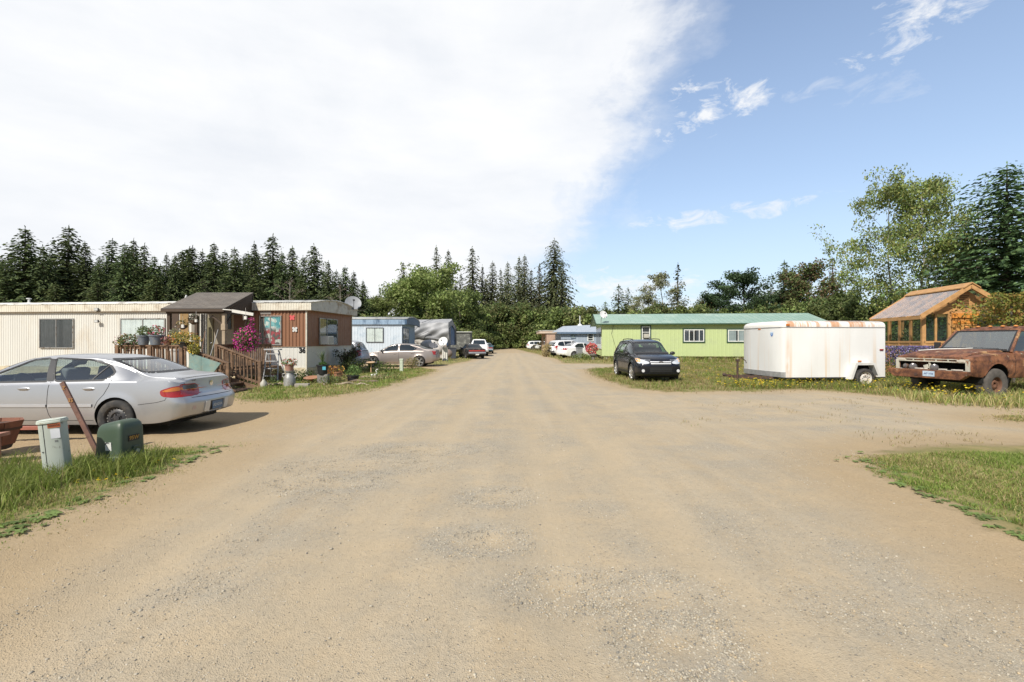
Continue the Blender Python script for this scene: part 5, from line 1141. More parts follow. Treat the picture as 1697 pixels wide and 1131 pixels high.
    f = MB(); f.cyl((.2+2.6, .1, .33), (.2+2.6, W-.1, .33), .04); f.build('axle', M('frame black', (.03, .03, .03), .7), root)
    for x, z, s_, mt in ((3.60, 1.30, (.14, .03, .05), M('lamp red', (.33, .02, .015), .12)), (2.78, .905, (.12, .05, .045), M('lamp amber', (.55, .17, .02), .15)), (.16, z1+.09, (.12, .05, .07), M('lamp amber', (.55, .17, .02), .15)), (-.07, z1-.03, (.05, .14, .05), M('lamp amber', (.55, .17, .02), .15))):
        f = MB(); f.box((x, -.02 if x > 0 else 1.15, z), s_); f.build('marker_light', mt, root, bevel=.012)
    # shield badge
    bd = MB(); bd.prism([(-.085, .10), (.085, .10), (.085, .03), (.05, -.06), (0, -.1), (-.05, -.06), (-.085, .03)], -.003, 0); o = bd.build('badge', M('badge blue', (.03, .13, .42), .4), root)
    o.location = (-.06, .50, 1.83); o.rotation_euler = (0, 0, R(-84)); o.scale = (.75, 1, .75)
    bd = MB(); bd.bb((-.08, -.006, .045), (.08, -.003, .09)); bd.bb((-.05, -.006, -.03), (.05, -.003, -.005)); bd.build('badge_stripe', M('badge pale', (.6, .75, .85), .5), o)
    # tongue, coupler, jack
    bk = M('hitch rust', (.045, .032, .026), .8, dirt=(.16, .07, .035), dscale=8, dlo=.45, dhi=.7)
    f = MB(); f.beam((.2, .35, z0-.05), (-1.05, W/2, z0-.05), .06, .09); f.beam((.2, W-.35, z0-.05), (-1.05, W/2, z0-.05), .06, .09); f.beam((0, W/2, z0-.05), (-1.25, W/2, z0-.03), .07, .08); f.build('tongue', bk, root)
    f = MB(); f.box((-1.33, W/2, z0+.0), (.22, .12, .08)); f.lathe([(.05, -.04), (.075, 0), (.05, .06), (0, .07)], (-1.42, W/2, z0+.02), 12); f.build('coupler', bk, root, auto=35)
    f = MB(); f.cyl((-.98, W/2-.1, .04), (-.98, W/2-.1, .92), .036); f.cyl((-.98, W/2-.1, .03), (-.98, W/2-.1, .05), .09); f.box((-.98, W/2-.1, .9), (.1, .1, .08)); f.tube([(-.98, W/2-.1, .93), (-.8, W/2-.12, .97), (-.68, W/2-.12, .88), (-.66, W/2-.12, .8)], .014); f.build('jack', bk, root, auto=35)
    f = MB(); f.box((-1.0, W/2-.1, .02), (.5, .3, .06), Matrix.Rotation(.2, 3, 'Z')); tag(f.build('stone_slab', M('pale block', (.4, .37, .33), .9), None, bevel=.015), 'flat pale block under the trailer jack', 'block').matrix_world = Matrix.Translation((9.2, 15.45, .0)) @ Matrix.Rotation(R(5), 4, 'Z')
    return root
trailer()
# the pale green strip lying in the grass by the hitch
m = MB(); pts = [(0, 0), (.35, .03), (.7, -.02), (1.05, -.1), (1.3, -.22), (1.25, -.32), (.95, -.24), (.6, -.12), (.3, -.06), (.02, -.07)]
m.prism(pts, 0, .035, 'z'); o = m.build('fallen_board', M('pale lime plastic', (.62, .70, .42), .5), None, bevel=.01); o.location = (*px_ground(1208, 641)[:2], .06); o.rotation_euler = (R(6), 0, 0)
tag(o, 'pale lime strip lying in the grass by the trailer hitch', 'strip')
# ---------------------------------------------------------------- leaves
def leaf_cloud(name, P, size, cols, parent=None, mat='leaf', trans=.35, flat=.0, asp=.6, shade=None):
    """one small folded leaf (two triangles) at each point"""
    P = np.asarray(P, float); n = len(P); q = rng.normal(0, 1, (n, 3)); q[:, 2] = np.abs(q[:, 2])+flat; q /= np.linalg.norm(q, axis=1, keepdims=True)
    a = np.cross(q, rng.normal(0, 1, (n, 3))); a /= np.linalg.norm(a, axis=1, keepdims=True); b = np.cross(q, a)
    s = (size*rng.uniform(.6, 1.35, n))[:, None] if np.isscalar(size) else size[:, None]
    v0 = P-a*s; v1 = P+b*s*asp; v2 = P+a*s; v3 = P-b*s*asp; v1 = v1+q*s*.15; v3 = v3+q*s*.15
    V = np.stack([v0, v1, v2, v3], 1).reshape(-1, 3); B = np.arange(n)[:, None]*4; T = np.concatenate([B+np.array([0, 1, 2]), B+np.array([0, 2, 3])], 1).reshape(-1, 3)
    o = np_mesh(name, V, T, leaf_mat(mat, trans), parent); set_tint(o, np.repeat(cols, 4, 0)); return o
def pick(cols, n, v=.25):
    c = np.array(cols, float); return c[rng.integers(0, len(c), n)]*rng.uniform(1-v, 1+v, (n, 1))
def blob_pts(n, c, r, hollow=.45):
    d = rng.normal(0, 1, (n, 3)); d /= np.linalg.norm(d, axis=1, keepdims=True); k = rng.uniform(hollow**3, 1, (n, 1))**(1/3); return np.array(c)+d*k*np.array(r)*rng.uniform(.82, 1.12, (n, 1))
LG = [(.07, .13, .03), (.11, .18, .04), (.16, .22, .06), (.05, .09, .02)]
def plant(parent, name, c, r, n, leaf, flower=None, nf=0, sz=.03, fsz=.035):
    P = blob_pts(n, c, r); cols = pick(leaf, n); S = np.full(n, sz)*rng.uniform(.6, 1.3, n)
    if nf:
        Q = blob_pts(nf, c, np.array(r)*1.04, .85); P = np.concatenate([P, Q]); cols = np.concatenate([cols, pick(flower, nf, .15)]); S = np.concatenate([S, np.full(nf, fsz)*rng.uniform(.7, 1.2, nf)])
    o = leaf_cloud(name, P, S, cols, parent, 'leaf', .3); return o
# ---------------------------------------------------------------- building kit
def ribbed(u0, u1, z0, z1, pitch=.12, depth=.012, duty=.5, mb=None, y=0.):
    mb = mb or MB(); pts = []; u = u0
    while u < u1-1e-6:
        a = min(u+pitch*duty*.8, u1); b = min(u+pitch*duty, u1); c = min(u+pitch*.9, u1); e = min(u+pitch, u1)
        pts += [(u, 0), (a, 0), (b, -depth), (c, -depth)]; u = e
    pts.append((u1, 0)); n = len(pts)
    mb.add([(p, y+q, z0) for p, q in pts]+[(p, y+q, z1) for p, q in pts], [(i, i+1, n+i+1, n+i) for i in range(n-1)]); return mb
def window(parent, u0, u1, z0, z1, frame, pane, y=0., rz=0., org=(0, 0), bars=(.5,), hbars=(), w=.04, curtain=None, proj=.05, trim=None, name='window', ccols=None, gap=None):
    o = MB(); W, H = u1-u0, z1-z0
    o.bb((0, -proj, 0), (W, .0, w)); o.bb((0, -proj, H-w), (W, .0, H)); o.bb((0, -proj+.001, w), (w, -.001, H-w)); o.bb((W-w, -proj+.001, w), (W, -.001, H-w))
    for b in bars: o.bb((W*b-w*.4, -proj+.003, w), (W*b+w*.4, -.004, H-w))
    for b in hbars: o.bb((w, -proj+.005, H*b-w*.3), (W-w, -.006, H*b+w*.3))
    f = o.build(name, frame, parent); M_ = Matrix.Translation((org[0], org[1], 0)) @ Matrix.Rotation(rz, 4, 'Z') @ Matrix.Translation((u0, y, z0)); f.matrix_local = M_
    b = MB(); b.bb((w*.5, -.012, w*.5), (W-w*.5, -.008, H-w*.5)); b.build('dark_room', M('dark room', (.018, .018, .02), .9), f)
    p = MB(); p.bb((w*.6, -proj*.62-.002, w*.6), (W-w*.6, -proj*.62, H-w*.6)); p.build('pane', pane, f)
    if curtain:
        c = MB(); n = int(W/.03); A = w; B = W-w; rows = []
        for i in range(n+1):
            u = A+(B-A)*i/n; rows.append((u, -.02-.006*math.sin(i*1.5)-.003*math.sin(i*.7)))
        for i in range(n):
            um = (rows[i][0]+rows[i+1][0])/2/W
            if gap and gap[0] < um < gap[1]: continue
            c.mat = 0
            c.add([(rows[i][0], rows[i][1], w), (rows[i+1][0], rows[i+1][1], w), (rows[i+1][0], rows[i+1][1], H-w), (rows[i][0], rows[i][1], H-w)], [(0, 1, 2, 3)])
        c.build('curtain', curtain, f, smooth=True)
    if trim:
        t = MB(); k = .09; t.bb((-k, -proj*.8, -k), (W+k, -.002, -.001)); t.bb((-k, -proj*.8, H+.001), (W+k, -.002, H+k)); t.bb((-k, -proj*.8+.001, 0), (-.001, -.003, H)); t.bb((W+.001, -proj*.8+.001, 0), (W+k, -.003, H)); t.build('window_trim', trim, f)
    return f
CREAM = M('cream siding', (.60, .585, .53), .55, 0, .06, .8, dirt=(.48, .38, .25), dscale=.9, dlo=.55, dhi=.85, stretch=(1, 1, .35))
CREAM2 = M('cream fascia', (.62, .58, .48), .6, 0, .08, 1.2, dirt=(.34, .26, .17), dscale=1.6, dlo=.5, dhi=.72)
BROWN = M('brown siding', (.245, .115, .06), .5, 0, .10, 1.2, dirt=(.16, .075, .04), dscale=1.2, dlo=.5, dhi=.8)
ROOFW = M('white roof coat', (.66, .65, .60), .6, dirt=(.16, .13, .10), dscale=2.5, dlo=.52, dhi=.62)
GREYF = M('aluminium frame', (.36, .35, .33), .45, .5, dirt=(.14, .10, .07), dscale=6)
WPANE = glass_mat('window pane', (.95, .98, .98), .03, .99)
WOOD = M('weathered wood', (.20, .12, .07), .85, 0, .3, 6, bump=.5, bscale=40, stretch=(1, 1, 1), dirt=(.09, .055, .035), dscale=4, dlo=.45, dhi=.65)
WOODL = M('pale post wood', (.36, .28, .19), .8, 0, .2, 5, bump=.3)
def home_a():
    fr = Frame(-8.72, 19.3, R(-5.5)); en = Frame(-8.72, 19.3, R(84.5))
    root = thing('mobile_home', 'cream and brown single-wide home numbered 36 with a porch', 'mobile home', (-8.72, 19.3, 0), R(-5.5))
    L, Wd = 18., 4.27; ub = fr.px(412)[0]; zb = 1.36
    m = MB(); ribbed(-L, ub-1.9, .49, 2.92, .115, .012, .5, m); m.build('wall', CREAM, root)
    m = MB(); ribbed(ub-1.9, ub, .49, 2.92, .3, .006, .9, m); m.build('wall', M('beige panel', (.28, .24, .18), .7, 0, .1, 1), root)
    m = MB(); ribbed(ub, 0, zb, 2.92, .155, .028, .5, m); m.build('brown_cladding', BROWN, root)
    m = MB(); ribbed(ub, 0, .49, zb-.012, .17, .008, .8, m); m.build('lower_panel', CREAM, root)
    m = MB(); m.bb((ub, -.035, zb-.012), (.015, -.004, zb+.01)); m.build('belt_trim', M('belt trim', (.25, .17, .11), .6), root)
    m = MB(); m.bb((-L, -.02, .455), (.02, .01, .49)); m.build('bottom_rail', CREAM2, root)
    m = MB(); [m.bb((-L, -.03-.012*(k % 2)*0, .02+k*.145), (.02, .02, .16+k*.145)) for k in range(3)]; m.build('skirting', M('skirting tan', (.58, .50, .34), .7, dirt=(.35, .27, .16), dscale=3), root, bevel=.006)
    # end wall (local y runs along it)
    def endpanel(z0, z1, pitch, depth, mat, nm):
        mm = ribbed(0, Wd, z0, z1, pitch, depth, .8); o = mm.build(nm, mat, root); o.rotation_euler = (0, 0, R(90)); return o
    endpanel(zb, 2.92, .24, .006, BROWN, 'end_cladding'); endpanel(.49, zb-.012, .24, .006, CREAM, 'end_lower_panel')
    m = MB(); m.bb((-.0, 0, .455), (.02, Wd, .49)); m.bb((0.0, .0, zb-.012), (.03, Wd, zb+.01)); m.build('end_belt', CREAM2, root)
    m = MB(); [m.bb((-.02, .0, .02+k*.145), (.03, Wd, .16+k*.145)) for k in range(3)]; m.build('end_skirting', M('skirting tan', (.58, .50, .34), .7), root, bevel=.006)
    m = MB(); m.bb((-.018, -.034, .02), (.034, .018, 2.9)); m.bb((-.01, Wd-.02, .02), (.035, Wd+.02, 2.9)); m.build('corner_trim', CREAM2, root)
    m = MB(); m.bb((-L, .12, .05), (-.06, Wd-.02, 2.9)); m.build('inner_core', M('dark core', (.05, .045, .04), .9), root)
    m = MB(); m.bb((-L, Wd-.02, .05), (0, Wd+.01, 2.92)); m.build('rear_wall', CREAM, root)
    # roof with a low camber, fascia
    prof = [(-.10, 3.22), (Wd*.25, 3.40), (Wd*.5, 3.47), (Wd*.75, 3.40), (Wd+.10, 3.18)]
    m = MB(); P = []
    for x in (-L-.1, .32): P += [(x, y, z) for y, z in prof]
    m.add(P, [(i, i+1, 6+i, 5+i) for i in range(4)]); o = m.build('roof', ROOFW, root, smooth=True); s_ = o.modifiers.new('t', 'SOLIDIFY'); s_.thickness = .035; s_.offset = 1
    m = ribbed(-L-.1, .26, 2.90, 3.215, .115, .010, .5, None, -.085); m.build('fascia', CREAM2, root)
    m = MB(); m.bb((-L-.1, -.112, 2.885), (.3, -.07, 2.912)); m.build('gutter_lip', M('stained lip', (.16, .12, .08), .8), root)
    m = MB(); m.bb((-L, -.07, 2.9), (.24, .0, 2.92)); m.bb((.03, 0, 2.9), (.26, Wd, 2.925)); m.build('soffit', M('soffit wood', (.42, .30, .17), .8), root)
    m = MB(); n = 24; P = []
    for i in range(n+1):
        y = -.085+(Wd+.185)*i/n; zt = np.interp(y, [p[0] for p in prof], [p[1] for p in prof]); dx = .008*(i % 2)
        P += [(.27+dx, y, 2.90 if y < Wd-.02 else 2.90), (.27+dx, y, zt-.005)]
    m.add(P, [(2*i, 2*i+2, 2*i+3, 2*i+1) for i in range(n)]); m.build('end_fascia', M('end fascia', (.52, .50, .44), .6, dirt=(.32, .25, .17), dscale=2), root)
    # windows
    def win(x0, x1, y0, y1, **k):
        u0, z1 = fr.px(x0, y0); u1, z0 = fr.px(x1, y1); return window(root, u0, u1, z0, z1, k.pop('frame', GREYF), WPANE, y=-.014, **k)
    win(67, 123.5, 528.5, 577.5, curtain=M('slate curtain', (.05, .048, .05), .9, var=.3, vscale=4), gap=(.56, .68))
    win(201, 275, 528, 574, curtain=M('white curtain', (.62, .62, .60), .9))
    c3 = bpy.data.materials.new('printed curtain'); c3.use_nodes = True; nt = c3.node_tree; tc = N(nt, 'ShaderNodeTexCoord'); v = N(nt, 'ShaderNodeTexVoronoi'); v.inputs['Scale'].default_value = 7; nt.links.new(tc.outputs['Object'], v.inputs['Vector']); sz = N(nt, 'ShaderNodeSeparateXYZ'); nt.links.new(tc.outputs['Object'], sz.inputs[0]); sc = N(nt, 'ShaderNodeSeparateColor'); nt.links.new(v.outputs['Color'], sc.inputs[0])
    lowc = ramp(nt, sc.outputs[0], [(0., (.35, .04, .05)), (.3, (.5, .45, .4)), (.55, (.10, .07, .06)), (.8, (.45, .12, .15))], 'CONSTANT'); upc = ramp(nt, sc.outputs[1], [(0., (.10, .30, .32)), (.6, (.2, .42, .42)), (.85, (.6, .6, .55))], 'CONSTANT')
    nt.links.new(mixc(nt, ramp(nt, sz.outputs[2], [(.62, 0.), (.78, 1.)]), lowc, upc), nt.nodes['Principled BSDF'].inputs['Base Color'])
    win(431, 467.5, 523.7, 572.5, curtain=c3, gap=(0.02, .2))
    u0, z1 = en.px(528, 527); u1, z0 = en.px(558, 571.5)
    w = window(root, u0, u1, z0, z1, GREYF, WPANE, y=-.01, rz=R(90), curtain=M('tan blind', (.50, .36, .18), .9), gap=(.36, .98), bars=(.4,))
    a = MB(); a.bb((.10, -.38, .03), (.62, .0, .40)); ac = a.build('air_conditioner', M('ac white', (.72, .71, .66), .5), w, bevel=.012); a = MB(); [a.bb((.14, -.386, .06+k*.028), (.58, -.381, .075+k*.028)) for k in range(11)]; a.build('grille', M('ac slat', (.28, .27, .25), .6), ac)
    # porch-side wall features
    def panel(x0, x1, y0, y1, mat, nm, t=.03):
        u0, z1 = fr.px(x0, y0); u1, z0 = fr.px(x1, y1); b = MB(); b.bb((u0, -t, z0), (u1, -.007, z1)); return b.build(nm, mat, root, bevel=.006)
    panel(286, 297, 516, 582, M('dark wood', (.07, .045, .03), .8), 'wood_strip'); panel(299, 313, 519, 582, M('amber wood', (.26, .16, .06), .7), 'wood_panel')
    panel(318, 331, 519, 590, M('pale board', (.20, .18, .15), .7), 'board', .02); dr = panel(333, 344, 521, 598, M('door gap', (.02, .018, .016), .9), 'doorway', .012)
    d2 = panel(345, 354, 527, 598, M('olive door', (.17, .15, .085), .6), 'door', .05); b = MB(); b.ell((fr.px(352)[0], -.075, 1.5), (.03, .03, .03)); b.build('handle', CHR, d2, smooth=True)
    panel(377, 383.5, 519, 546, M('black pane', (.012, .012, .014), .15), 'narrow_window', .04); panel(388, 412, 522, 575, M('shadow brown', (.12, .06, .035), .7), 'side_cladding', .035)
    panel(432, 450, 515, 521.5, M('grey board', (.22, .20, .18), .8), 'name_board', .04)
    # number, ornaments, floodlights
    u, z = fr.px(501.2, 581.3); put_text('36', .30, root, (u, -.016, z), (R(90), 0, 0), M('black numeral', (.015, .014, .013), .5), 'house_number', .006, .013)
    def wing(px_, py_, col, sc):
        u, z = fr.px(px_, py_); b = MB()
        for a, l, w_ in ((.8, .15, .05), (2.3, .15, .05), (-.6, .12, .045), (-2.5, .12, .045)):
            d = (math.cos(a), math.sin(a)); pp = [(d[0]*l*t-d[1]*w_*s*math.sin(math.pi*t), d[1]*l*t+d[0]*w_*s*math.sin(math.pi*t)) for t, s in ((0, 0), (.3, 1), (.7, 1.3), (1, .2), (.7, -1.3), (.3, -1))]; b.prism(pp, -.012, 0)
        o = b.build('butterfly_ornament', col, None); o.matrix_world = Matrix.Translation((-8.72, 19.3, 0)) @ Matrix.Rotation(R(-5.5), 4, 'Z') @ Matrix.Translation((u, -.035, z)) @ Matrix.Diagonal((sc, 1, sc, 1)); return o
    tag(wing(485, 527.5, M('coral enamel', (.60, .10, .10), .4), 1.05), 'coral red butterfly ornament high on the brown wall', 'ornament'); tag(wing(489.5, 547, M('silver enamel', (.55, .55, .52), .4), 1.05), 'pale silver butterfly ornament below the red one', 'ornament')
    for y in (513.5, 533):
        u, z = fr.px(166, y); b = MB(); b.box((u, -.16, z), (.19, .06, .12)); b.tube([(u, -.02, z-.02), (u, -.13, z)], .02); o = b.build('flood_light', M('lamp housing', (.07, .07, .07), .6), root, bevel=.008); b = MB(); b.box((u, -.192, z), (.16, .006, .095)); b.build('lens', M('lamp lens', (.5, .5, .48), .1), o)
    # roof vents
    for px_, v_ in ((48, 2.2), (305, 1.4), (322, 1.6)):
        u = fr.px(px_, CY, v_)[0]; b = MB()
        if px_ < 100: b.lathe([(.20, 0), (.12, .1), (.05, .14), (.04, .3), (.1, .3), (.1, .34), (0, .36)], (u, v_, 3.42), 12)
        else: b.tube([(u, v_, 3.4), (u+.12, v_, 3.75)], .035)
        b.build('roof_vent', M('vent white', (.6, .6, .57), .6), root)
    for k in range(46):                                    # curled paint and caulk under the roof edge: part of the wall's look
        pass
    # porch ------------------------------------------------------------
    po = thing('porch', 'wooden entry porch with brown shingled roof, deck, rail and side steps', 'porch', (0, 0, 0))
    x0, x1 = -13.5, -11.08; ye, yr, yb = 17.5, 19.5, 19.6; ze, zr = 2.83, 3.66
    sh = bpy.data.materials.new('brown shingles'); sh.use_nodes = True; nt = sh.node_tree; tc = N(nt, 'ShaderNodeTexCoord'); br = N(nt, 'ShaderNodeTexBrick'); nt.links.new(tc.outputs['Object'], br.inputs[0]); br.inputs['Scale'].default_value = 1.0; br.inputs['Brick Width'].default_value = .32; br.inputs['Row Height'].default_value = .145; br.inputs['Mortar Size'].default_value = .006
    br.inputs['Color1'].default_value = (.155, .135, .115, 1); br.inputs['Color2'].default_value = (.20, .175, .15, 1); br.inputs['Mortar'].default_value = (.05, .04, .035, 1)
    no = N(nt, 'ShaderNodeTexNoise'); no.inputs['Scale'].default_value = 2.2; no.inputs['Detail'].default_value = 7; nt.links.new(tc.outputs['Object'], no.inputs[0])
    nt.links.new(mixc(nt, ramp(nt, no.outputs[0], [(.4, 0.), (.7, .6)]), br.outputs[0], (.12, .11, .10)), nt.nodes['Principled BSDF'].inputs['Base Color']); nt.nodes['Principled BSDF'].inputs['Roughness'].default_value = .9
    rf = thing('porch_roof', None, None); rf.parent = po
    for ya, za, yb_, zb_ in ((ye, ze, yr, zr),):
        Ls = math.hypot(yb_-ya, zb_-za); b = MB(); n = max(2, int(Ls/.16))
        for k in range(n): b.bb((x0, Ls*k/n-.012, .010), (x1, Ls*(k+1)/n+.01, .03)) if False else b.add([(x0, Ls*k/n, .028), (x1, Ls*k/n, .028), (x1, Ls*(k+1)/n+.012, .012), (x0, Ls*(k+1)/n+.012, .012), (x0, Ls*k/n, .0), (x1, Ls*k/n, .0), (x1, Ls*(k+1)/n, 0), (x0, Ls*(k+1)/n, 0)], [(0, 1, 2, 3), (4, 5, 6, 7), (0, 1, 5, 4), (0, 3, 7, 4), (1, 2, 6, 5)])
        o = b.build('shingles', sh, rf); o.location = (0, ya, za); o.rotation_euler = (math.atan2(zb_-za, yb_-ya), 0, 0)
    dw = M('dark porch timber', (.075, .052, .036), .85, bump=.3)
    b = MB()
    for x in (x0+.03, x1-.03, (x0+x1)/2, x0+.7, x1-.7):
        b.beam((x, ye+.02, ze-.05), (x, yr, zr-.05), .04, .09)
    b.bb((x0, ye-.02, ze-.10), (x1, ye+.02, ze-.0)); b.bb((x0+.1, ye+.12, ze-.17), (x1-.02, ye+.22, ze-.03)); b.bb((x1-.12, ye+.2, ze-.17), (x1-.02, yb, ze-.06)); b.beam((x1-.07, yr, ze-.1), (x1-.07, yr, zr-.08), .08, .08)
    b.build('rafter', dw, rf)
    b = MB(); b.prism([(ye+.45, ze+.05), (yr, zr-.1), (yr, ze-.05), (ye+.45, ze-.05)], x1-.05, x1-.03, 'x'); b.bb((x0+.05, yr-.06, 3.2), (x1-.05, yr-.02, zr-.06)); b.build('gable_board', dw, rf)
    for px_, yy in ((-11.17, ye+.17), (-13.3, ye+.17), (-13.3, 19.2)):
        b = MB(); b.bb((px_-.06, yy-.06, .05), (px_+.06, yy+.06, ze-.16)); o = b.build('post', WOODL if px_ > -12 else dw, po, bevel=.01)
        if px_ > -12:
            b = MB(); b.bb((px_-.085, yy-.085, 2.02), (px_+.085, yy+.085, 2.26)); b.build('post_collar', WOODL, o, bevel=.01)
            b = MB(); b.beam((px_-.05, yy, 2.24), (px_-.48, yy, 2.58), .05, .06); b.beam((px_, yy+.05, 2.24), (px_, yy+.42, 2.58), .05, .06); b.build('brace', dw, o)
    zd = .56; X0, X1, Y0, Y1 = -12.0, -9.86, 13.85, 19.5
    b = MB(); n = int((Y1-Y0)/.14)
    for k in range(n): b.bb((X0, Y0+k*.14, zd-.035), (X1, Y0+k*.14+.13, zd+random.uniform(-.003, .003)))
    b.bb((X0, Y0-.03, zd-.2), (X1, Y0-.002, zd-.04)); b.bb((X1+.002, Y0, zd-.2), (X1+.035, Y1, zd-.04))
    for x in (X0+.1, -10.9, X1-.1):
        for y in (Y0+.1, 16.5): b.bb((x-.05, y-.05, -.05), (x+.05, y+.05, zd-.04))
    b.build('deck', WOOD, po)
    def rail(p0, p1, zt0, zt1, zl0, zl1, gap=.13, nm='railing'):
        p0 = Vector(p0); p1 = Vector(p1); L_ = (p1-p0).length; b = MB()
        b.beam((p0.x, p0.y, zt0), (p1.x, p1.y, zt1), .11, .04); b.beam((p0.x, p0.y, zt0-.06), (p1.x, p1.y, zt1-.06), .035, .08); b.beam((p0.x, p0.y, zl0+.09), (p1.x, p1.y, zl1+.09), .035, .07)
        n = max(1, int(L_/gap))
        for k in range(n+1):
            t = k/n; q = p0.lerp(p1, t); q = q+Vector((random.uniform(-.01, .01), 0)); b.beam((q.x+random.uniform(-.008, .008), q.y, zl0+(zl1-zl0)*t), (q.x+random.uniform(-.012, .012), q.y-.03, zt0+(zt1-zt0)*t-.03), .036, .036)
        return b.build(nm, WOOD, po)
    rail((X0, Y0), (-10.05, Y0), 1.46, 1.46, zd, zd); rail((-10.05, Y0), (-8.66, Y0), 1.46, .93, zd, .1)
    rail((X0, Y0), (X0, 16.2), 1.46, 1.46, zd, zd); rail((-9.86, 15.2), (-8.42, 15.2), 1.47, .90, zd, .12); rail((-9.86, 15.2), (-9.86, 18.6), 1.47, 1.47, zd, zd)
    for x, y, z in ((-8.64, Y0, .95), (-8.42, 15.2, .93), (-9.86, 15.2, 1.5), (X0, Y0, 1.48), (-10.05, Y0, 1.47), (-11, Y0, 1.45)):
        b = MB(); b.bb((x-.05, y-.05, -.03), (x+.05, y+.05, z)); b.build('newel_post', WOOD, po, bevel=.008)
    b = MB()
    for k in range(3):
        xx = X1+.04+k*.46; zz = zd-.16-.165*k; b.bb((xx, Y0-.05, zz-.04), (xx+.44, 15.25, zz)); 
    b.beam((X1, Y0+.05, .42), (-8.45, Y0+.05, .0), .05, .2); b.beam((X1, 15.15, .42), (-8.45, 15.15, .0), .05, .2)
    b.build('stair_tread', WOOD, po, bevel=.006)
    b = MB(); b.prism([(-9.70, 1.24), (-8.77, .93), (-8.98, .66), (-9.74, .66)], Y0-.16, Y0-.12); b.prism([(-9.36, 1.13), (-9.35, 1.13), (-9.35, .66), (-9.36, .66)], Y0-.165, Y0-.159)
    o = b.build('teal_board', M('teal board', (.16, .255, .235), .7, 0, .2, 4, dirt=(.25, .27, .2), dscale=5, dlo=.45, dhi=.75), None); tag(o, 'weathered teal board leaning on the near stair rail', 'board')
    return root, fr
home_a_, FA = home_a()

def pot_plant(name, label, x, y, z, r, h, potmat, leaf=LG, flower=None, nl=500, nf=0, pr=None, group=None, up=.12, taper=.78, sz=.03, fsz=.03, trail=0.):
    t = thing(name, label, 'potted plant', (x, y, z), group=group); b = MB(); b.lathe([(r*taper, 0), (r, h*.86), (r*1.1, h*.87), (r*1.1, h), (r*.95, h), (r*.9, h*.8), (0, h*.8)], n=20); b.build('pot', potmat, t, auto=40)
    pr = pr or (r*1.5, r*1.5, r*1.2); plant(t, 'foliage', (0, 0, h+up-trail), pr, nl, leaf, flower, nf, sz, fsz); return t
SLATE = M('slate blue glaze', (.12, .145, .18), .4, dirt=(.2, .2, .19), dscale=8); TERRA = M('terracotta', (.32, .15, .08), .85, dirt=(.38, .28, .2), dscale=6); BLKP = M('black plastic pot', (.02, .02, .021), .5)
PINK = [(.75, .10, .22), (.8, .2, .3), (.6, .08, .15)]; MAG = [(.62, .04, .34), (.75, .07, .42), (.5, .03, .35), (.7, .12, .3)]; YEL = [(.75, .5, .05), (.8, .6, .12)]; MIX = [(.65, .25, .35), (.75, .6, .12), (.7, .5, .5)]; ORG = [(.75, .3, .06), (.8, .42, .08), (.7, .5, .1)]
RY = 13.85
def at_depth(px_, py_, Y): return ((px_-CX)/F*Y, EYE+(CY-py_)/F*Y)
x, z = at_depth(208, 569, RY); t = pot_plant('flower_planter', 'pink and yellow flowers spilling over the left end of the porch rail', x, RY+.12, 1.38, .16, .16, BLKP, [(.10, .15, .05), (.14, .2, .07), (.2, .16, .06)], MIX, 900, 150, (.40, .30, .27), up=.08, trail=.06)
x, z = at_depth(238, 565, RY); pot_plant('flower_pot', 'slate blue pot with pale leafy plant, left of the two on the rail', x, RY, 1.482, .155, .29, SLATE, [(.2, .24, .12), (.14, .2, .07)], None, 320, 0, (.19, .18, .17), 'slate blue pots on the porch rail')
x, z = at_depth(259.5, 565, RY); pot_plant('flower_pot', 'slate blue pot with bright pink flowers, right of the two on the rail', x, RY, 1.482, .19, .30, SLATE, LG, PINK, 260, 90, (.24, .2, .17), 'slate blue pots on the porch rail')
x, z = at_depth(278, 570, RY); pot_plant('flower_pot', 'small pot of dusty pink blooms on the rail beside the pink geraniums', x, RY, 1.482, .10, .10, TERRA, [(.3, .12, .1), (.2, .14, .08)], [(.6, .3, .28)], 160, 60, (.2, .15, .13), up=.04)
x, z = at_depth(303, 566, RY); pot_plant('flower_planter', 'dark planter with yellow and orange trailing flowers at the right rail end', x, RY+.1, 1.40, .2, .17, BLKP, [(.28, .27, .06), (.16, .2, .05), (.4, .34, .08)], YEL+ORG, 520, 220, (.46, .26, .22), up=.1)
x, z = at_depth(322, 577, RY-.1); plant_t = thing('trailing_plant', 'yellow-leaved plant trailing down the rail toward the teal board', 'plant', (x, RY-.1, 1.36)); plant(plant_t, 'foliage', (0, 0, 0), (.19, .14, .19), 520, [(.30, .26, .06), (.22, .23, .06)], YEL, 30)
x, z = at_depth(292, 549, 15.2); pot_plant('flower_pot', 'white pot with wispy pale plant on the deck behind the rail', x, 15.2, .58, .16, .8, M('white glaze', (.6, .58, .54), .4), [(.4, .38, .22), (.2, .24, .1)], [(.7, .66, .55)], 320, 50, (.26, .22, .36), up=.32)
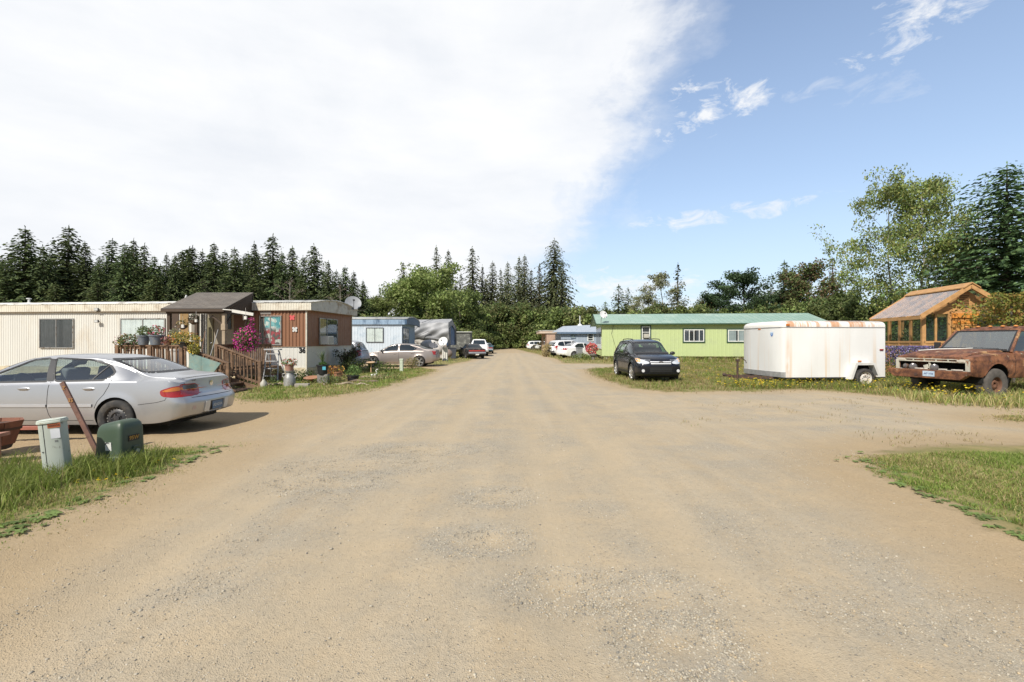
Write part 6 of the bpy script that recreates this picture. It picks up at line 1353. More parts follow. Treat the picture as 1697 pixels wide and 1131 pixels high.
# magenta hanging basket by the porch
x, z = at_depth(409, 563, 16.2); t = thing('hanging_basket', 'big hanging basket of magenta flowers beside the porch post', 'hanging basket', (x, 16.2, z))
b = MB(); b.lathe([(.05, -.22), (.18, -.15), (.24, 0), (.23, 0), (.15, -.12), (0, -.17)], n=16); b.build('basket', M('coir', (.12, .08, .05), .9), t); plant(t, 'foliage', (0, 0, 0), (.42, .38, .46), 1400, LG+[(.12, .2, .06)], MAG, 520, .032, .038)
b = MB(); [b.tube([(.22*math.cos(a), .22*math.sin(a), 0), (0, 0, .75), (-.05, 0, 1.02)], .004, 5) for a in (0, 2.1, 4.2)]; b.build('hanger_wire', BLK(), t)
P_ = blob_pts(420, (.16, 0, .46), (.13, .11, .34), 0); leaf_cloud('top_sprig', P_, .032, pick(LG+MAG, 420), t)
x, z = at_depth(402, 518, 16.9); b = MB(); xa, za = at_depth(385, 515.5, 16.9); xb, zb_ = at_depth(420, 521.5, 16.9); b.beam((xa, 16.9, za), (xb, 16.9, zb_), .04, .11); b.tube([((xa+xb)/2, 16.9, za), ((xa+xb)/2+.02, 16.9, za-.35)], .005); b.tube([(xa, 16.9, za+.02), (xa-.35, 16.9, za+.05)], .02)
tag(b.build('white_board', M('white painted board', (.62, .6, .54), .6)), 'white board slung out from the porch roof above the magenta basket', 'board')
# small hanging things under the porch roof
for i, (px_, py_, Y, lab) in enumerate(((303, 540, 16.3, 'straw hanging basket at the left under the porch roof'), (321, 532, 16.4, 'dark hanging planter in the middle under the porch roof'))):
    x, z = at_depth(px_, py_, Y); t = thing('hanging_planter', lab, 'hanging planter', (x, Y, z)); b = MB(); b.lathe([(.04, -.14), (.12, -.08), (.15, .02), (.14, .02), (0, -.08)], n=12); b.build('basket', M('coir', (.12, .08, .05), .9), t); plant(t, 'foliage', (0, 0, .06), (.2, .18, .2), 200, [(.28, .2, .08), (.12, .12, .04)] if i == 0 else [(.04, .05, .02), (.08, .05, .03)]); b = MB(); b.tube([(0, 0, .0), (0, 0, 2.62-z)], .005); b.build('cord', BLK(), t)
for px_, py_, w in ((303, 541, .09), (325, 532, .07), (407, 527, .09)):
    x, z = at_depth(px_, py_, 16.1); b = MB(); b.box((x, 16.1, z), (w, .05, w*1.3)); b.tube([(x, 16.1, z), (x, 16.1, z+.35)], .004)
    tag(b.build('wind_chime', M('pale enamel', (.62, .6, .54), .5), None, bevel=.01), {303: 'small white hanging block in front of the straw basket', 325: 'small white hanging tag by the dark planter', 407: 'white square lantern hanging under the white board'}[px_], 'ornament')
# dim tools leaning in the porch
for px0, py0, px1, py1, c_, lab in ((348, 545, 343, 590, (.3, .3, .3), 'grey-handled broom leaning beside the porch door'), (326, 548, 330, 592, (.18, .1, .06), 'brown-handled rake leaning left of the porch door')):
    xa, za = at_depth(px0, py0, 17.6); xb, _ = at_depth(px1, py1, 17.6); b = MB(); b.tube([(xb, 17.6, .57), (xa, 18.1, za)], .016); b.box((xb, 17.6, .68), (.22, .06, .24)); tag(b.build('broom', M('tool %d' % px0, c_, .6)), lab, 'broom')
# ---------------------------------------------------------------- garden in front of home 36
def gp(x, y): return px_ground(x, y)[:2]
def g_pot(px_, py_, name, label, r, h, mat, **k):
    x, y = gp(px_, py_); return pot_plant(name, label, x, y, gz(x, y)+.01, r, h, mat, **k)
x, y = gp(480, 642); t = thing('milk_can', 'grey galvanised milk can carrying a pot of red flowers', 'milk can', (x, y, .02)); b = MB(); b.lathe([(.17, 0), (.19, .02), (.19, .28), (.17, .36), (.12, .44), (.12, .5), (.16, .53), (.16, .55), (.1, .55), (0, .54)], n=22); b.build('can_body', M('galvanised', (.36, .36, .34), .5, .4, dirt=(.2, .18, .15), dscale=6), t, auto=40)
for s in (-1, 1): MB().tube([(s*.18, 0, .30), (s*.25, 0, .36), (s*.24, 0, .44), (s*.15, 0, .46)], .014).build('side_handle', M('galvanised', (.36, .36, .34), .5), t)
t = pot_plant('flower_pot', 'pinkish pot of red geraniums standing on the milk can', x-.01, y, .575, .15, .22, M('rose terracotta', (.36, .20, .15), .8), leaf=LG, flower=[(.65, .04, .04), (.7, .12, .08)], nl=220, nf=70, pr=(.27, .22, .16), up=.06); b = MB(); b.tube([(-.15, 0, .22), (-.13, 0, .45), (0, 0, .55), (.13, 0, .45), (.15, 0, .22)], .008); b.build('wire_handle', M('pale wire', (.5, .5, .48), .4), t, smooth=True)
g_pot(459, 634, 'flower_pot', 'brown pot of dry stems left of the milk can', .19, .34, M('brown pot', (.17, .09, .06), .7), leaf=[(.3, .25, .12), (.2, .2, .08)], flower=[(.6, .5, .4)], nl=220, nf=30, pr=(.24, .2, .14), up=.05)
x, y = gp(437, 645); t = thing('jug', 'small pale jug standing by the foot of the porch steps', 'jug', (x, y, .02)); b = MB(); b.lathe([(.09, 0), (.11, .05), (.11, .18), (.05, .26), (.04, .3), (0, .3)], n=14); b.build('jug_body', M('pale stoneware', (.42, .40, .34), .5), t, smooth=True)
for a, (px_, py_, s_) in enumerate(((450, 641, .16), (468, 640, .12))):
    x, y = gp(px_, py_); b = MB()
    for k in range(7): b.box((x+random.uniform(-s_, s_), y+random.uniform(-s_, s_), .05+random.uniform(0, .06)), (random.uniform(.06, .16), random.uniform(.06, .12), random.uniform(.05, .1)), Matrix.Rotation(random.uniform(0, 3), 3, 'Z'))
    tag(b.build('rock_pile', M('tan rock', (.40, .32, .22), .9), None, bevel=.02), ('small tan rocks beside the pale jug', 'small tan rocks at the foot of the milk can')[a], 'rocks')
x, y = gp(501, 643); b = MB(); b.box((x, y, .07), (.46, .2, .15), Matrix.Rotation(.1, 3, 'Z')); tag(b.build('concrete_block', M('pale concrete', (.32, .29, .25), .95, bump=.5), None, bevel=.02), 'flat concrete block in the grass below the house number', 'block')
x, y = gp(536, 638); t = thing('cinder_block', 'grey cinder block carrying the black pot of spiky leaves', 'cinder block', (x, y, .01)); b = MB(); b.bb((-.19, -.10, 0), (.19, -.06, .38)); b.bb((-.19, .06, 0), (.19, .1, .38)); [b.bb((xx-.02, -.0601, 0.001), (xx+.02, .0601, .379)) for xx in (-.17, 0, .17)]; b.build('block_body', M('cinder', (.20, .19, .175), .95, bump=.5), t, bevel=.006)
t = pot_plant('flower_pot', 'black nursery pot with spiky leaves on the cinder block', x-.03, y, .395, .2, .34, BLKP, leaf=LG, nl=160, pr=(.16, .16, .1), up=.02)
b = MB(); b.box((.13, -.185, .22), (.12, .01, .12)); b.build('blue_sticker', M('blue sticker', (.08, .35, .45), .5), t)
def spikes(parent, c, n, h, w, cols, spread=.5, name='spiky_leaf'):
    V = []; T = []; CC = []
    for i in range(n):
        a = rng.uniform(0, 6.28); L = h*rng.uniform(.6, 1.1); sp = spread*rng.uniform(.2, 1); d = np.array([math.cos(a), math.sin(a), 0]); s = np.array([-d[1], d[0], 0])*w; b0 = len(V); c_ = np.array(cols[rng.integers(len(cols))])*rng.uniform(.8, 1.2)
        for t in (0, .33, .66, 1.):
            q = np.array(c)+d*L*sp*t*t*1.2+np.array([0, 0, L*(t-.25*sp*t*t)]); ww = (1-t)**.6; V += [q-s*ww, q+s*ww]; CC += [c_, c_]
        T += [(b0+2*k, b0+2*k+1, b0+2*k+3) for k in range(3)]+[(b0+2*k, b0+2*k+3, b0+2*k+2) for k in range(3)]
    o = np_mesh(name, V, T, leaf_mat('leaf', .3), parent); set_tint(o, CC); return o
spikes(t, (0, 0, .3), 26, .62, .02, [(.08, .12, .05), (.14, .17, .07)], .6)
x, y = gp(521, 636); t = thing('bird_bath', 'low brown dish tilted beside the black pot', 'dish', (x-.1, y, .02)); b = MB(); b.lathe([(.08, 0), (.05, .03), (.05, .12), (.26, .2), (.28, .22), (.25, .22), (0, .16)], n=20, rot=Matrix.Rotation(.18, 3, 'X')); b.build('dish_body', TERRA, t, auto=50)
g_pot(560, 628, 'flower_pot', 'terracotta pot with orange blooms among red weeds', .17, .26, TERRA, leaf=[(.25, .12, .06), (.12, .14, .05)], flower=ORG, nl=220, nf=60, pr=(.3, .22, .2), up=.08)
g_pot(585, 635, 'flower_pot', 'black bowl-shaped pot of green leaves by the driftwood', .22, .28, BLKP, leaf=[(.16, .24, .07), (.1, .16, .04)], nl=380, pr=(.34, .28, .24), up=.14)
x, y = gp(596, 622); t = thing('bird_bath', 'small round orange-rimmed dish on a stand behind the black bowl', 'bird bath', (x+.35, y+.6, 0)); b = MB(); b.cyl((0, 0, 0), (0, 0, .52), .03); b.lathe([(.04, .5), (.20, .57), (.21, .59), (.15, .575), (0, .56)], n=20, rot=Matrix.Rotation(.12, 3, 'X')); b.build('bowl', M('peach glaze', (.55, .36, .2), .5), t, auto=50)
x, y = gp(619, 628); t = thing('goose_ornament', 'small white swan ornament on the garden bank', 'ornament', (x, y, .08)); b = MB(); b.ell((0, 0, .06), (.14, .07, .07)); b.tube([(.09, 0, .08), (.14, 0, .17), (.10, 0, .27), (.15, 0, .32), (.2, 0, .29)], [.03, .022, .02, .024, .006], 8); b.build('swan_body', M('chalk white', (.72, .7, .64), .6), t, smooth=True)
for i, (px_, py_, L_, r_, a_, c_) in enumerate(((604, 636, 1.1, .06, .1, (.16, .12, .09)), (616, 630, 1.0, .09, -.15, (.24, .18, .12)), (628, 628, .8, .1, .2, (.22, .17, .1)), (573, 640, .7, .05, .5, (.3, .24, .17)), (600, 641, .5, .035, -.2, (.45, .36, .28)))):
    x, y = gp(px_, py_); b = MB(); pts = [(x-L_/2+L_*k/5, y+.1*math.sin(k+i)+a_*(k-2.5)*.08, .08+.03*math.sin(k*1.7+i)) for k in range(6)]; b.tube(pts, [r_*q for q in (.5, .9, 1, .95, .7, .3)], 8)
    tag(b.build('driftwood', M('driftwood %d' % i, c_, .95, 0, .3, 8, bump=.8, bscale=20), None, smooth=True), ('thin dark driftwood nearest the road', 'thick brown driftwood in the middle of the pile', 'rounded driftwood at the right end of the pile', 'short branch left of the black bowl', 'small pale stick at the front of the pile')[i], 'driftwood', 'driftwood pieces in the garden')
x, y = gp(432, 640); t = thing('step_ladder', 'white aluminium step ladder standing behind the porch stairs', 'ladder', (x-.3, y+1.4, 0)); b = MB()
for sx in (-.28, .28): b.beam((sx, -.2, 0), (sx*.8, .0, 1.25), .05, .03); b.beam((sx, .45, 0), (sx*.8, .05, 1.2), .04, .02)
for k in range(4): b.bb((-.26+.01*k, -.2+.05*k-.05, .25+k*.28), (.26-.01*k, -.2+.05*k+.04, .28+k*.28))
b.bb((-.3, -.1, 1.25), (.3, .12, 1.3)); b.build('ladder_frame', M('ladder white', (.42, .42, .42), .5), t)
# dark shrub against the end wall, weeds and low plants
x, y = gp(568, 622); t = thing('shrub', 'dark reddish shrub against the shaded end of the home', 'shrub', (x, y+.3, 0)); b = MB()
tips = []
for k in range(13):
    a = rng.uniform(0, 6.28); l = rng.uniform(.9, 1.55); q = (math.cos(a)*l*.42, math.sin(a)*l*.3, l); b.tube([(0, 0, 0), (q[0]*.4, q[1]*.4, l*.55), q], [.018, .012, .005], 5); tips.append(q)
b.build('stems', M('shrub stem', (.10, .07, .05), .9), t); P_ = np.concatenate([blob_pts(80, np.array(q)*np.array([1, 1, rng.uniform(.75, 1.)]), (.20, .2, .18), 0) for q in tips]+[blob_pts(60, np.array(q)*.65, (.22, .2, .2), 0) for q in tips]); leaf_cloud('foliage', P_, .035, pick([(.045, .05, .025), (.07, .08, .03), (.09, .045, .035), (.05, .07, .02)], len(P_)), t)
def clump(name, label, cat, px_, py_, r, n, cols, flower=None, nf=0, sz=.035, dy=0.):
    x, y = gp(px_, py_); y += dy; t = thing(name, label, cat, (x, y, gz(x, y))); plant(t, 'foliage', (0, 0, r[2]*.7), r, n, cols, flower, nf, sz); spikes(t, (0, 0, 0), 30, r[2]*1.5, .012, cols, .8, 'stalks'); return t
clump('garden_plant', 'pale green bladed plant between the jug and the grass', 'plant', 449, 638, (.2, .15, .22), 60, [(.25, .32, .18), (.18, .26, .1)], dy=.2)
clump('garden_plant', 'dark low greenery under the house number', 'plant', 503, 634, (.55, .3, .30), 800, [(.05, .08, .02), (.08, .13, .03)], [(.4, .3, .25)], 20, .03)
clump('garden_plant', 'orange and red weeds beside the terracotta pot', 'plant', 550, 627, (.45, .3, .32), 420, [(.30, .12, .05), (.14, .14, .05), (.4, .16, .06)], ORG, 40)
clump('garden_plant', 'tall lime green blades in the garden middle', 'plant', 575, 620, (.45, .35, .45), 420, [(.2, .3, .08), (.12, .2, .04), (.3, .36, .12)])
clump('garden_plant', 'tangled green weeds behind the swan', 'plant', 612, 617, (.9, .5, .42), 900, [(.12, .18, .05), (.08, .12, .03), (.22, .24, .1)])
clump('garden_plant', 'green weeds right of the swan', 'plant', 640, 622, (.7, .4, .34), 600, [(.14, .2, .05), (.09, .13, .03)])
clump('garden_plant', 'brown dead stalks in the middle of the bed', 'plant', 562, 636, (.5, .3, .25), 220, [(.26, .17, .09), (.2, .13, .08)])
clump('garden_plant', 'leafy dark plant left of the end wall shrub', 'plant', 545, 620, (.3, .3, .42), 300, [(.06, .09, .03), (.09, .12, .04)])
clump('garden_plant', 'broad green weeds by the home far corner', 'plant', 592, 612, (.5, .4, .55), 500, [(.09, .13, .04), (.06, .09, .03)])
clump('garden_plant', 'leafy green mass at the foot of the end wall', 'plant', 530, 624, (.5, .35, .4), 700, [(.08, .12, .035), (.12, .17, .05), (.06, .08, .03)])
clump('garden_plant', 'mixed low herbs spilling over beside the cinder block', 'plant', 548, 640, (.45, .25, .22), 500, [(.13, .19, .05), (.2, .2, .07), (.09, .13, .04)], [(.7, .6, .5)], 12, .025)
clump('garden_plant', 'tall weeds with seed heads behind the black bowl pot', 'plant', 582, 622, (.6, .35, .55), 700, [(.11, .16, .05), (.2, .22, .08), (.07, .1, .03)], [(.5, .4, .25)], 25)
clump('garden_plant', 'sprawling weeds between the driftwood and the road', 'plant', 636, 632, (.9, .35, .22), 600, [(.15, .2, .06), (.26, .24, .1)])
clump('grass_mound', 'dry brown grass mound right of the pale green post', 'grass mound', 683, 613, (.45, .35, .42), 900, [(.32, .24, .13), (.22, .17, .08), (.2, .2, .08)], sz=.03)
# pale green post
x, y = gp(665.5, 617.5); t = thing('utility_post', 'slim pale green utility post standing before the taupe sedan', 'utility post', (x, y, 0)); b = MB(); b.bb((-.085, -.085, 0), (.085, .085, .66)); b.build('post_shell', M('pale green plastic', (.50, .56, .44), .6, dirt=(.36, .36, .28), dscale=5), t, bevel=.025); b = MB(); b.bb((-.095, -.095, .6), (.095, .095, .70)); b.build('cap', M('pale green plastic', (.50, .56, .44), .6), t, bevel=.02)
# satellite dishes
def dish(label, x, y, z, r, yaw, tilt, mast, mat, lnb=True, name='satellite_dish', bend=None, logo=False, group=None):
    t = thing(name, label, 'satellite dish', (x, y, z), yaw, group); rot = Matrix.Rotation(R(90)-tilt, 3, 'X'); b = MB(); b.lathe([(0, -.02), (r*.5, r*.03), (r*.85, r*.11), (r, r*.17), (r*1.0, r*.19), (r*.83, r*.135), (r*.5, r*.055), (0, .0)], n=30, rot=rot); o = b.build('reflector', mat, t, smooth=True, auto=60)
    b = MB(); b.tube([(0, r*.2, -.0), (0, .3*r, -.2*r), (0, .3*r, -mast)] if bend is None else [(0, .05, 0)]+bend, .022); b.build('mast', M('mast grey', (.2, .2, .2), .5), t)
    if lnb:
        b = MB(); e = rot @ Vector((0, -r*.15, r*1.05)); p = rot @ Vector((0, -r*.98, r*.1)); b.tube([p, p*.6+e*.55+Vector((0, 0, -.03)), e], .013); b.box(e, (.10, .08, .08)); b.build('receiver_arm', M('arm dark', (.06, .06, .06), .5), t)
    return t
DW = M('dish grey', (.27, .28, .29), .5)
d_, z_ = en_ = (None, None)
x, z = at_depth(585, 503.5, 23.2); dish('grey satellite dish on the roof end of home 36', x, 23.2, z, .40, R(25), R(28), .3, DW, bend=[(-.25, .1, -.2), (-.62, -.1, -.25)])
x, z = at_depth(734.5, 566.5, 35.5); t = dish('large white satellite dish on a post beyond the taupe sedan', x, 35.5, z, .37, R(-12), R(24), z, M('dish white', (.68, .68, .67), .5))
b = MB(); b.bb((-.2, .33, -z), (.2, .5, -.45)); b.build('backing_board', M('white painted board', (.62, .6, .54), .6), t)
x, z = at_depth(718, 574, 34.5); dish('second satellite dish, tilted, low between the sedan and the white dish', x, 34.5, z, .36, R(30), R(55), z, M('dish dark', (.12, .12, .13), .5))
# ---------------------------------------------------------------- light blue home
LB = M('light blue siding', (.54, .60, .65), .55, 0, .04, 1, dirt=(.40, .48, .55), dscale=1.2); DB = M('dark blue trim', (.05, .10, .17), .5, dirt=(.10, .15, .2), dscale=3); MBL = M('mid blue trim', (.27, .37, .48), .55, 0, .1, 2, dirt=(.08, .13, .2), dscale=2, stretch=(1, 1, .4))
def home_b():
    X, Y = -8.0, 33.; root = thing('mobile_home', 'light blue single-wide home with dark blue bowed roof end', 'mobile home', (X, Y, 0)); L, Wd = 14., 4.4; fr = Frame(X, Y, 0); en = Frame(X, Y, R(90))
    ribbed(-L, 0, .3, 2.85, .2, .012, .85).build('wall', LB, root); o = ribbed(0, Wd, .3, 2.85, .2, .012, .85).build('end_wall', M('shaded blue siding', (.25, .34, .44), .55), root); o.rotation_euler = (0, 0, R(90))  # end wall: the blue siding again, with its shade put into the colour
    m = MB(); m.bb((-L, .05, .0), (-.03, Wd, 2.84)); m.build('inner_core', M('dark core', (.05, .045, .04), .9), root)
    m = ribbed(-L, .25, 2.82, 3.17, .2, .01, .85, None, -.12); m.build('fascia', MBL, root)
    m = MB(); P = []; pr = [(-.14, 3.17), (.5, 3.3), (Wd/2, 3.42), (Wd-.5, 3.3), (Wd+.14, 3.12)]
    for x in (-L-.1, .42): P += [(x, y, z) for y, z in pr]
    m.add(P, [(i, i+1, 6+i, 5+i) for i in range(4)]); o = m.build('roof', M('grey white roof', (.50, .50, .47), .6, dirt=(.2, .18, .15), dscale=2), root, smooth=True); s_ = o.modifiers.new('t', 'SOLIDIFY'); s_.thickness = .04; s_.offset = 1
    m = MB(); tp = [(-.16, 3.155), (.5, 3.29), (Wd/2, 3.41), (Wd-.5, 3.29), (Wd+.16, 3.10)]; bt = [2.80, 2.84, 2.84, 2.82, 2.72]; [m.prism([tp[i], tp[i+1], (tp[i+1][0], bt[i+1]), (tp[i][0], bt[i])], .26, .40, 'x') for i in range(4)]; m.build('end_fascia', DB, root)
    m = MB(); m.bb((-L, -.13, 2.80), (.26, .0, 2.82)); m.bb((.02, 0, 2.83), (.26, Wd, 2.85)); m.build('soffit', MBL, root)
    m = MB(); m.bb((-.05, -.03, .3), (.03, .0, 2.8)); m.build('corner_trim', LB, root)
    u0, z1 = fr.px(607, 543.2); u1, z0 = fr.px(635.7, 567.7); window(root, u0, u1, z0, z1, M('dark frame', (.05, .05, .06), .5), WPANE, y=-.012, curtain=M('cream blind', (.68, .67, .63), .9))
    window(root, .25, 2.15, 1.25, 2.6, DB, WPANE, y=-.012, rz=R(90), curtain=M('tan curtain', (.34, .31, .22), .9), bars=(.33, .66), gap=(.4, .55), w=.07)
    m = MB(); m.bb((0.005, .05, .3), (.04, 3.2, 1.2)); m.build('end_dark_panel', DB, root); return root
home_b()
# ---------------------------------------------------------------- tarp covered shelter
def tarp():
    root = thing('tarp_shelter', 'shelter draped in a sagging grey tarp with blue end flap', 'shelter', (0, 0, 0)); mt = bpy.data.materials.new('grey tarpaulin'); mt.use_nodes = True; nt = mt.node_tree; pb = nt.nodes['Principled BSDF']; tc = N(nt, 'ShaderNodeTexCoord')
    n = N(nt, 'ShaderNodeTexNoise'); n.inputs['Scale'].default_value = 1.4; n.inputs['Detail'].default_value = 8; nt.links.new(tc.outputs['Object'], n.inputs[0]); nt.links.new(ramp(nt, n.outputs[0], [(.3, (.22, .225, .23)), (.6, (.33, .33, .335)), (.8, (.27, .27, .27))]), pb.inputs['Base Color']); pb.inputs['Roughness'].default_value = .55
    x0, x1 = -11.2, -5.7; yf, yr = 40.5, 43.2; nx, ny = 90, 44; V = []; bottom = lambda t: 1.62+.25*math.sin(t*2.6+.5)
    for i in range(nx+1):
        t = i/nx; x = x0+(x1-x0)*t
        for j in range(ny+1):
            s = j/ny
            if s < .36: k = s/.36; y = yr+(yf-yr)*k; z = 3.66-.42*k-.10*math.sin(math.pi*k)
            else: k = (s-.36)/.64; y = yf-.25*math.sin(k*math.pi*.8)+.15*k; z = 3.24-(3.24-bottom(t))*k
            w = .05*math.sin(x*5+s*9)*s+.045*math.sin(x*2.3-s*14+1)*s*s+.03*math.sin((x*1.2+s*6)*4)*s; V.append((x+(.12*s if t > .95 else 0), y-w*1.4, z+w*.5+.07*math.cos(math.pi*2*min(1, t*1.02))*.4))
    n1 = ny+1; Q = [(i*n1+j, (i+1)*n1+j, (i+1)*n1+j+1, i*n1+j+1) for i in range(nx) for j in range(ny)]; o = np_mesh('tarp_sheet', V, Q, mt, root, smooth=True, n=4)
    V2 = [(x0, yr, 3.66), (x1, yr, 3.66), (x1+.1, yr+2.6, 3.0), (x0, yr+2.6, 3.0), (x1+.1, yr+2.8, 1.2), (x0, yr+2.8, 1.2)]; np_mesh('rear_tarp', V2, [(0, 1, 2, 3), (3, 2, 4, 5)], mt, root, n=4)
    m = MB(); m.prism([(yf+.1, 1.2), (yf+.05, 3.15), (yr, 3.58), (yr+2.5, 2.95), (yr+2.7, 1.2)], x1-.12, x1-.08, 'x'); m.build('end_panel', M('blue tarp', (.05, .13, .28), .5, 0, .3, 3), root)
    m = MB(); m.prism([(yf-.05, 2.7), (yf-.02, 3.2), (yr, 3.64), (yr+2.5, 2.98), (yr+2.4, 2.75), (yr, 3.1)], x1-.02, x1+.03, 'x'); m.build('gable_flap', mt, root)
    m = MB(); [m.beam((x1-.05, yf+.5+k*.7, .8), (x1-.05, yf+.5+k*.7, 2.9), .06, .06) for k in range(3)]; m.build('frame_pole', M('pale pole', (.5, .47, .4), .6), root)
    m = MB(); m.bb((x0, yf+.15, 0), (x1-.15, yf+2.8, 1.75)); m.build('cabin_wall', M('stained white panel', (.50, .47, .42), .8, 0, .2, 3, dirt=(.16, .12, .1), dscale=3.5, dlo=.46, dhi=.6), root)
    m = MB(); m.tube([(x0+1.9, yf-.1, 2.0), (x0+2.6, yf-.15, 2.6), (x0+3.2, yf+.0, 3.25), (x0+3.7, yr, 3.72)], .02); m.build('rope', M('dark rope', (.05, .05, .05), .8), root); m = MB(); m.tube([(x0+1.9, yf-.32, 1.9), (x0+2.9, yf-.4, 2.05), (x0+3.9, yf-.36, 2.5)], .018); m.build('rope', M('dark rope', (.05, .05, .05), .8), root)
tarp()
def junk(lab, px_, py_, Y, sz, col, name='junk_bag', cat='bag'):
    x, z = at_depth(px_, py_, Y); b = MB(); b.ell((x, Y, max(z, sz[2]*.5)), (sz[0]/2, sz[1]/2, sz[2]/2), 10, 7); o = b.build(name, M(lab[:14], col, .7, bump=1., bscale=8), None, smooth=True); tag(o, lab, cat)
junk('white crumpled bag below the tarp near the sedan roof', 712, 572, 38, (1.6, .8, .9), (.55, .52, .48)); junk('pale crumpled bag below the tarp further right', 724, 580, 37, (1.0, .6, .9), (.5, .46, .42)); junk('brown bundle beside the large white dish', 742, 586, 37.5, (.8, .5, .7), (.22, .17, .14))
def bin_(lab, px_, py_, w, h, col, dp=.0, group=None):
    x, y = gp(px_, py_); t = thing('trash_bin', lab, 'trash bin', (x, y, 0), .15, group); b = MB(); P = [(-w*.42, -w*.42, .06), (w*.42, -w*.42, .06), (w*.42, w*.42, .06), (-w*.42, w*.42, .06), (-w/2, -w/2, h), (w/2, -w/2, h), (w/2, w/2, h), (-w/2, w/2, h)]; b.add(P, [(0, 1, 2, 3), (4, 5, 6, 7), (0, 1, 5, 4), (1, 2, 6, 5), (2, 3, 7, 6), (3, 0, 4, 7)]); mt = M(lab[:12], col, .5); b.build('bin_body', mt, t, bevel=.02)
    b = MB(); b.box((0, 0, h+.03), (w*1.08, w*1.1, .06)); b.tube([(-w*.4, w*.6, h), (w*.4, w*.6, h)], .02); b.build('lid', mt, t, bevel=.02); b = MB(); [b.cyl((s*w*.48, w*.4, .1), (s*w*.54, w*.4, .1), .1) for s in (-1, 1)]; b.build('wheel', BLK(), t); return t
bin_('dark grey wheeled bin beside the old black sedan', 751, 595.5, .55, .95, (.06, .065, .08)); bin_('dark blue wheeled bin beyond the white pickup', 804, 587, .6, 1.1, (.03, .05, .09)); bin_('grey wheeled bin in front of the white low sedan', 960, 594.5, .5, .95, (.22, .23, .24))
x, y = gp(744, 593); b = MB(); b.box((x, y, .4), (.2, .5, .8), Matrix.Rotation(.3, 3, 'X')); tag(b.build('leaning_board', M('white painted board', (.62, .6, .54), .6)), 'small white board leaning left of the dark grey bin', 'board')
x, z = at_depth(762, 549, 55); t = thing('camper', 'dark overgrown camper roof showing behind the tarp shelter', 'camper', (x, 55, 0)); b = MB(); b.bb((-1.2, -.8, .5), (1.4, 1.2, 2.6)); b.build('camper_body', M('camper grey', (.10, .10, .09), .7, dirt=(.25, .25, .22), dscale=3), t, bevel=.15); b = MB(); b.bb((-1.0, -.95, 2.62), (1.5, .6, 2.72)); b.build('camper_roof', M('camper roof', (.5, .5, .46), .6), t, bevel=.03)
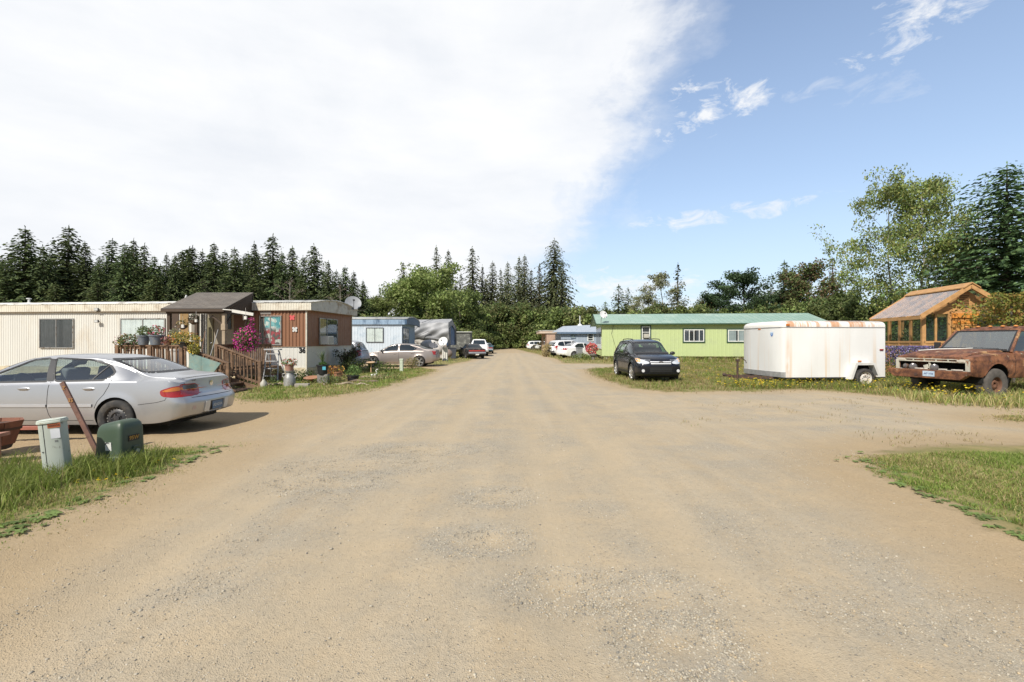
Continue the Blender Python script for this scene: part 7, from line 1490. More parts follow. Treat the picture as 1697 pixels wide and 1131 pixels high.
# ---------------------------------------------------------------- green home
GRN = M('lime green siding', (.455, .53, .25), .55, 0, .04, .8, dirt=(.40, .46, .24), dscale=.8); DKG = M('dark green trim', (.03, .07, .04), .5); SEA = M('sea green metal roof', (.26, .375, .30), .45, .1, .04, .6, dirt=(.33, .42, .36), dscale=.9); WHF = M('white vinyl frame', (.74, .74, .70), .45)
def home_c():
    X, Y, rz = 7.33, 37., R(-6); root = thing('mobile_home', 'long lime green home with a sea green metal roof', 'mobile home', (X, Y, 0), rz); fr = Frame(X, Y, rz); L = fr.px(1366)[0]; Wd = 6.2; zb, zt = .38, 3.02
    ribbed(0, L, zb, zt, .30, .012, .93).build('wall', GRN, root); o = ribbed(-Wd, 0, zb, zt, .30, .012, .93).build('end_wall', M('end siding', (.455, .53, .25), .55), root); o.rotation_euler = (0, 0, R(-90))
    m = MB(); m.bb((.04, .04, zb), (L-.04, Wd, zt-.02)); m.build('inner_core', M('dark core', (.05, .045, .04), .9), root)
    m = MB(); m.prism([(0, zt), (Wd, zt), (Wd/2, 3.85)], -.0, .03, 'x'); m.prism([(0, zt), (Wd, zt), (Wd/2, 3.85)], L-.03, L, 'x'); m.build('gable', GRN, root)
    for sg in (0, 1):
        a = MB(); n = int((L+.9)/.4); y0, y1 = (-.32, Wd/2) if sg == 0 else (Wd+.32, Wd/2); z0, z1 = 3.02-.02, 3.95
        a.add([(-.5, y0, z0), (L+.4, y0, z0), (L+.4, y1, z1), (-.5, y1, z1), (-.5, y0, z0-.03), (L+.4, y0, z0-.03), (L+.4, y1, z1-.03), (-.5, y1, z1-.03)], [(0, 1, 2, 3), (4, 5, 6, 7), (0, 1, 5, 4), (1, 2, 6, 5), (3, 0, 4, 7)])
        for k in range(n+1): xx = -.48+k*.4; a.beam((xx, y0, z0+.008), (xx, y1, z1+.008), .03, .02)
        a.build('roof_slope', SEA, root)
    m = MB(); m.bb((-.5, -.35, 2.90), (L+.4, -.31, 3.0)); m.beam((-.52, -.33, 2.96), (-.52, Wd/2, 3.90), .04, .12); m.beam((-.52, Wd+.33, 2.96), (-.52, Wd/2, 3.90), .04, .12); m.build('eave_trim', DKG, root)
    m = MB(); m.bb((-.5, -.31, 2.97), (L+.4, .0, 2.985)); m.build('soffit', GRN, root)
    def win(x0, x1, y0, y1, **k):
        u0, z1 = fr.px(x0, y0); u1, z0 = fr.px(x1, y1); return window(root, u0, u1, z0, z1, WHF, WPANE, y=-.014, trim=DKG, w=.06, **k)
    dc = M('navy curtain', (.05, .055, .07), .9)
    w = win(1063.5, 1077, 541.5, 571, hbars=(.68, .3), bars=()); a = MB(); a.bb((.12, -.30, .52), (.52, -.0, .84)); a.build('air_conditioner', M('ac tan', (.42, .40, .34), .6), w, bevel=.01)
    win(1133, 1166.5, 546.5, 566.5, bars=(.27, .5, .76), curtain=dc, gap=(.3, .62)); win(1206, 1240, 547, 566.5, bars=(.5,), curtain=M('grey net', (.30, .32, .32), .9), gap=(.4, .55))
    # end bay window
    b = MB(); b.bb((-.05, .55, .95), (-.02, 5.6, 2.75)); bw = b.build('bay_window', WHF, root)
    for k in range(5):
        b = MB(); b.bb((-.06, .62+k*1.0, 1.35), (-.051, 1.42+k*1.0, 2.62)); b.build('pane', GLASSY(), bw); b = MB(); b.bb((-.058, .62+k, 1.0), (-.051, 1.42+k, 1.28)); b.build('lower_panel', M('pale blue panel', (.55, .62, .62), .5), bw)
    n = 9
    for k in range(n):
        b = MB(); b.bb((.3+k*(L-.6)/(n-1)-.12, .1, 0), (.3+k*(L-.6)/(n-1)+.12, .4, zb)); b.build('support_block', M('pale block', (.4, .37, .33), .9), root)
    b = MB(); b.tube([(.9, -.02, 2.9), (.75, -.03, 2.2), (.98, -.03, 1.4), (1.2, -.03, .6)], .012); b.build('cable', BLK(), root)
    return fr
FC = home_c()
x, z = at_depth(998, 522.5, 37.1); dish('white satellite dish on the left eave corner of the green home', x, 36.7, z, .33, R(18), R(25), .6, M('dish white', (.68, .68, .67), .5), bend=[(-.05, .2, -.25), (-.05, .3, -.75)])
# flower pot at the corner
x, y = gp(983, 597.5); t = thing('flower_pot', 'black pot of coral and pink flowers at the green home corner', 'potted plant', (x, y, 0)); b = MB(); b.lathe([(.14, 0), (.16, .3), (.3, .42), (.32, .55), (.27, .55), (0, .5)], n=16); b.build('pot', M('stone pot', (.16, .15, .13), .7), t, auto=40); plant(t, 'foliage', (-.12, 0, .98), (.5, .4, .45), 420, LG, [(.8, .16, .14), (.8, .3, .22), (.6, .08, .2)], 520, .05, .07)
clump('garden_plant', 'low green plants with orange dots left of the flower pot', 'plant', 965, 597.5, (.9, .4, .35), 700, [(.14, .2, .05), (.2, .24, .08)], ORG, 30, .05)
# ---------------------------------------------------------------- far homes on the right
def home_far(X, Y, L, Wd, h, wall, trim, lab, hr, rz=0.):
    root = thing('mobile_home', lab, 'mobile home', (X, Y, 0), rz); ribbed(0, L, .2, h, .4, .012, .93).build('wall', wall, root); o = ribbed(-Wd, 0, .2, h, .4, .012, .93).build('end_wall', wall, root); o.rotation_euler = (0, 0, R(-90))
    m = MB(); m.bb((.04, .04, 0), (L, Wd, h-.02)); m.build('inner_core', M('dark core', (.05, .045, .04), .9), root); return root
BEI = M('salmon beige siding', (.44, .30, .22), .6); r1 = home_far(4.55, 62., 4.6, 8, 2.75, BEI, None, 'salmon beige home at the far end on the right', 3.)
m = MB(); m.bb((-.8, -.15, 2.62), (4.7, 8, 3.0)); m.build('roof', M('pale beige roof', (.56, .44, .34), .6), r1, bevel=.03); m = MB(); m.bb((-.85, -.22, 3.0), (4.7, 8.1, 3.06)); m.build('roof_edge', ROOFW, r1); m = MB(); m.bb((-.03, 1, 1.1), (.0, 2.6, 2.2)); m.build('window', GLASSY(), r1); m = MB(); m.bb((.0, -.03, .2), (.12, .0, 2.6)); m.build('corner_post', M('dark brown post', (.1, .06, .04), .7), r1)
PBL = M('powder blue siding', (.30, .35, .41), .55); r2 = home_far(5.6, 52., 7.5, 7, 2.6, PBL, None, 'powder blue home with a low sloping roof behind the white cars', 3.)
m = MB(); m.add([(-.5, -.3, 2.62), (8, -.3, 2.62), (8, 3.5, 3.75), (.6, 3.5, 3.4), (-.5, -.3, 2.55), (8, -.3, 2.55), (8, 3.5, 3.68), (.6, 3.5, 3.33), (-.5, 7, 2.7), (8, 7, 2.7)], [(0, 1, 2, 3), (4, 5, 6, 7), (0, 1, 5, 4), (3, 2, 9, 8), (0, 3, 8)]); m.build('roof', M('pale blue roof', (.33, .37, .42), .5), r2); m = MB(); m.bb((-.5, -.34, 2.42), (8, -.3, 2.62)); m.build('fascia', M('slate fascia', (.10, .15, .22), .6), r2)
f2 = Frame(5.6, 52, 0)
for a, b_, c_, d_ in ((946, 954, 553, 561),):
    u0, z1 = f2.px(a, c_); u1, z0 = f2.px(b_, d_); window(r2, u0, u1, z0, z1, M('slate fascia', (.10, .15, .22), .6), WPANE, y=-.014, bars=(), curtain=M('grey net', (.30, .32, .32), .9))
u0, z1 = f2.px(973.5, 553); u1, z0 = f2.px(983.5, 566); window(r2, u0, u1, z0, z1, WHF, WPANE, y=-.014, bars=(), hbars=(.33, .66), w=.08)
m = MB(); x, z = at_depth(961, 545, 56); m.cyl((x-5.6, 4, 3.2), (x-5.6, 4, 4.7), .06); m.lathe([(.45, 0), (.2, .25), (.08, .35)], (x-5.6, 4, 3.4), 12); m.build('chimney_pipe', M('vent white', (.6, .6, .57), .6), r2)
# ---------------------------------------------------------------- cedar greenhouse
def greenhouse():
    CED = M('fresh cedar', (.45, .245, .095), .6, 0, .22, 5, bump=.3, bscale=30, stretch=(1, 1, 1)); CEDL = M('pale cedar', (.55, .31, .12), .6, 0, .2, 5); X0, X1, XR = 16.95, 20.25, 18.6; Y0, Y1 = 18.7, 21.5; root = thing('greenhouse', 'cedar framed greenhouse with clear corrugated roof panels', 'greenhouse', (0, 0, 0))
    zs, ze, zr = 1.62, 2.72, 3.79; m = (zr-2.6)/(XR-16.6)
    slz = lambda x: zr-abs(x-XR)*m
    poly = glass_mat('corrugated clear', (.86, .84, .84), .10, .76, .2, (.70, .64, .63))
    # roof panels: corrugated sheets
    for sg in (-1, 1):
        V = []; n = 160; xe = XR+sg*2.02
        for i in range(n+1):
            y = Y0-.35+(Y1-Y0+.5)*i/n; w = .014*math.sin(i*math.pi/2.2); V += [(XR+sg*.12, y, slz(XR+.12)+.05+w), (xe, y, slz(xe)+.05+w)]
        o = np_mesh('roof_sheet', V, [(2*i, 2*i+1, 2*i+3, 2*i+2) for i in range(n)], poly, root, n=4, smooth=True)
        b = MB()
        for k in range(5):
            y = Y0-.33+(Y1-Y0+.46)*k/4; b.beam((XR, y, zr-.03), (xe, y, slz(xe)-.03), .045, .11)
        for q in (.36, .70): x = XR+sg*2.0*q; b.bb((x-.04, Y0-.3, slz(x)-.02), (x+.04, Y1+.1, slz(x)+.02))
        b.build('rafter', CEDL, root)
        b = MB(); b.beam((XR, Y0-.39, zr-.0), (xe, Y0-.39, slz(xe)-.0), .04, .17); b.beam((XR, Y1+.17, zr), (xe, Y1+.17, slz(xe)), .04, .17); b.bb((xe-.03, Y0-.4, slz(xe)-.11), (xe+.02, Y1+.18, slz(xe)+.02)); b.build('bargeboard', CED, root)
        b = MB(); b.add([(XR, Y0-.45, zr+.14), (XR+sg*.34, Y0-.45, slz(XR+.34)+.14), (XR+sg*.34, Y1+.22, slz(XR+.34)+.14), (XR, Y1+.22, zr+.14), (XR, Y0-.45, zr+.10), (XR+sg*.34, Y0-.45, slz(XR+.34)+.10), (XR+sg*.34, Y1+.22, slz(XR+.34)+.10), (XR, Y1+.22, zr+.10)], [(0, 1, 2, 3), (4, 5, 6, 7), (0, 1, 5, 4), (1, 2, 6, 5), (2, 3, 7, 6)]); b.build('ridge_cap', CED, root)
    dim = glass_mat('greenhouse pane', (.66, .76, .70), .03, .98, .05)
    for x in (X0, X1):
        b = MB()
        for k in range(5): y = Y0+(Y1-Y0)*k/4; b.bb((x-.05, y-.055, .02), (x+.05, y+.055, slz(x)-.08))
        b.bb((x-.06, Y0, 1.52), (x+.06, Y1, 1.60)); b.bb((x-.05, Y0, slz(x)-.2), (x+.05, Y1, slz(x)-.09)); b.build('side_frame', CED, root)
        V = []; n = 120
        for i in range(n+1): y = Y0+.05+(Y1-Y0-.1)*i/n; w = .010*math.sin(i*math.pi/2); V += [(x+w, y, 1.6), (x+w, y, slz(x)-.19)]
        np_mesh('side_sheet', V, [(2*i, 2*i+1, 2*i+3, 2*i+2) for i in range(n)], dim, root, n=4, smooth=True)
        b = MB(); [b.bb((x-.03, Y0+.06, .04+k*.15), (x+.03, Y1-.06, .175+k*.15)) for k in range(10)]; b.build('lower_boards', CED, root, bevel=.006)
    # gable facing the camera
    for y in (Y0, Y1):
        b = MB(); b.bb((X0-.07, y-.05, .02), (X0+.09, y+.05, slz(X0)-.02)); b.bb((X1-.09, y-.05, .02), (X1+.07, y+.05, slz(X1)-.02)); b.bb((X0, y-.055, 1.50), (X1, y+.055, 1.6)); b.bb((X0, y-.055, 2.70), (X1, y+.055, 2.80)); b.bb((17.95, y-.05, .02), (18.08, y+.05, 2.7)); b.bb((17.42, y-.04, 1.6), (17.5, y+.04, 2.7)); b.bb((19.6, y-.04, 1.6), (19.68, y+.04, 2.7)); b.build('end_frame', CED, root)
        b = MB(); k = 0; z = 2.805
        while z < zr-.22:
            hw = (zr-z-.06)/m; hw2 = max(.02, (zr-z-.16-.06)/m); b.prism([(XR-hw, z), (XR+hw, z), (XR+hw2, z+.155), (XR-hw2, z+.155)], y-.02-.0, y+.02); z += .165
        b.build('gable_boards', CED, root, bevel=.006)
        for a_, b_ in ((X0+.08, 17.95), (19.1, X1-.08)): MB().bb((a_, y-.004, 1.6), (b_, y+.004, 2.7)).build('end_pane', dim, root)
        b = MB(); [b.bb((X0+.08, y-.03, .04+k*.15), (18.0, y+.03, .175+k*.15)) for k in range(10)]; [b.bb((19.15, y-.03, .04+k*.15), (X1-.08, y+.03, .175+k*.15)) for k in range(10)]; b.build('lower_boards', CED, root, bevel=.006)
    b = MB(); b.bb((XR-.28, Y0-.07, 2.98), (XR+.22, Y0-.03, 3.5)); v = b.build('vent', CED, root, bevel=.01)
    for k in range(6):
        b = MB(); b.box((XR-.03, Y0-.085, 3.05+k*.075), (.38, .05, .012), Matrix.Rotation(.6, 3, 'X')); b.build('louvre', M('dark cedar', (.16, .08, .03), .8), v)
    b = MB(); [b.bb((18.1+k*.165, Y0-.07, .05), (18.255+k*.165, Y0-.03, 2.52)) for k in range(6)]; d = b.build('door', M('amber cedar', (.48, .24, .075), .55, 0, .2, 4), root, bevel=.006); b = MB(); b.bb((18.08, Y0-.12, 2.52), (19.14, Y0-.05, 2.72)); b.bb((18.12, Y0-.09, 1.1), (19.1, Y0-.071, 1.25)); b.bb((18.12, Y0-.09, 2.3), (19.1, Y0-.071, 2.42)); b.build('door_rail', M('orange cedar', (.60, .24, .05), .5), d, bevel=.008)
    for k, (x, y, h) in enumerate(((17.4, 19.2, .9), (17.5, 20.2, 1.2), (17.3, 20.9, 1.0), (18.6, 20.8, 1.3), (19.4, 20, 1.1), (17.7, 19.0, .6))):
        t = thing('greenhouse_plant', 'tall leafy plant inside the greenhouse', 'plant', (x, y, .9), group='leafy plants inside the greenhouse'); P = blob_pts(420, (0, 0, h*.55), (.38, .38, h*.6), 0); leaf_cloud('foliage', P, .05, pick([(.10, .17, .05), (.16, .24, .08), (.06, .1, .03)], 420), t); b = MB(); b.tube([(0, 0, -.9), (.03, 0, h)], .015); b.build('stem', M('shrub stem', (.10, .07, .05), .9), t)
gh0 = set(bpy.data.objects); greenhouse()
GM = Matrix.Translation((16.45, 18.3, 0)) @ Matrix.Rotation(R(-9.5), 4, 'Z') @ Matrix.Diagonal((.87, 1, 1, 1)) @ Matrix.Translation((-16.58, -18.3, 0))
for o in set(bpy.data.objects)-gh0:
    if o.parent is None: o.matrix_world = GM @ Matrix.Translation(o.location)
xs_ = rng.uniform(15.2, 17.4, 60)
t = thing('flower_bed', 'purple lavender-like flowers in front of the greenhouse', 'flowers', (15.55, 17.6, 0)); P = np.stack([rng.uniform(-1., 1.2, 4000), rng.uniform(-.4, .4, 4000), 1.4-.75*rng.random(4000)**1.6], -1); leaf_cloud('blossoms', P, .036, pick([(.16, .12, .30), (.22, .18, .36), (.30, .28, .42), (.08, .1, .05)], 4000), t); P = np.stack([rng.uniform(-1.3, 1.2, 1500), rng.uniform(-.4, .4, 1500), rng.uniform(0, 1.0, 1500)], -1); leaf_cloud('leaves', P, .04, pick(LG, 1500), t)
# ---------------------------------------------------------------- utility boxes on the near verge
def pedestal():
    x, y = px_ground(98, 788)[:2]; t = thing('utility_pedestal', 'tall pale grey-green utility pedestal leaning left, orange label on top', 'utility box', (x, y, -.02), 0); t.rotation_euler = (R(-1), R(-5.5), R(24))
    mt = M('weathered pale green paint', (.43, .465, .41), .5, .1, .05, 3, dirt=(.22, .22, .18), dscale=9, dlo=.60, dhi=.68)
    def oct_(w, d, c): return [(-w+c, -d), (w-c, -d), (w-c*.3, -d+c*.3), (w, -d+c), (w, d-c), (w-c, d), (-w+c, d), (-w, d-c), (-w, -d+c), (-w+c*.3, -d+c*.3)]
    b = MB(); b.prism(oct_(.115, .10, .05), 0, .66, 'z'); b.build('shell', mt, t, bevel=.008, seg=2)
    b = MB(); b.prism(oct_(.127, .112, .055), .655, .685, 'z'); b.prism(oct_(.12, .105, .05), .685, .70, 'z'); b.build('cap', M('pale cap', (.50, .54, .47), .5, dirt=(.3, .22, .12), dscale=12, dlo=.55, dhi=.62), t, bevel=.006)
    b = MB(); b.bb((-.055, -.1015, .0), (-.049, -.099, .65)); b.build('door_seam', M('gap', (.015, .015, .015), .9), t)
    b = MB(); b.bb((-.01, -.103, .60), (.105, -.099, .652)); lb = b.build('orange_label', M('rust orange label', (.34, .09, .03), .6), t); put_text('000058', .034, lb, (.048, -.104, .626), (R(90), 0, 0), M('label ink', (.07, .03, .02), .7), 'lettering', .001, .0)
    b = MB(); b.bb((.01, -.103, .475), (.095, -.099, .585)); b.build('white_label', M('white sticker', (.62, .63, .66), .6), t)
    b = MB(); b.bb((.04, -.1025, .43), (.065, -.100, .455)); b.build('stencil_mark', M('grey mark', (.18, .19, .18), .8), t); b = MB(); b.cyl((-.075, -.103, .33), (-.075, -.098, .33), .008); b.build('lock', M('lock dark', (.08, .08, .08), .5), t)
pedestal()
def box_w():
    x, y = px_ground(204, 772)[:2]; y += .18; t = thing('utility_box', 'rounded dark green utility box with yellow-on-black number plate', 'utility box', (x, y, 0), R(-33)); g = M('forest green plastic', (.05, .078, .048), .42, 0, .12, 2.5, dirt=(.11, .13, .09), dscale=3, dlo=.5, dhi=.9, bump=.12)
    W, D, H = .40, .36, .40
    b = MB(); lay = [(0, .10, 1.0), (0, .13, 1.0), (.03, .44, .94), (.05, .50, .87), (.09, .535, .74), (.16, .555, .45)]; n = 28; P = []
    for ins, z, k in lay:
        for i in range(n):
            a = 2*math.pi*i/n; e = .28; cx_ = math.copysign(abs(math.cos(a))**e, math.cos(a)); sy = math.copysign(abs(math.sin(a))**e, math.sin(a)); P.append((cx_*W*.5*k, sy*D*.5*k, z+(.02*cx_ if z > .4 else 0)))
    b.add(P, [(j*n+i, j*n+(i+1) % n, (j+1)*n+(i+1) % n, (j+1)*n+i) for j in range(len(lay)-1) for i in range(n)]+[tuple(range((len(lay)-1)*n, len(lay)*n))]); hd = b.build('hood', g, t, smooth=True, auto=55)
    b = MB(); P = []
    for z, k in ((.075, 1.04), (.125, 1.04), (.135, 1.0)):
        for i in range(n): a = 2*math.pi*i/n; e = .28; P.append((math.copysign(abs(math.cos(a))**e, math.cos(a))*W*.5*k, math.copysign(abs(math.sin(a))**e, math.sin(a))*D*.5*k, z))
    b.add(P, [(j*n+i, j*n+(i+1) % n, (j+1)*n+(i+1) % n, (j+1)*n+i) for j in range(2) for i in range(n)]+[tuple(range(n))]); b.build('rim', g, t, auto=40)
    b = MB(); b.bb((-.18, -.15, -.03), (.18, .15, .08)); b.build('base', M('grey green base', (.16, .18, .14), .8), t, bevel=.02)
    # front face is local -y turned to the right of the camera: number plate
    b = MB(); b.bb((.20, -.01, .0), (.21, .0, .0)) if False else None
    b.box((W*.5-.003, -.0, .34), (.006, .15, .075), Matrix.Rotation(R(-3), 3, 'Y')); pl = b.build('number_plate', M('plate black', (.02, .018, .015), .5), t)
    o = put_text('95W', .066, pl, (W*.5+.002, -.0, .34), (R(90), 0, R(90)), M('reflective amber', (.42, .22, .04), .5), 'lettering', .001, .002); o.rotation_euler = (R(93), 0, R(90))
    b = MB(); b.box((.02, -D*.5+.004, .23), (.085, .006, .155), Matrix.Rotation(R(4), 3, 'X')); b.build('warning_sticker', M('torn white sticker', (.62, .62, .58), .6, 0, .05, 4, dirt=(.06, .06, .06), dscale=11, dlo=.5, dhi=.54), t)
    b = MB(); b.box((W*.5+.006, .03, .19), (.02, .10, .09)); lk = b.build('lock_recess', g, t, bevel=.012); b = MB(); b.lathe([(0, 0), (.022, 0), (.022, .02), (0, .02)], n=14, rot=Matrix.Rotation(R(90), 3, 'Y')); b.build('lock', M('lock grey', (.4, .42, .38), .5), lk, loc=(W*.5+.016, .03, .17))
    t.rotation_euler = (0, 0, R(-6)); t.scale = (.98, 1.0, 1.02); t.location.x -= .12; t.location.y -= .08; return t
bx = box_w()
# leaning numbered stake
xb, yb = px_ground(168, 752)[:2]; top = at_depth(103, 634, yb+.1)
t = thing('leaning_stake', 'long reddish brown wooden stake leaning over behind the green box', 'stake', (xb, yb, 0)); b = MB(); p1 = Vector((top[0]-xb, .1, top[1])); b.beam((0, 0, -.1), tuple(p1), .068, .03, (0, -1, 0)); st = b.build('board', M('oxblood stained wood', (.14, .07, .05), .75, 0, .3, 9, bump=.5, bscale=30, dirt=(.28, .20, .17), dscale=4, dlo=.55, dhi=.75), t, bevel=.004)
q = p1.normalized(); ang = math.atan2(q.z, -q.x)
for txt, k, sc in (('35', .745, .075), ('Z', .92, .07)):
    c_ = p1*k; o = put_text(txt, sc, st, (c_.x, c_.y-.024, c_.z), (R(90), 0, 0), M('brass numeral', (.36, .18, .05), .5), 'lettering', .001, .001)
# wooden barrel planter at the left edge
x, y = px_ground(-38, 752)[:2]; t = thing('planter_box', 'dark reddish wooden tub cut off by the left edge of the view', 'planter', (x, y+.15, 0), .1); OX = M('red cedar tub', (.20, .075, .04), .7, 0, .3, 7, bump=.4, bscale=25)
b = MB(); n = 8
for i in range(n):
    a0, a1 = 2*math.pi*i/n+.39, 2*math.pi*(i+1)/n+.37; P = []
    for z, r in ((.09, .27), (.43, .37)):
        for rr in (r, r-.03): P += [(rr*math.cos(a0), rr*math.sin(a0), z), (rr*math.cos(a1), rr*math.sin(a1), z)]
    b.add(P, [(0, 1, 5, 4), (2, 3, 7, 6), (0, 2, 6, 4), (1, 3, 7, 5), (4, 5, 7, 6), (0, 1, 3, 2)])
b.build('staves', OX, t); b = MB(); b.cyl((0, 0, .02), (0, 0, .10), .22, .25, 8); b.cyl((0, 0, .1), (0, 0, .38), .25, .32, 8); b.build('soil', M('dry soil', (.08, .055, .04), .95), t); b = MB(); b.lathe([(.335, .30), (.345, .30), (.352, .33), (.342, .33)], n=8, cap=False); b.build('hoop', M('rusty hoop', (.07, .035, .02), .7), t).rotation_euler = (0, 0, .39)
x, y = px_ground(-16, 765)[:2]; b = MB(); b.beam((x-.6, y-.05, .29), (x+.02, y+.15, .33), .22, .045); b.beam((x-.5, y, 0), (x-.5, y, .28), .07, .07); b.beam((x-.02, y+.1, 0), (x-.02, y+.1, .3), .05, .05); tag(b.build('bench_plank', M('pink cedar', (.36, .17, .11), .7, 0, .2, 7)), 'pinkish wooden plank end sticking in at the left edge before the tub', 'plank')
x, y = px_ground(20, 727)[:2]; b = MB(); b.beam((x-.3, y+.0, .17), (x+.75, y+.15, .15), .10, .05); b.beam((x-.2, y, 0), (x-.2, y, .15), .08, .08); b.beam((x+.65, y+.14, 0), (x+.65, y+.14, .13), .08, .08); tag(b.build('wooden_rail', M('faded red beam', (.34, .12, .08), .7, 0, .2, 7)), 'low faded red beam lying beside the silver sedan', 'beam')
# ---------------------------------------------------------------- trees
BARK = M('bark', (.10, .085, .07), .95, 0, .3, 4); BARKL = M('pale bark', (.30, .28, .25), .9, 0, .3, 3)
def sprays(name, P, D, ln, wd, cols, parent, trans=.2):
    """a tapering, slightly folded needle spray at each point, along D"""
    n = len(P); D = D/np.linalg.norm(D, axis=1, keepdims=True); s = np.cross(D, rng.normal(0, 1, (n, 3))*np.array([.55, .55, 1])+np.array([0, 0, .8])); s /= np.linalg.norm(s, axis=1, keepdims=True)+1e-9
    ln = ln[:, None]; wd = wd[:, None]; a = P-D*ln*.25; b = P+D*ln*.2+s*wd; c = P+D*ln*.2-s*wd; e = P+D*ln*.75-np.array([0, 0, .12])*ln
    V = np.stack([a, b, e, c], 1).reshape(-1, 3); B = np.arange(n)[:, None]*4; T = np.concatenate([B+np.array([0, 1, 2]), B+np.array([0, 2, 3])], 1).reshape(-1, 3)
    o = np_mesh(name, V, T, leaf_mat('needle', trans, .9), parent); set_tint(o, np.repeat(cols, 4, 0)); return o
def conifer(name, label, h, r, cols, seed, lev=.42, nb=7, step=.33, sz=.5, droop=.25, base=.06, power=.85, dead=0., bare=0., parent_cat='tree', irregular=.25):
    """unit: metres; returns the thing"""
    rs = np.random.default_rng(seed); t = thing(name, label, 'tree'); P = []; D = []; Ls = []; W = []; br = MB()
    z = h*base; tilt = rs.uniform(-.02, .02, 2)
    bulge = [rs.uniform(0, 6.28) for _ in range(3)]
    while z < h*.985:
        k = z/h; R0 = r*((1-k)**power)*(1+irregular*math.sin(z*1.9+bulge[0])*.5+irregular*math.sin(z*4.3+bulge[1])*.4); m = max(3, int(nb*(.55+.45*(1-k)))); a0 = rs.uniform(0, 6.28)
        for i in range(m):
            if rs.random() < bare: continue
            a = a0+6.283*i/m+rs.uniform(-.35, .35); L = max(.12, R0*rs.uniform(.62, 1.18)); n = max(2, int(L/step)); up = .22*k-.05-droop*.3
            for j in range(n):
                q = (j+rs.uniform(.2, 1))/n; x = L*q; zz = z+x*up-droop*x*q*.55+rs.normal(0, .05)
                pos = (math.cos(a)*x+tilt[0]*z+rs.normal(0, .05), math.sin(a)*x+tilt[1]*z+rs.normal(0, .05), zz); P.append(pos)
                side = rs.uniform(-1.1, 1.1); D.append((math.cos(a+side), math.sin(a+side), up-droop*q*.9-.1+rs.normal(0, .15))); e = sz*(.55+.6*(1-k))*rs.uniform(.7, 1.3)*(1.15-.35*q); Ls.append(e*1.5); W.append(e*.34)
            if R0 > r*.45 and rs.random() < .25: br.tube([(0, 0, z), (math.cos(a)*L*.8, math.sin(a)*L*.8, z+L*.8*(up-droop*.4))], [.05, .015], 4)
        z += lev*rs.uniform(.75, 1.25)*(.6+.5*(1-k))
    for i in range(6): P.append((tilt[0]*h, tilt[1]*h, h*(.95+.01*i))); D.append((rs.normal(0, .25), rs.normal(0, .25), 1)); Ls.append(sz*.9); W.append(sz*.12)
    P = np.array(P); n = len(P); c = pick(cols, n, .22)*np.clip(1+.18*nz2(P[:, 0]+P[:, 2], P[:, 1]*2+seed, .5, seed), .6, 1.5)[:, None]
    if dead: m = rs.random(n) < dead; c[m] = np.array((.14, .10, .07))*rs.uniform(.7, 1.3, (m.sum(), 1))
    sprays('crown', P, np.array(D), np.array(Ls), np.array(W), c, t)
    b = br; b.tube([(0, 0, -.3), (tilt[0]*h*.5, tilt[1]*h*.5, h*.5), (tilt[0]*h, tilt[1]*h, h*.99)], [h*.017+.06, h*.011+.03, .015], 8); o = b.build('trunk', BARK, t, smooth=True)
    return t
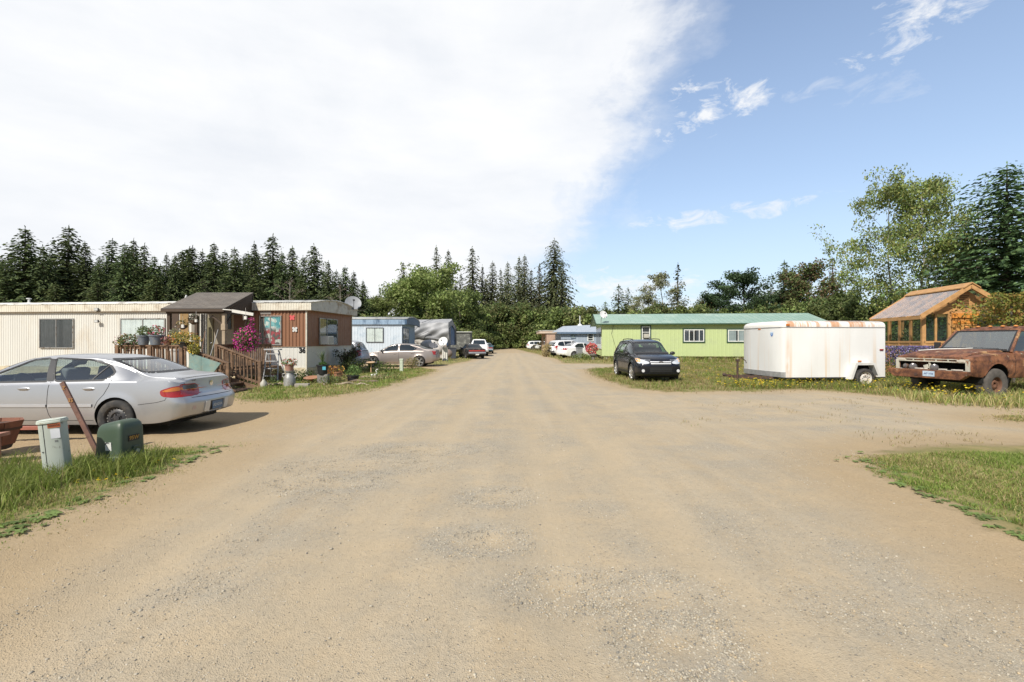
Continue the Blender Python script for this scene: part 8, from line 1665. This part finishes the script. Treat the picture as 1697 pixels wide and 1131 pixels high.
def broadleaf(name, label, h, r, cols, seed, n=3000, size=.22, trunk=.25, base=.25, bark=None, open_=.5, limbs=9, squash=1., light=None, multi=1, tipr=None):
    rs = np.random.default_rng(seed); t = thing(name, label, 'tree'); b = MB(); tips = []
    for s in range(multi):
        oa = 6.28*s/multi; ox, oy = (math.cos(oa)*r*.12, math.sin(oa)*r*.12) if multi > 1 else (0, 0); lean = (ox*1.5, oy*1.5); tr = [(ox+lean[0]*k, oy+lean[1]*k, h*k*.86) for k in (0, .3, .6, 1)]
        tr = [(x+rs.normal(0, .02*h*(i > 0)), y+rs.normal(0, .02*h*(i > 0)), z-(.3 if i == 0 else 0)) for i, (x, y, z) in enumerate(tr)]; b.tube(tr, [trunk, trunk*.75, trunk*.45, .03], 8)
        for i in range(max(3, limbs//multi)):
            k = base+(1-base)*(i+rs.uniform(0, 1))/max(3, limbs//multi); k = min(k, .97); q = np.interp(k, (0, .3, .6, 1), range(4)); j = int(min(q, 2.999)); f = q-j; o = Vector(tr[j]).lerp(Vector(tr[j+1]), f)*1.; a = rs.uniform(0, 6.28)
            prof = math.sin(math.pi*min(1, (k-base*.6)/(1-base*.6)*.82+.13))**.7; L = r*prof*rs.uniform(.7, 1.1); up = rs.uniform(.15, .6)+.5*k; mid = o+Vector((math.cos(a)*L*.5, math.sin(a)*L*.5, L*.5*up)); end = o+Vector((math.cos(a+rs.uniform(-.3, .3))*L, math.sin(a+rs.uniform(-.3, .3))*L, L*up*.85)); end.z = end.z if end.z < h*.93 else h*rs.uniform(.84, .99)
            b.tube([o, mid, end], [trunk*.35*(1.1-k), trunk*.2*(1.1-k), .015], 5); tips += [(mid, .8), (end, 1.), (mid.lerp(end, .5), 1.)]
            for w in range(3):
                s_ = mid.lerp(end, rs.uniform(-.4, .9)); a2 = a+rs.uniform(-1.5, 1.5); l2 = L*rs.uniform(.25, .55); e2 = s_+Vector((math.cos(a2)*l2, math.sin(a2)*l2, l2*rs.uniform(-.05, .9))); e2.z = min(e2.z, h); b.tube([s_, e2], [trunk*.09, .01], 4); tips.append((e2, .9)); tips.append((s_.lerp(e2, .5), .7))
    b.build('trunk', bark or BARK, t, smooth=True); k = max(1, n//len(tips)); P = []; tr_ = tipr or r*.27*open_*2
    for p, w in tips:
        q = rs.normal(0, 1, (int(k*w*rs.uniform(.5, 1.5))+2, 3)); q /= np.linalg.norm(q, axis=1, keepdims=True); q *= rs.uniform(0, 1, (len(q), 1))**.45; P.append(np.array(p)+q*tr_*rs.uniform(.6, 1.25)*np.array([1, 1, .72*squash]))
    P = np.concatenate(P); P = P[P[:, 2] > h*.03]; c = pick(cols, len(P), .2)*np.clip(1+.22*nz2(P[:, 0]+P[:, 2]*.7, P[:, 1]+seed, .35, seed+1), .55, 1.6)[:, None]
    leaf_cloud('crown', P, size, c, t, 'tree leaf', .35); return t
def bush(name, label, h, r, cols, seed, n=2600, size=.22, cat='bush'):
    rs = np.random.default_rng(seed); t = thing(name, label, cat); P = []; b = MB()
    for i in range(16):
        a = rs.uniform(0, 6.28); q = rs.uniform(0, 1)**.6*r*.75; z = h*rs.uniform(.25, .86)*(1-.35*(q/r)**2); c = np.array([math.cos(a)*q, math.sin(a)*q, z]); P.append(blob_pts(n//16, c, (r*.36, r*.36, h*.24), .3)); b.tube([(0, 0, -.1), (c[0]*.5, c[1]*.5, z*.55), tuple(c)], [.06, .04, .012], 5)
    for i in range(10):
        a = rs.uniform(0, 6.28); q = rs.uniform(.3, .9)*r; P.append(blob_pts(n//30, (math.cos(a)*q, math.sin(a)*q, h*rs.uniform(.7, 1.)*(1-.3*q/r)), (r*.15, r*.15, h*.13), 0)); P.append(blob_pts(n//24, (math.cos(a)*q, math.sin(a)*q, h*.16), (r*.3, r*.3, h*.14), 0))
    P = np.concatenate(P); P = P[P[:, 2] > 0]; c = pick(cols, len(P), .2)*np.clip(1+.22*nz2(P[:, 0]+P[:, 2]*.7, P[:, 1]+seed, .4, seed+1), .55, 1.6)[:, None]
    b.build('stems', BARK, t, smooth=True); leaf_cloud('crown', P, size, c, t, 'tree leaf', .35); return t
DFIR = [(.070, .100, .038), (.10, .132, .046), (.056, .078, .033), (.118, .148, .055)]; OFIR = [(.085, .105, .045), (.11, .125, .055), (.06, .08, .035), (.14, .14, .07)]; YFIR = [(.10, .13, .045), (.14, .16, .06), (.07, .10, .035)]
LEAF_B = [(.20, .27, .075), (.25, .31, .095), (.16, .21, .06), (.29, .33, .12)]; LEAF_D = [(.12, .165, .055), (.16, .205, .065), (.085, .125, .04)]; LEAF_O = [(.18, .19, .07), (.22, .21, .09), (.14, .16, .055)]; LEAF_Y = [(.20, .22, .06), (.27, .26, .08), (.13, .17, .05)]; LEAF_R = [(.14, .09, .05), (.10, .10, .04), (.18, .12, .06)]
ORD = ['first', 'second', 'third', 'fourth', 'fifth', 'sixth', 'seventh', 'eighth', 'ninth', 'tenth', 'eleventh', 'twelfth', 'thirteenth', 'fourteenth', 'fifteenth', 'sixteenth', 'seventeenth', 'eighteenth', 'nineteenth', 'twentieth', 'twenty-first', 'twenty-second', 'twenty-third', 'twenty-fourth', 'twenty-fifth', 'twenty-sixth', 'twenty-seventh', 'twenty-eighth', 'twenty-ninth', 'thirtieth', 'thirty-first', 'thirty-second', 'thirty-third', 'thirty-fourth']
def plant_at(t, px_, py_top, Y, h0, wk=1., rz=None, first=True):
    """stand the tree at depth Y so that its tip reaches the sight line of (px, py)"""
    x, z = at_depth(px_, py_top, Y); s = z/h0; t.location = (x, Y, 0); t.scale = (s*wk, s*wk, s); t.rotation_euler = (0, 0, rng.uniform(0, 6.28) if rz is None else rz)
def use(proto, label, group=None, cat='tree'):
    o = proto if proto.get('label') == 'x' else copy_tree(proto); tag(o, label, cat, group); return o
# dark firs behind the cream home: a front row whose tips draw the skyline, a lower row inside
KW = dict(nb=13, lev=.32, step=.27, sz=.52)
PR = [conifer('fir_tree', 'x', 18, 6.0, DFIR, 11, droop=.3, power=.72, **KW), conifer('fir_tree', 'x', 18, 5.1, DFIR, 12, droop=.15, irregular=.35, power=.7, **KW), conifer('fir_tree', 'x', 18, 5.4, DFIR, 13, droop=.4, irregular=.4, power=.75, **KW), conifer('fir_tree', 'x', 18, 4.7, DFIR, 14, droop=.3, irregular=.5, bare=.1, power=.7, **KW), conifer('fir_tree', 'x', 18, 4.8, YFIR, 15, droop=.4, irregular=.3, power=.7, **KW)]
left = [(-200, 388, 1.2, 1), (-125, 400, 1.1, 0), (-60, 392, 1.2, 0), (-20, 400, 1., 1), (12, 430, 1., 2), (41, 377, 1.25, 0), (76, 408, 1., 2), (109, 374, 1.3, 0), (141, 402, .95, 1), (163, 425, .9, 2), (181, 395, 1.1, 1), (204, 403, 1., 2), (223, 397, 1.05, 3), (240, 405, .9, 1), (256, 424, 1., 2), (275, 420, .8, 3), (292, 422, .8, 2), (317, 408, 1., 1), (333, 414, .9, 3), (353, 402, 1.05, 2), (369, 415, .9, 1), (386, 410, 1., 0), (405, 426, 1., 2), (424, 402, .9, 3), (452, 390, 1.15, 1), (470, 418, .9, 2), (487, 409, 1., 4), (504, 425, .9, 3), (521, 406, 1.1, 0), (541, 433, .9, 2), (556, 448, .9, 1), (573, 441, 1., 0), (588, 450, 1., 2), (602, 464, .8, 3)]
for i, (px_, py_, wk, k) in enumerate(left):
    o = use(PR[k], '%s dark fir from the left in the tall row behind the cream home' % ORD[i-4] if i > 3 else 'dark fir past the left end of the row behind the cream home', 'dark firs behind the cream home'); plant_at(o, px_, py_, 64+rng.uniform(-3, 9), 18, wk)
for i in range(36):
    px_ = -50+i*18.5+rng.uniform(-6, 6); o = use(PR[(i*2+1) % 5], 'lower dark fir filling the gaps behind the tall row of firs', 'lower firs between the dark firs'); plant_at(o, px_, rng.uniform(408, 440) if px_ < 500 else rng.uniform(466, 480), 76+rng.uniform(-3, 10), 18, 1.35)
for i, (px_, py_) in enumerate(((165, 468), (262, 455), (330, 470), (420, 462), (500, 470), (560, 478), (90, 470))):
    o = use(PR[4], '%s young olive-green fir from the left at the foot of the dark firs' % ORD[i], 'young firs below the dark firs'); plant_at(o, px_, py_, 56+rng.uniform(-2, 3), 18, 1.7)
bare_ = broadleaf('bare_tree', 'leafless grey-brown tree in front of the dark firs', 13, 2.2, [(.22, .17, .13)], 31, n=500, size=.10, trunk=.12, bark=BARKL, limbs=14); plant_at(bare_, 478, 448, 55, 13, 1.)
b2 = use(bare_, 'second leafless grey tree near the right end of the dark firs'); plant_at(b2, 566, 462, 52, 13, 1.)
# firs at the end of the road
KC = dict(nb=12, step=.42, sz=.8)
PC = [conifer('fir_tree', 'x', 30, 7.4, OFIR, 21, lev=.62, droop=.45, irregular=.45, power=.72, **KC), conifer('fir_tree', 'x', 30, 6.4, OFIR, 22, lev=.7, droop=.5, irregular=.6, bare=.1, power=.7, **KC), conifer('fir_tree', 'x', 30, 8.6, OFIR+YFIR, 23, lev=.58, droop=.5, irregular=.35, power=.55, **KC), conifer('fir_tree', 'x', 30, 5.4, OFIR, 24, lev=.7, droop=.55, irregular=.5, dead=.5, bare=.15, power=.75, **KC)]
mid = [(630, 478, 1., 1, 'small'), (668, 434, .95, 0, 'narrow'), (725, 408, .9, 1, 'tall narrow'), (744, 415, .9, 0, 'tall narrow'), (763, 452, .9, 1, 'short'), (785, 410, 1.25, 1, 'tall ragged'), (800, 440, .9, 3, 'brownish'), (815, 434, 1.1, 0, 'ragged'), (831, 446, .9, 1, 'short'), (843, 435, 1.0, 0, 'mid-height'), (858, 426, 1.15, 1, 'tall'), (868, 423, .95, 0, 'tall'), (880, 446, 1., 1, 'short'), (893, 438, 1., 3, 'dry brown'), (917, 396, 1.05, 2, 'tallest and broadest'), (930, 430, .9, 1, 'slim')]
for i, (px_, py_, wk, k, ad) in enumerate(mid):
    o = use(PC[k], '%s fir, %s from the left, at the end of the road' % (ad, ORD[i]), 'firs at the end of the road'); plant_at(o, px_, py_, 128+rng.uniform(-8, 10), 30, wk)
for i in range(9):
    o = use(PC[i % 2], 'lower fir behind the row at the end of the road', 'lower firs at the end of the road'); plant_at(o, 700+i*27+rng.uniform(-5, 5), rng.uniform(462, 480), 145, 30, 1.5)
# broad trees and the thicket
mp = [broadleaf('maple_tree', 'x', 13, 5.2, LEAF_B, 41, n=15000, size=.21, open_=.62, limbs=18, base=.08), broadleaf('maple_tree', 'x', 13, 5.4, LEAF_D+LEAF_B, 42, n=14000, size=.21, open_=.62, limbs=18, base=.08)]
for px_, py_, Y, wk, k, lab in ((712, 443, 74, 1.0, 0, 'big bright green maple behind the tarp shelter'), (668, 462, 78, 1., 1, 'rounded green tree left of the big bright maple'), (628, 492, 72, .95, 0, 'yellow-green tree above the light blue home'), (760, 480, 84, 1., 1, 'darker round tree right of the big bright maple'), (598, 500, 70, .9, 1, 'low green tree right of the grey roof dish')):
    o = use(mp[k], lab, 'tree'); tag(o, cat='tree'); plant_at(o, px_, py_, Y, 13, wk)
bs = [bush('thicket_bush', 'x', 6, 4.0, LEAF_B+LEAF_O, 51, n=8000, size=.17), bush('thicket_bush', 'x', 6, 3.6, LEAF_D+LEAF_O, 52, n=8000, size=.17), bush('thicket_bush', 'x', 6, 4.4, LEAF_D+LEAF_B, 53, n=8000, size=.17)]
thk = [(616, 520, 62, 0), (645, 528, 66, 1), (672, 522, 70, 2), (700, 514, 72, 0), (728, 516, 76, 1), (752, 510, 88, 0), (778, 508, 92, 2), (802, 512, 96, 0), (826, 506, 98, 1), (850, 510, 100, 2), (874, 506, 100, 1), (896, 512, 100, 0), (920, 508, 98, 2), (944, 512, 96, 1), (966, 508, 94, 0), (988, 512, 90, 1), (1010, 514, 86, 2), (1034, 512, 80, 1), (795, 548, 78, 1), (772, 545, 70, 0), (818, 552, 90, 2), (745, 535, 64, 1), (845, 548, 98, 0), (868, 550, 99, 1), (890, 553, 96, 2)]
for i, (px_, py_, Y, k) in enumerate(sorted(thk)):
    o = use(bs[k], '%s leafy bush from the left in the thicket closing off the road' % ORD[i], 'bushes in the thicket at the road end', 'bush'); plant_at(o, px_, py_, Y, 6, 1. if py_ < 540 else 1.3)
brk = bush('dry_bush', 'x', 2, 1.8, [(.24, .19, .10), (.17, .15, .07), (.12, .12, .05)], 54, n=1500, size=.10)
for i, (px_, py_, Y) in enumerate(((812, 569, 92), (838, 568, 104), (858, 569, 106), (880, 568, 104), (792, 565, 80), (778, 563, 68), (905, 565, 74))):
    o = use(brk, '%s low dry bush from the left at the thicket foot' % ORD[sorted([812, 838, 858, 880, 792, 778, 905]).index(px_)], 'dry bushes at the thicket foot', 'bush'); plant_at(o, px_, py_, Y, 2, 1.4)
# right of the road, behind the green home
rt = [(1004, 500, 66, 'c', 'small dark spruce just left of the green home roof'), (1024, 473, 66, 'c', 'left one of two dark spruces over the green roof end'), (1042, 478, 66, 'c', 'right one of two dark spruces over the green roof end'), (1122, 437, 62, 'n', 'narrow dark spruce beside the pale birch'), (1266, 500, 60, 'c', 'short dark spruce between the pine and the tall spruce'), (1298, 434, 58, 'c', 'dark spruce left of the reddish maple'), (1381, 427, 58, 'r', 'brownish half-dry spruce left of the tall alder'), (1278, 470, 62, 'c', 'spruce just right of the big dark pine')]
pc = conifer('spruce_tree', 'x', 10, 3.4, DFIR+YFIR, 61, nb=10, lev=.30, step=.26, sz=.42, droop=.1, irregular=.3, power=.68); pn = conifer('spruce_tree', 'x', 10, 2.1, DFIR, 62, nb=9, lev=.30, step=.26, sz=.36, droop=.2, irregular=.5, bare=.1); pr_ = conifer('spruce_tree', 'x', 10, 2.8, [(.12, .10, .06), (.09, .09, .05), (.15, .11, .07)], 63, nb=9, lev=.32, step=.26, sz=.38, droop=.4, irregular=.4, bare=.1, dead=.3)
for px_, py_, Y, k, lab in rt: o = use({'c': pc, 'n': pn, 'r': pr_}[k], lab); plant_at(o, px_, py_, Y, 10, 1.)
t = broadleaf('birch_tree', 'thin pale birch behind the green roof', 10, 2.3, [(.26, .28, .14), (.2, .22, .1), (.32, .3, .2)], 64, n=7000, size=.10, bark=BARKL, trunk=.12, limbs=34, base=.06, tipr=.6); plant_at(t, 1094, 440, 62, 10)
t = use(t, 'low pale tree left of the thin birch'); plant_at(t, 1066, 480, 62, 10, 1.2)
t = broadleaf('pine_tree', 'big dark broad pine behind the middle of the green roof', 11, 3.4, [(.06, .10, .045), (.08, .13, .055), (.045, .07, .03)], 65, n=16000, size=.13, limbs=36, base=.04, squash=.75, tipr=.95); plant_at(t, 1232, 443, 56, 11, 1.05)
t2 = use(t, 'smaller dark pine left of the big broad pine'); plant_at(t2, 1195, 478, 58, 11, 1.05)
t = broadleaf('maple_tree', 'reddish brown maple behind the white trailer', 11, 2.9, LEAF_R+LEAF_D, 66, n=14000, size=.14, limbs=34, base=.04, tipr=.9); plant_at(t, 1342, 427, 54, 11, 1.)
t2 = use(t, 'low reddish bush-like maple left of the big pine'); plant_at(t2, 1168, 490, 60, 11, 1.2); t2 = use(t, 'reddish maple, lower, right behind the trailer roof'); plant_at(t2, 1318, 470, 56, 11, 1.2)
t = bush('willow_bush', 'broad dark green bush left of the greenhouse roof', 6, 3.6, LEAF_D+[(.12, .14, .05)], 67, n=9000, size=.12); plant_at(t, 1428, 474, 46, 6, 1.05); t2 = use(t, 'second broad green bush, behind the greenhouse ridge', cat='bush'); plant_at(t2, 1478, 488, 42, 6, 1.); t2 = use(t, 'green bush behind the white trailer, below the brown spruce', cat='bush'); plant_at(t2, 1375, 495, 48, 6, 1.1); tag(t, cat='bush')
for i, (px_, py_, Y, k) in enumerate(((1060, 512, 58, 0), (1090, 508, 60, 1), (1125, 505, 58, 2), (1155, 508, 58, 1), (1190, 512, 56, 0), (1222, 508, 54, 2), (1255, 506, 54, 1), (1290, 500, 52, 0), (1322, 502, 52, 2), (1352, 500, 50, 1), (1400, 508, 46, 0), (1450, 510, 42, 2))):
    o = use(bs[k], '%s bush from the left in the hedge behind the green home' % ORD[i], 'bushes behind the green home', 'bush'); plant_at(o, px_, py_, Y, 6, .9)
t = broadleaf('alder_tree', 'tall airy yellow-green alder left of the dark spruce', 13, 4.6, LEAF_Y+LEAF_B, 68, n=36000, size=.098, bark=BARKL, open_=.34, trunk=.13, limbs=54, base=.05, multi=2, tipr=.95); plant_at(t, 1506, 284, 33, 13, .76, 2.2)
t = conifer('spruce_tree', 'huge dark spruce at the right edge behind the greenhouse', 13, 6.8, [(.06, .105, .044), (.09, .14, .052), (.11, .165, .062), (.05, .085, .038)], 71, lev=.26, nb=16, step=.2, sz=.34, droop=.15, base=.05, power=.55, irregular=.28); plant_at(t, 1668, 272, 28.5, 13, 1., 1.)
t2 = use(t, 'dark spruce beyond the right edge beside the huge one'); plant_at(t2, 1790, 300, 30, 13, .9, 2.2); t2 = use(t, 'dark spruce further behind the huge spruce'); plant_at(t2, 1600, 372, 38, 13, .9, 4)
# small maple by the greenhouse
t = broadleaf('maple_tree', 'small yellow-green maple in front of the greenhouse gable', 3.5, 1.35, [(.24, .26, .05), (.30, .27, .06), (.17, .21, .05), (.34, .22, .06)], 72, n=2600, size=.055, trunk=.05, limbs=18, base=.45, open_=.36); t.location = (18.45, 16.8, 0)
t2 = use(t, 'second small yellow-green maple at the right edge'); t2.location = (19.5, 17.2, 0); t2.rotation_euler = (0, 0, 2)
t = bush('dry_grass_clump', 'pale dry grass clump by the tail of the white SUV', 1.4, .55, [(.42, .33, .18), (.34, .27, .14)], 73, n=700, size=.07, cat='grass clump'); t.location = (3.5, 46, 0)
# a thing made of one mesh needs no Empty over it
for t in [o for o in bpy.data.objects if o.type == 'EMPTY' and o.get('category') and len(o.children) == 1 and not o.children[0].children]:
    c = t.children[0]; c.parent = None; c.matrix_local = t.matrix_basis @ c.matrix_basis
    for k in ('label', 'category', 'group'):
        if t.get(k): c[k] = t[k]
    n = t.name; bpy.data.objects.remove(t); c.name = n
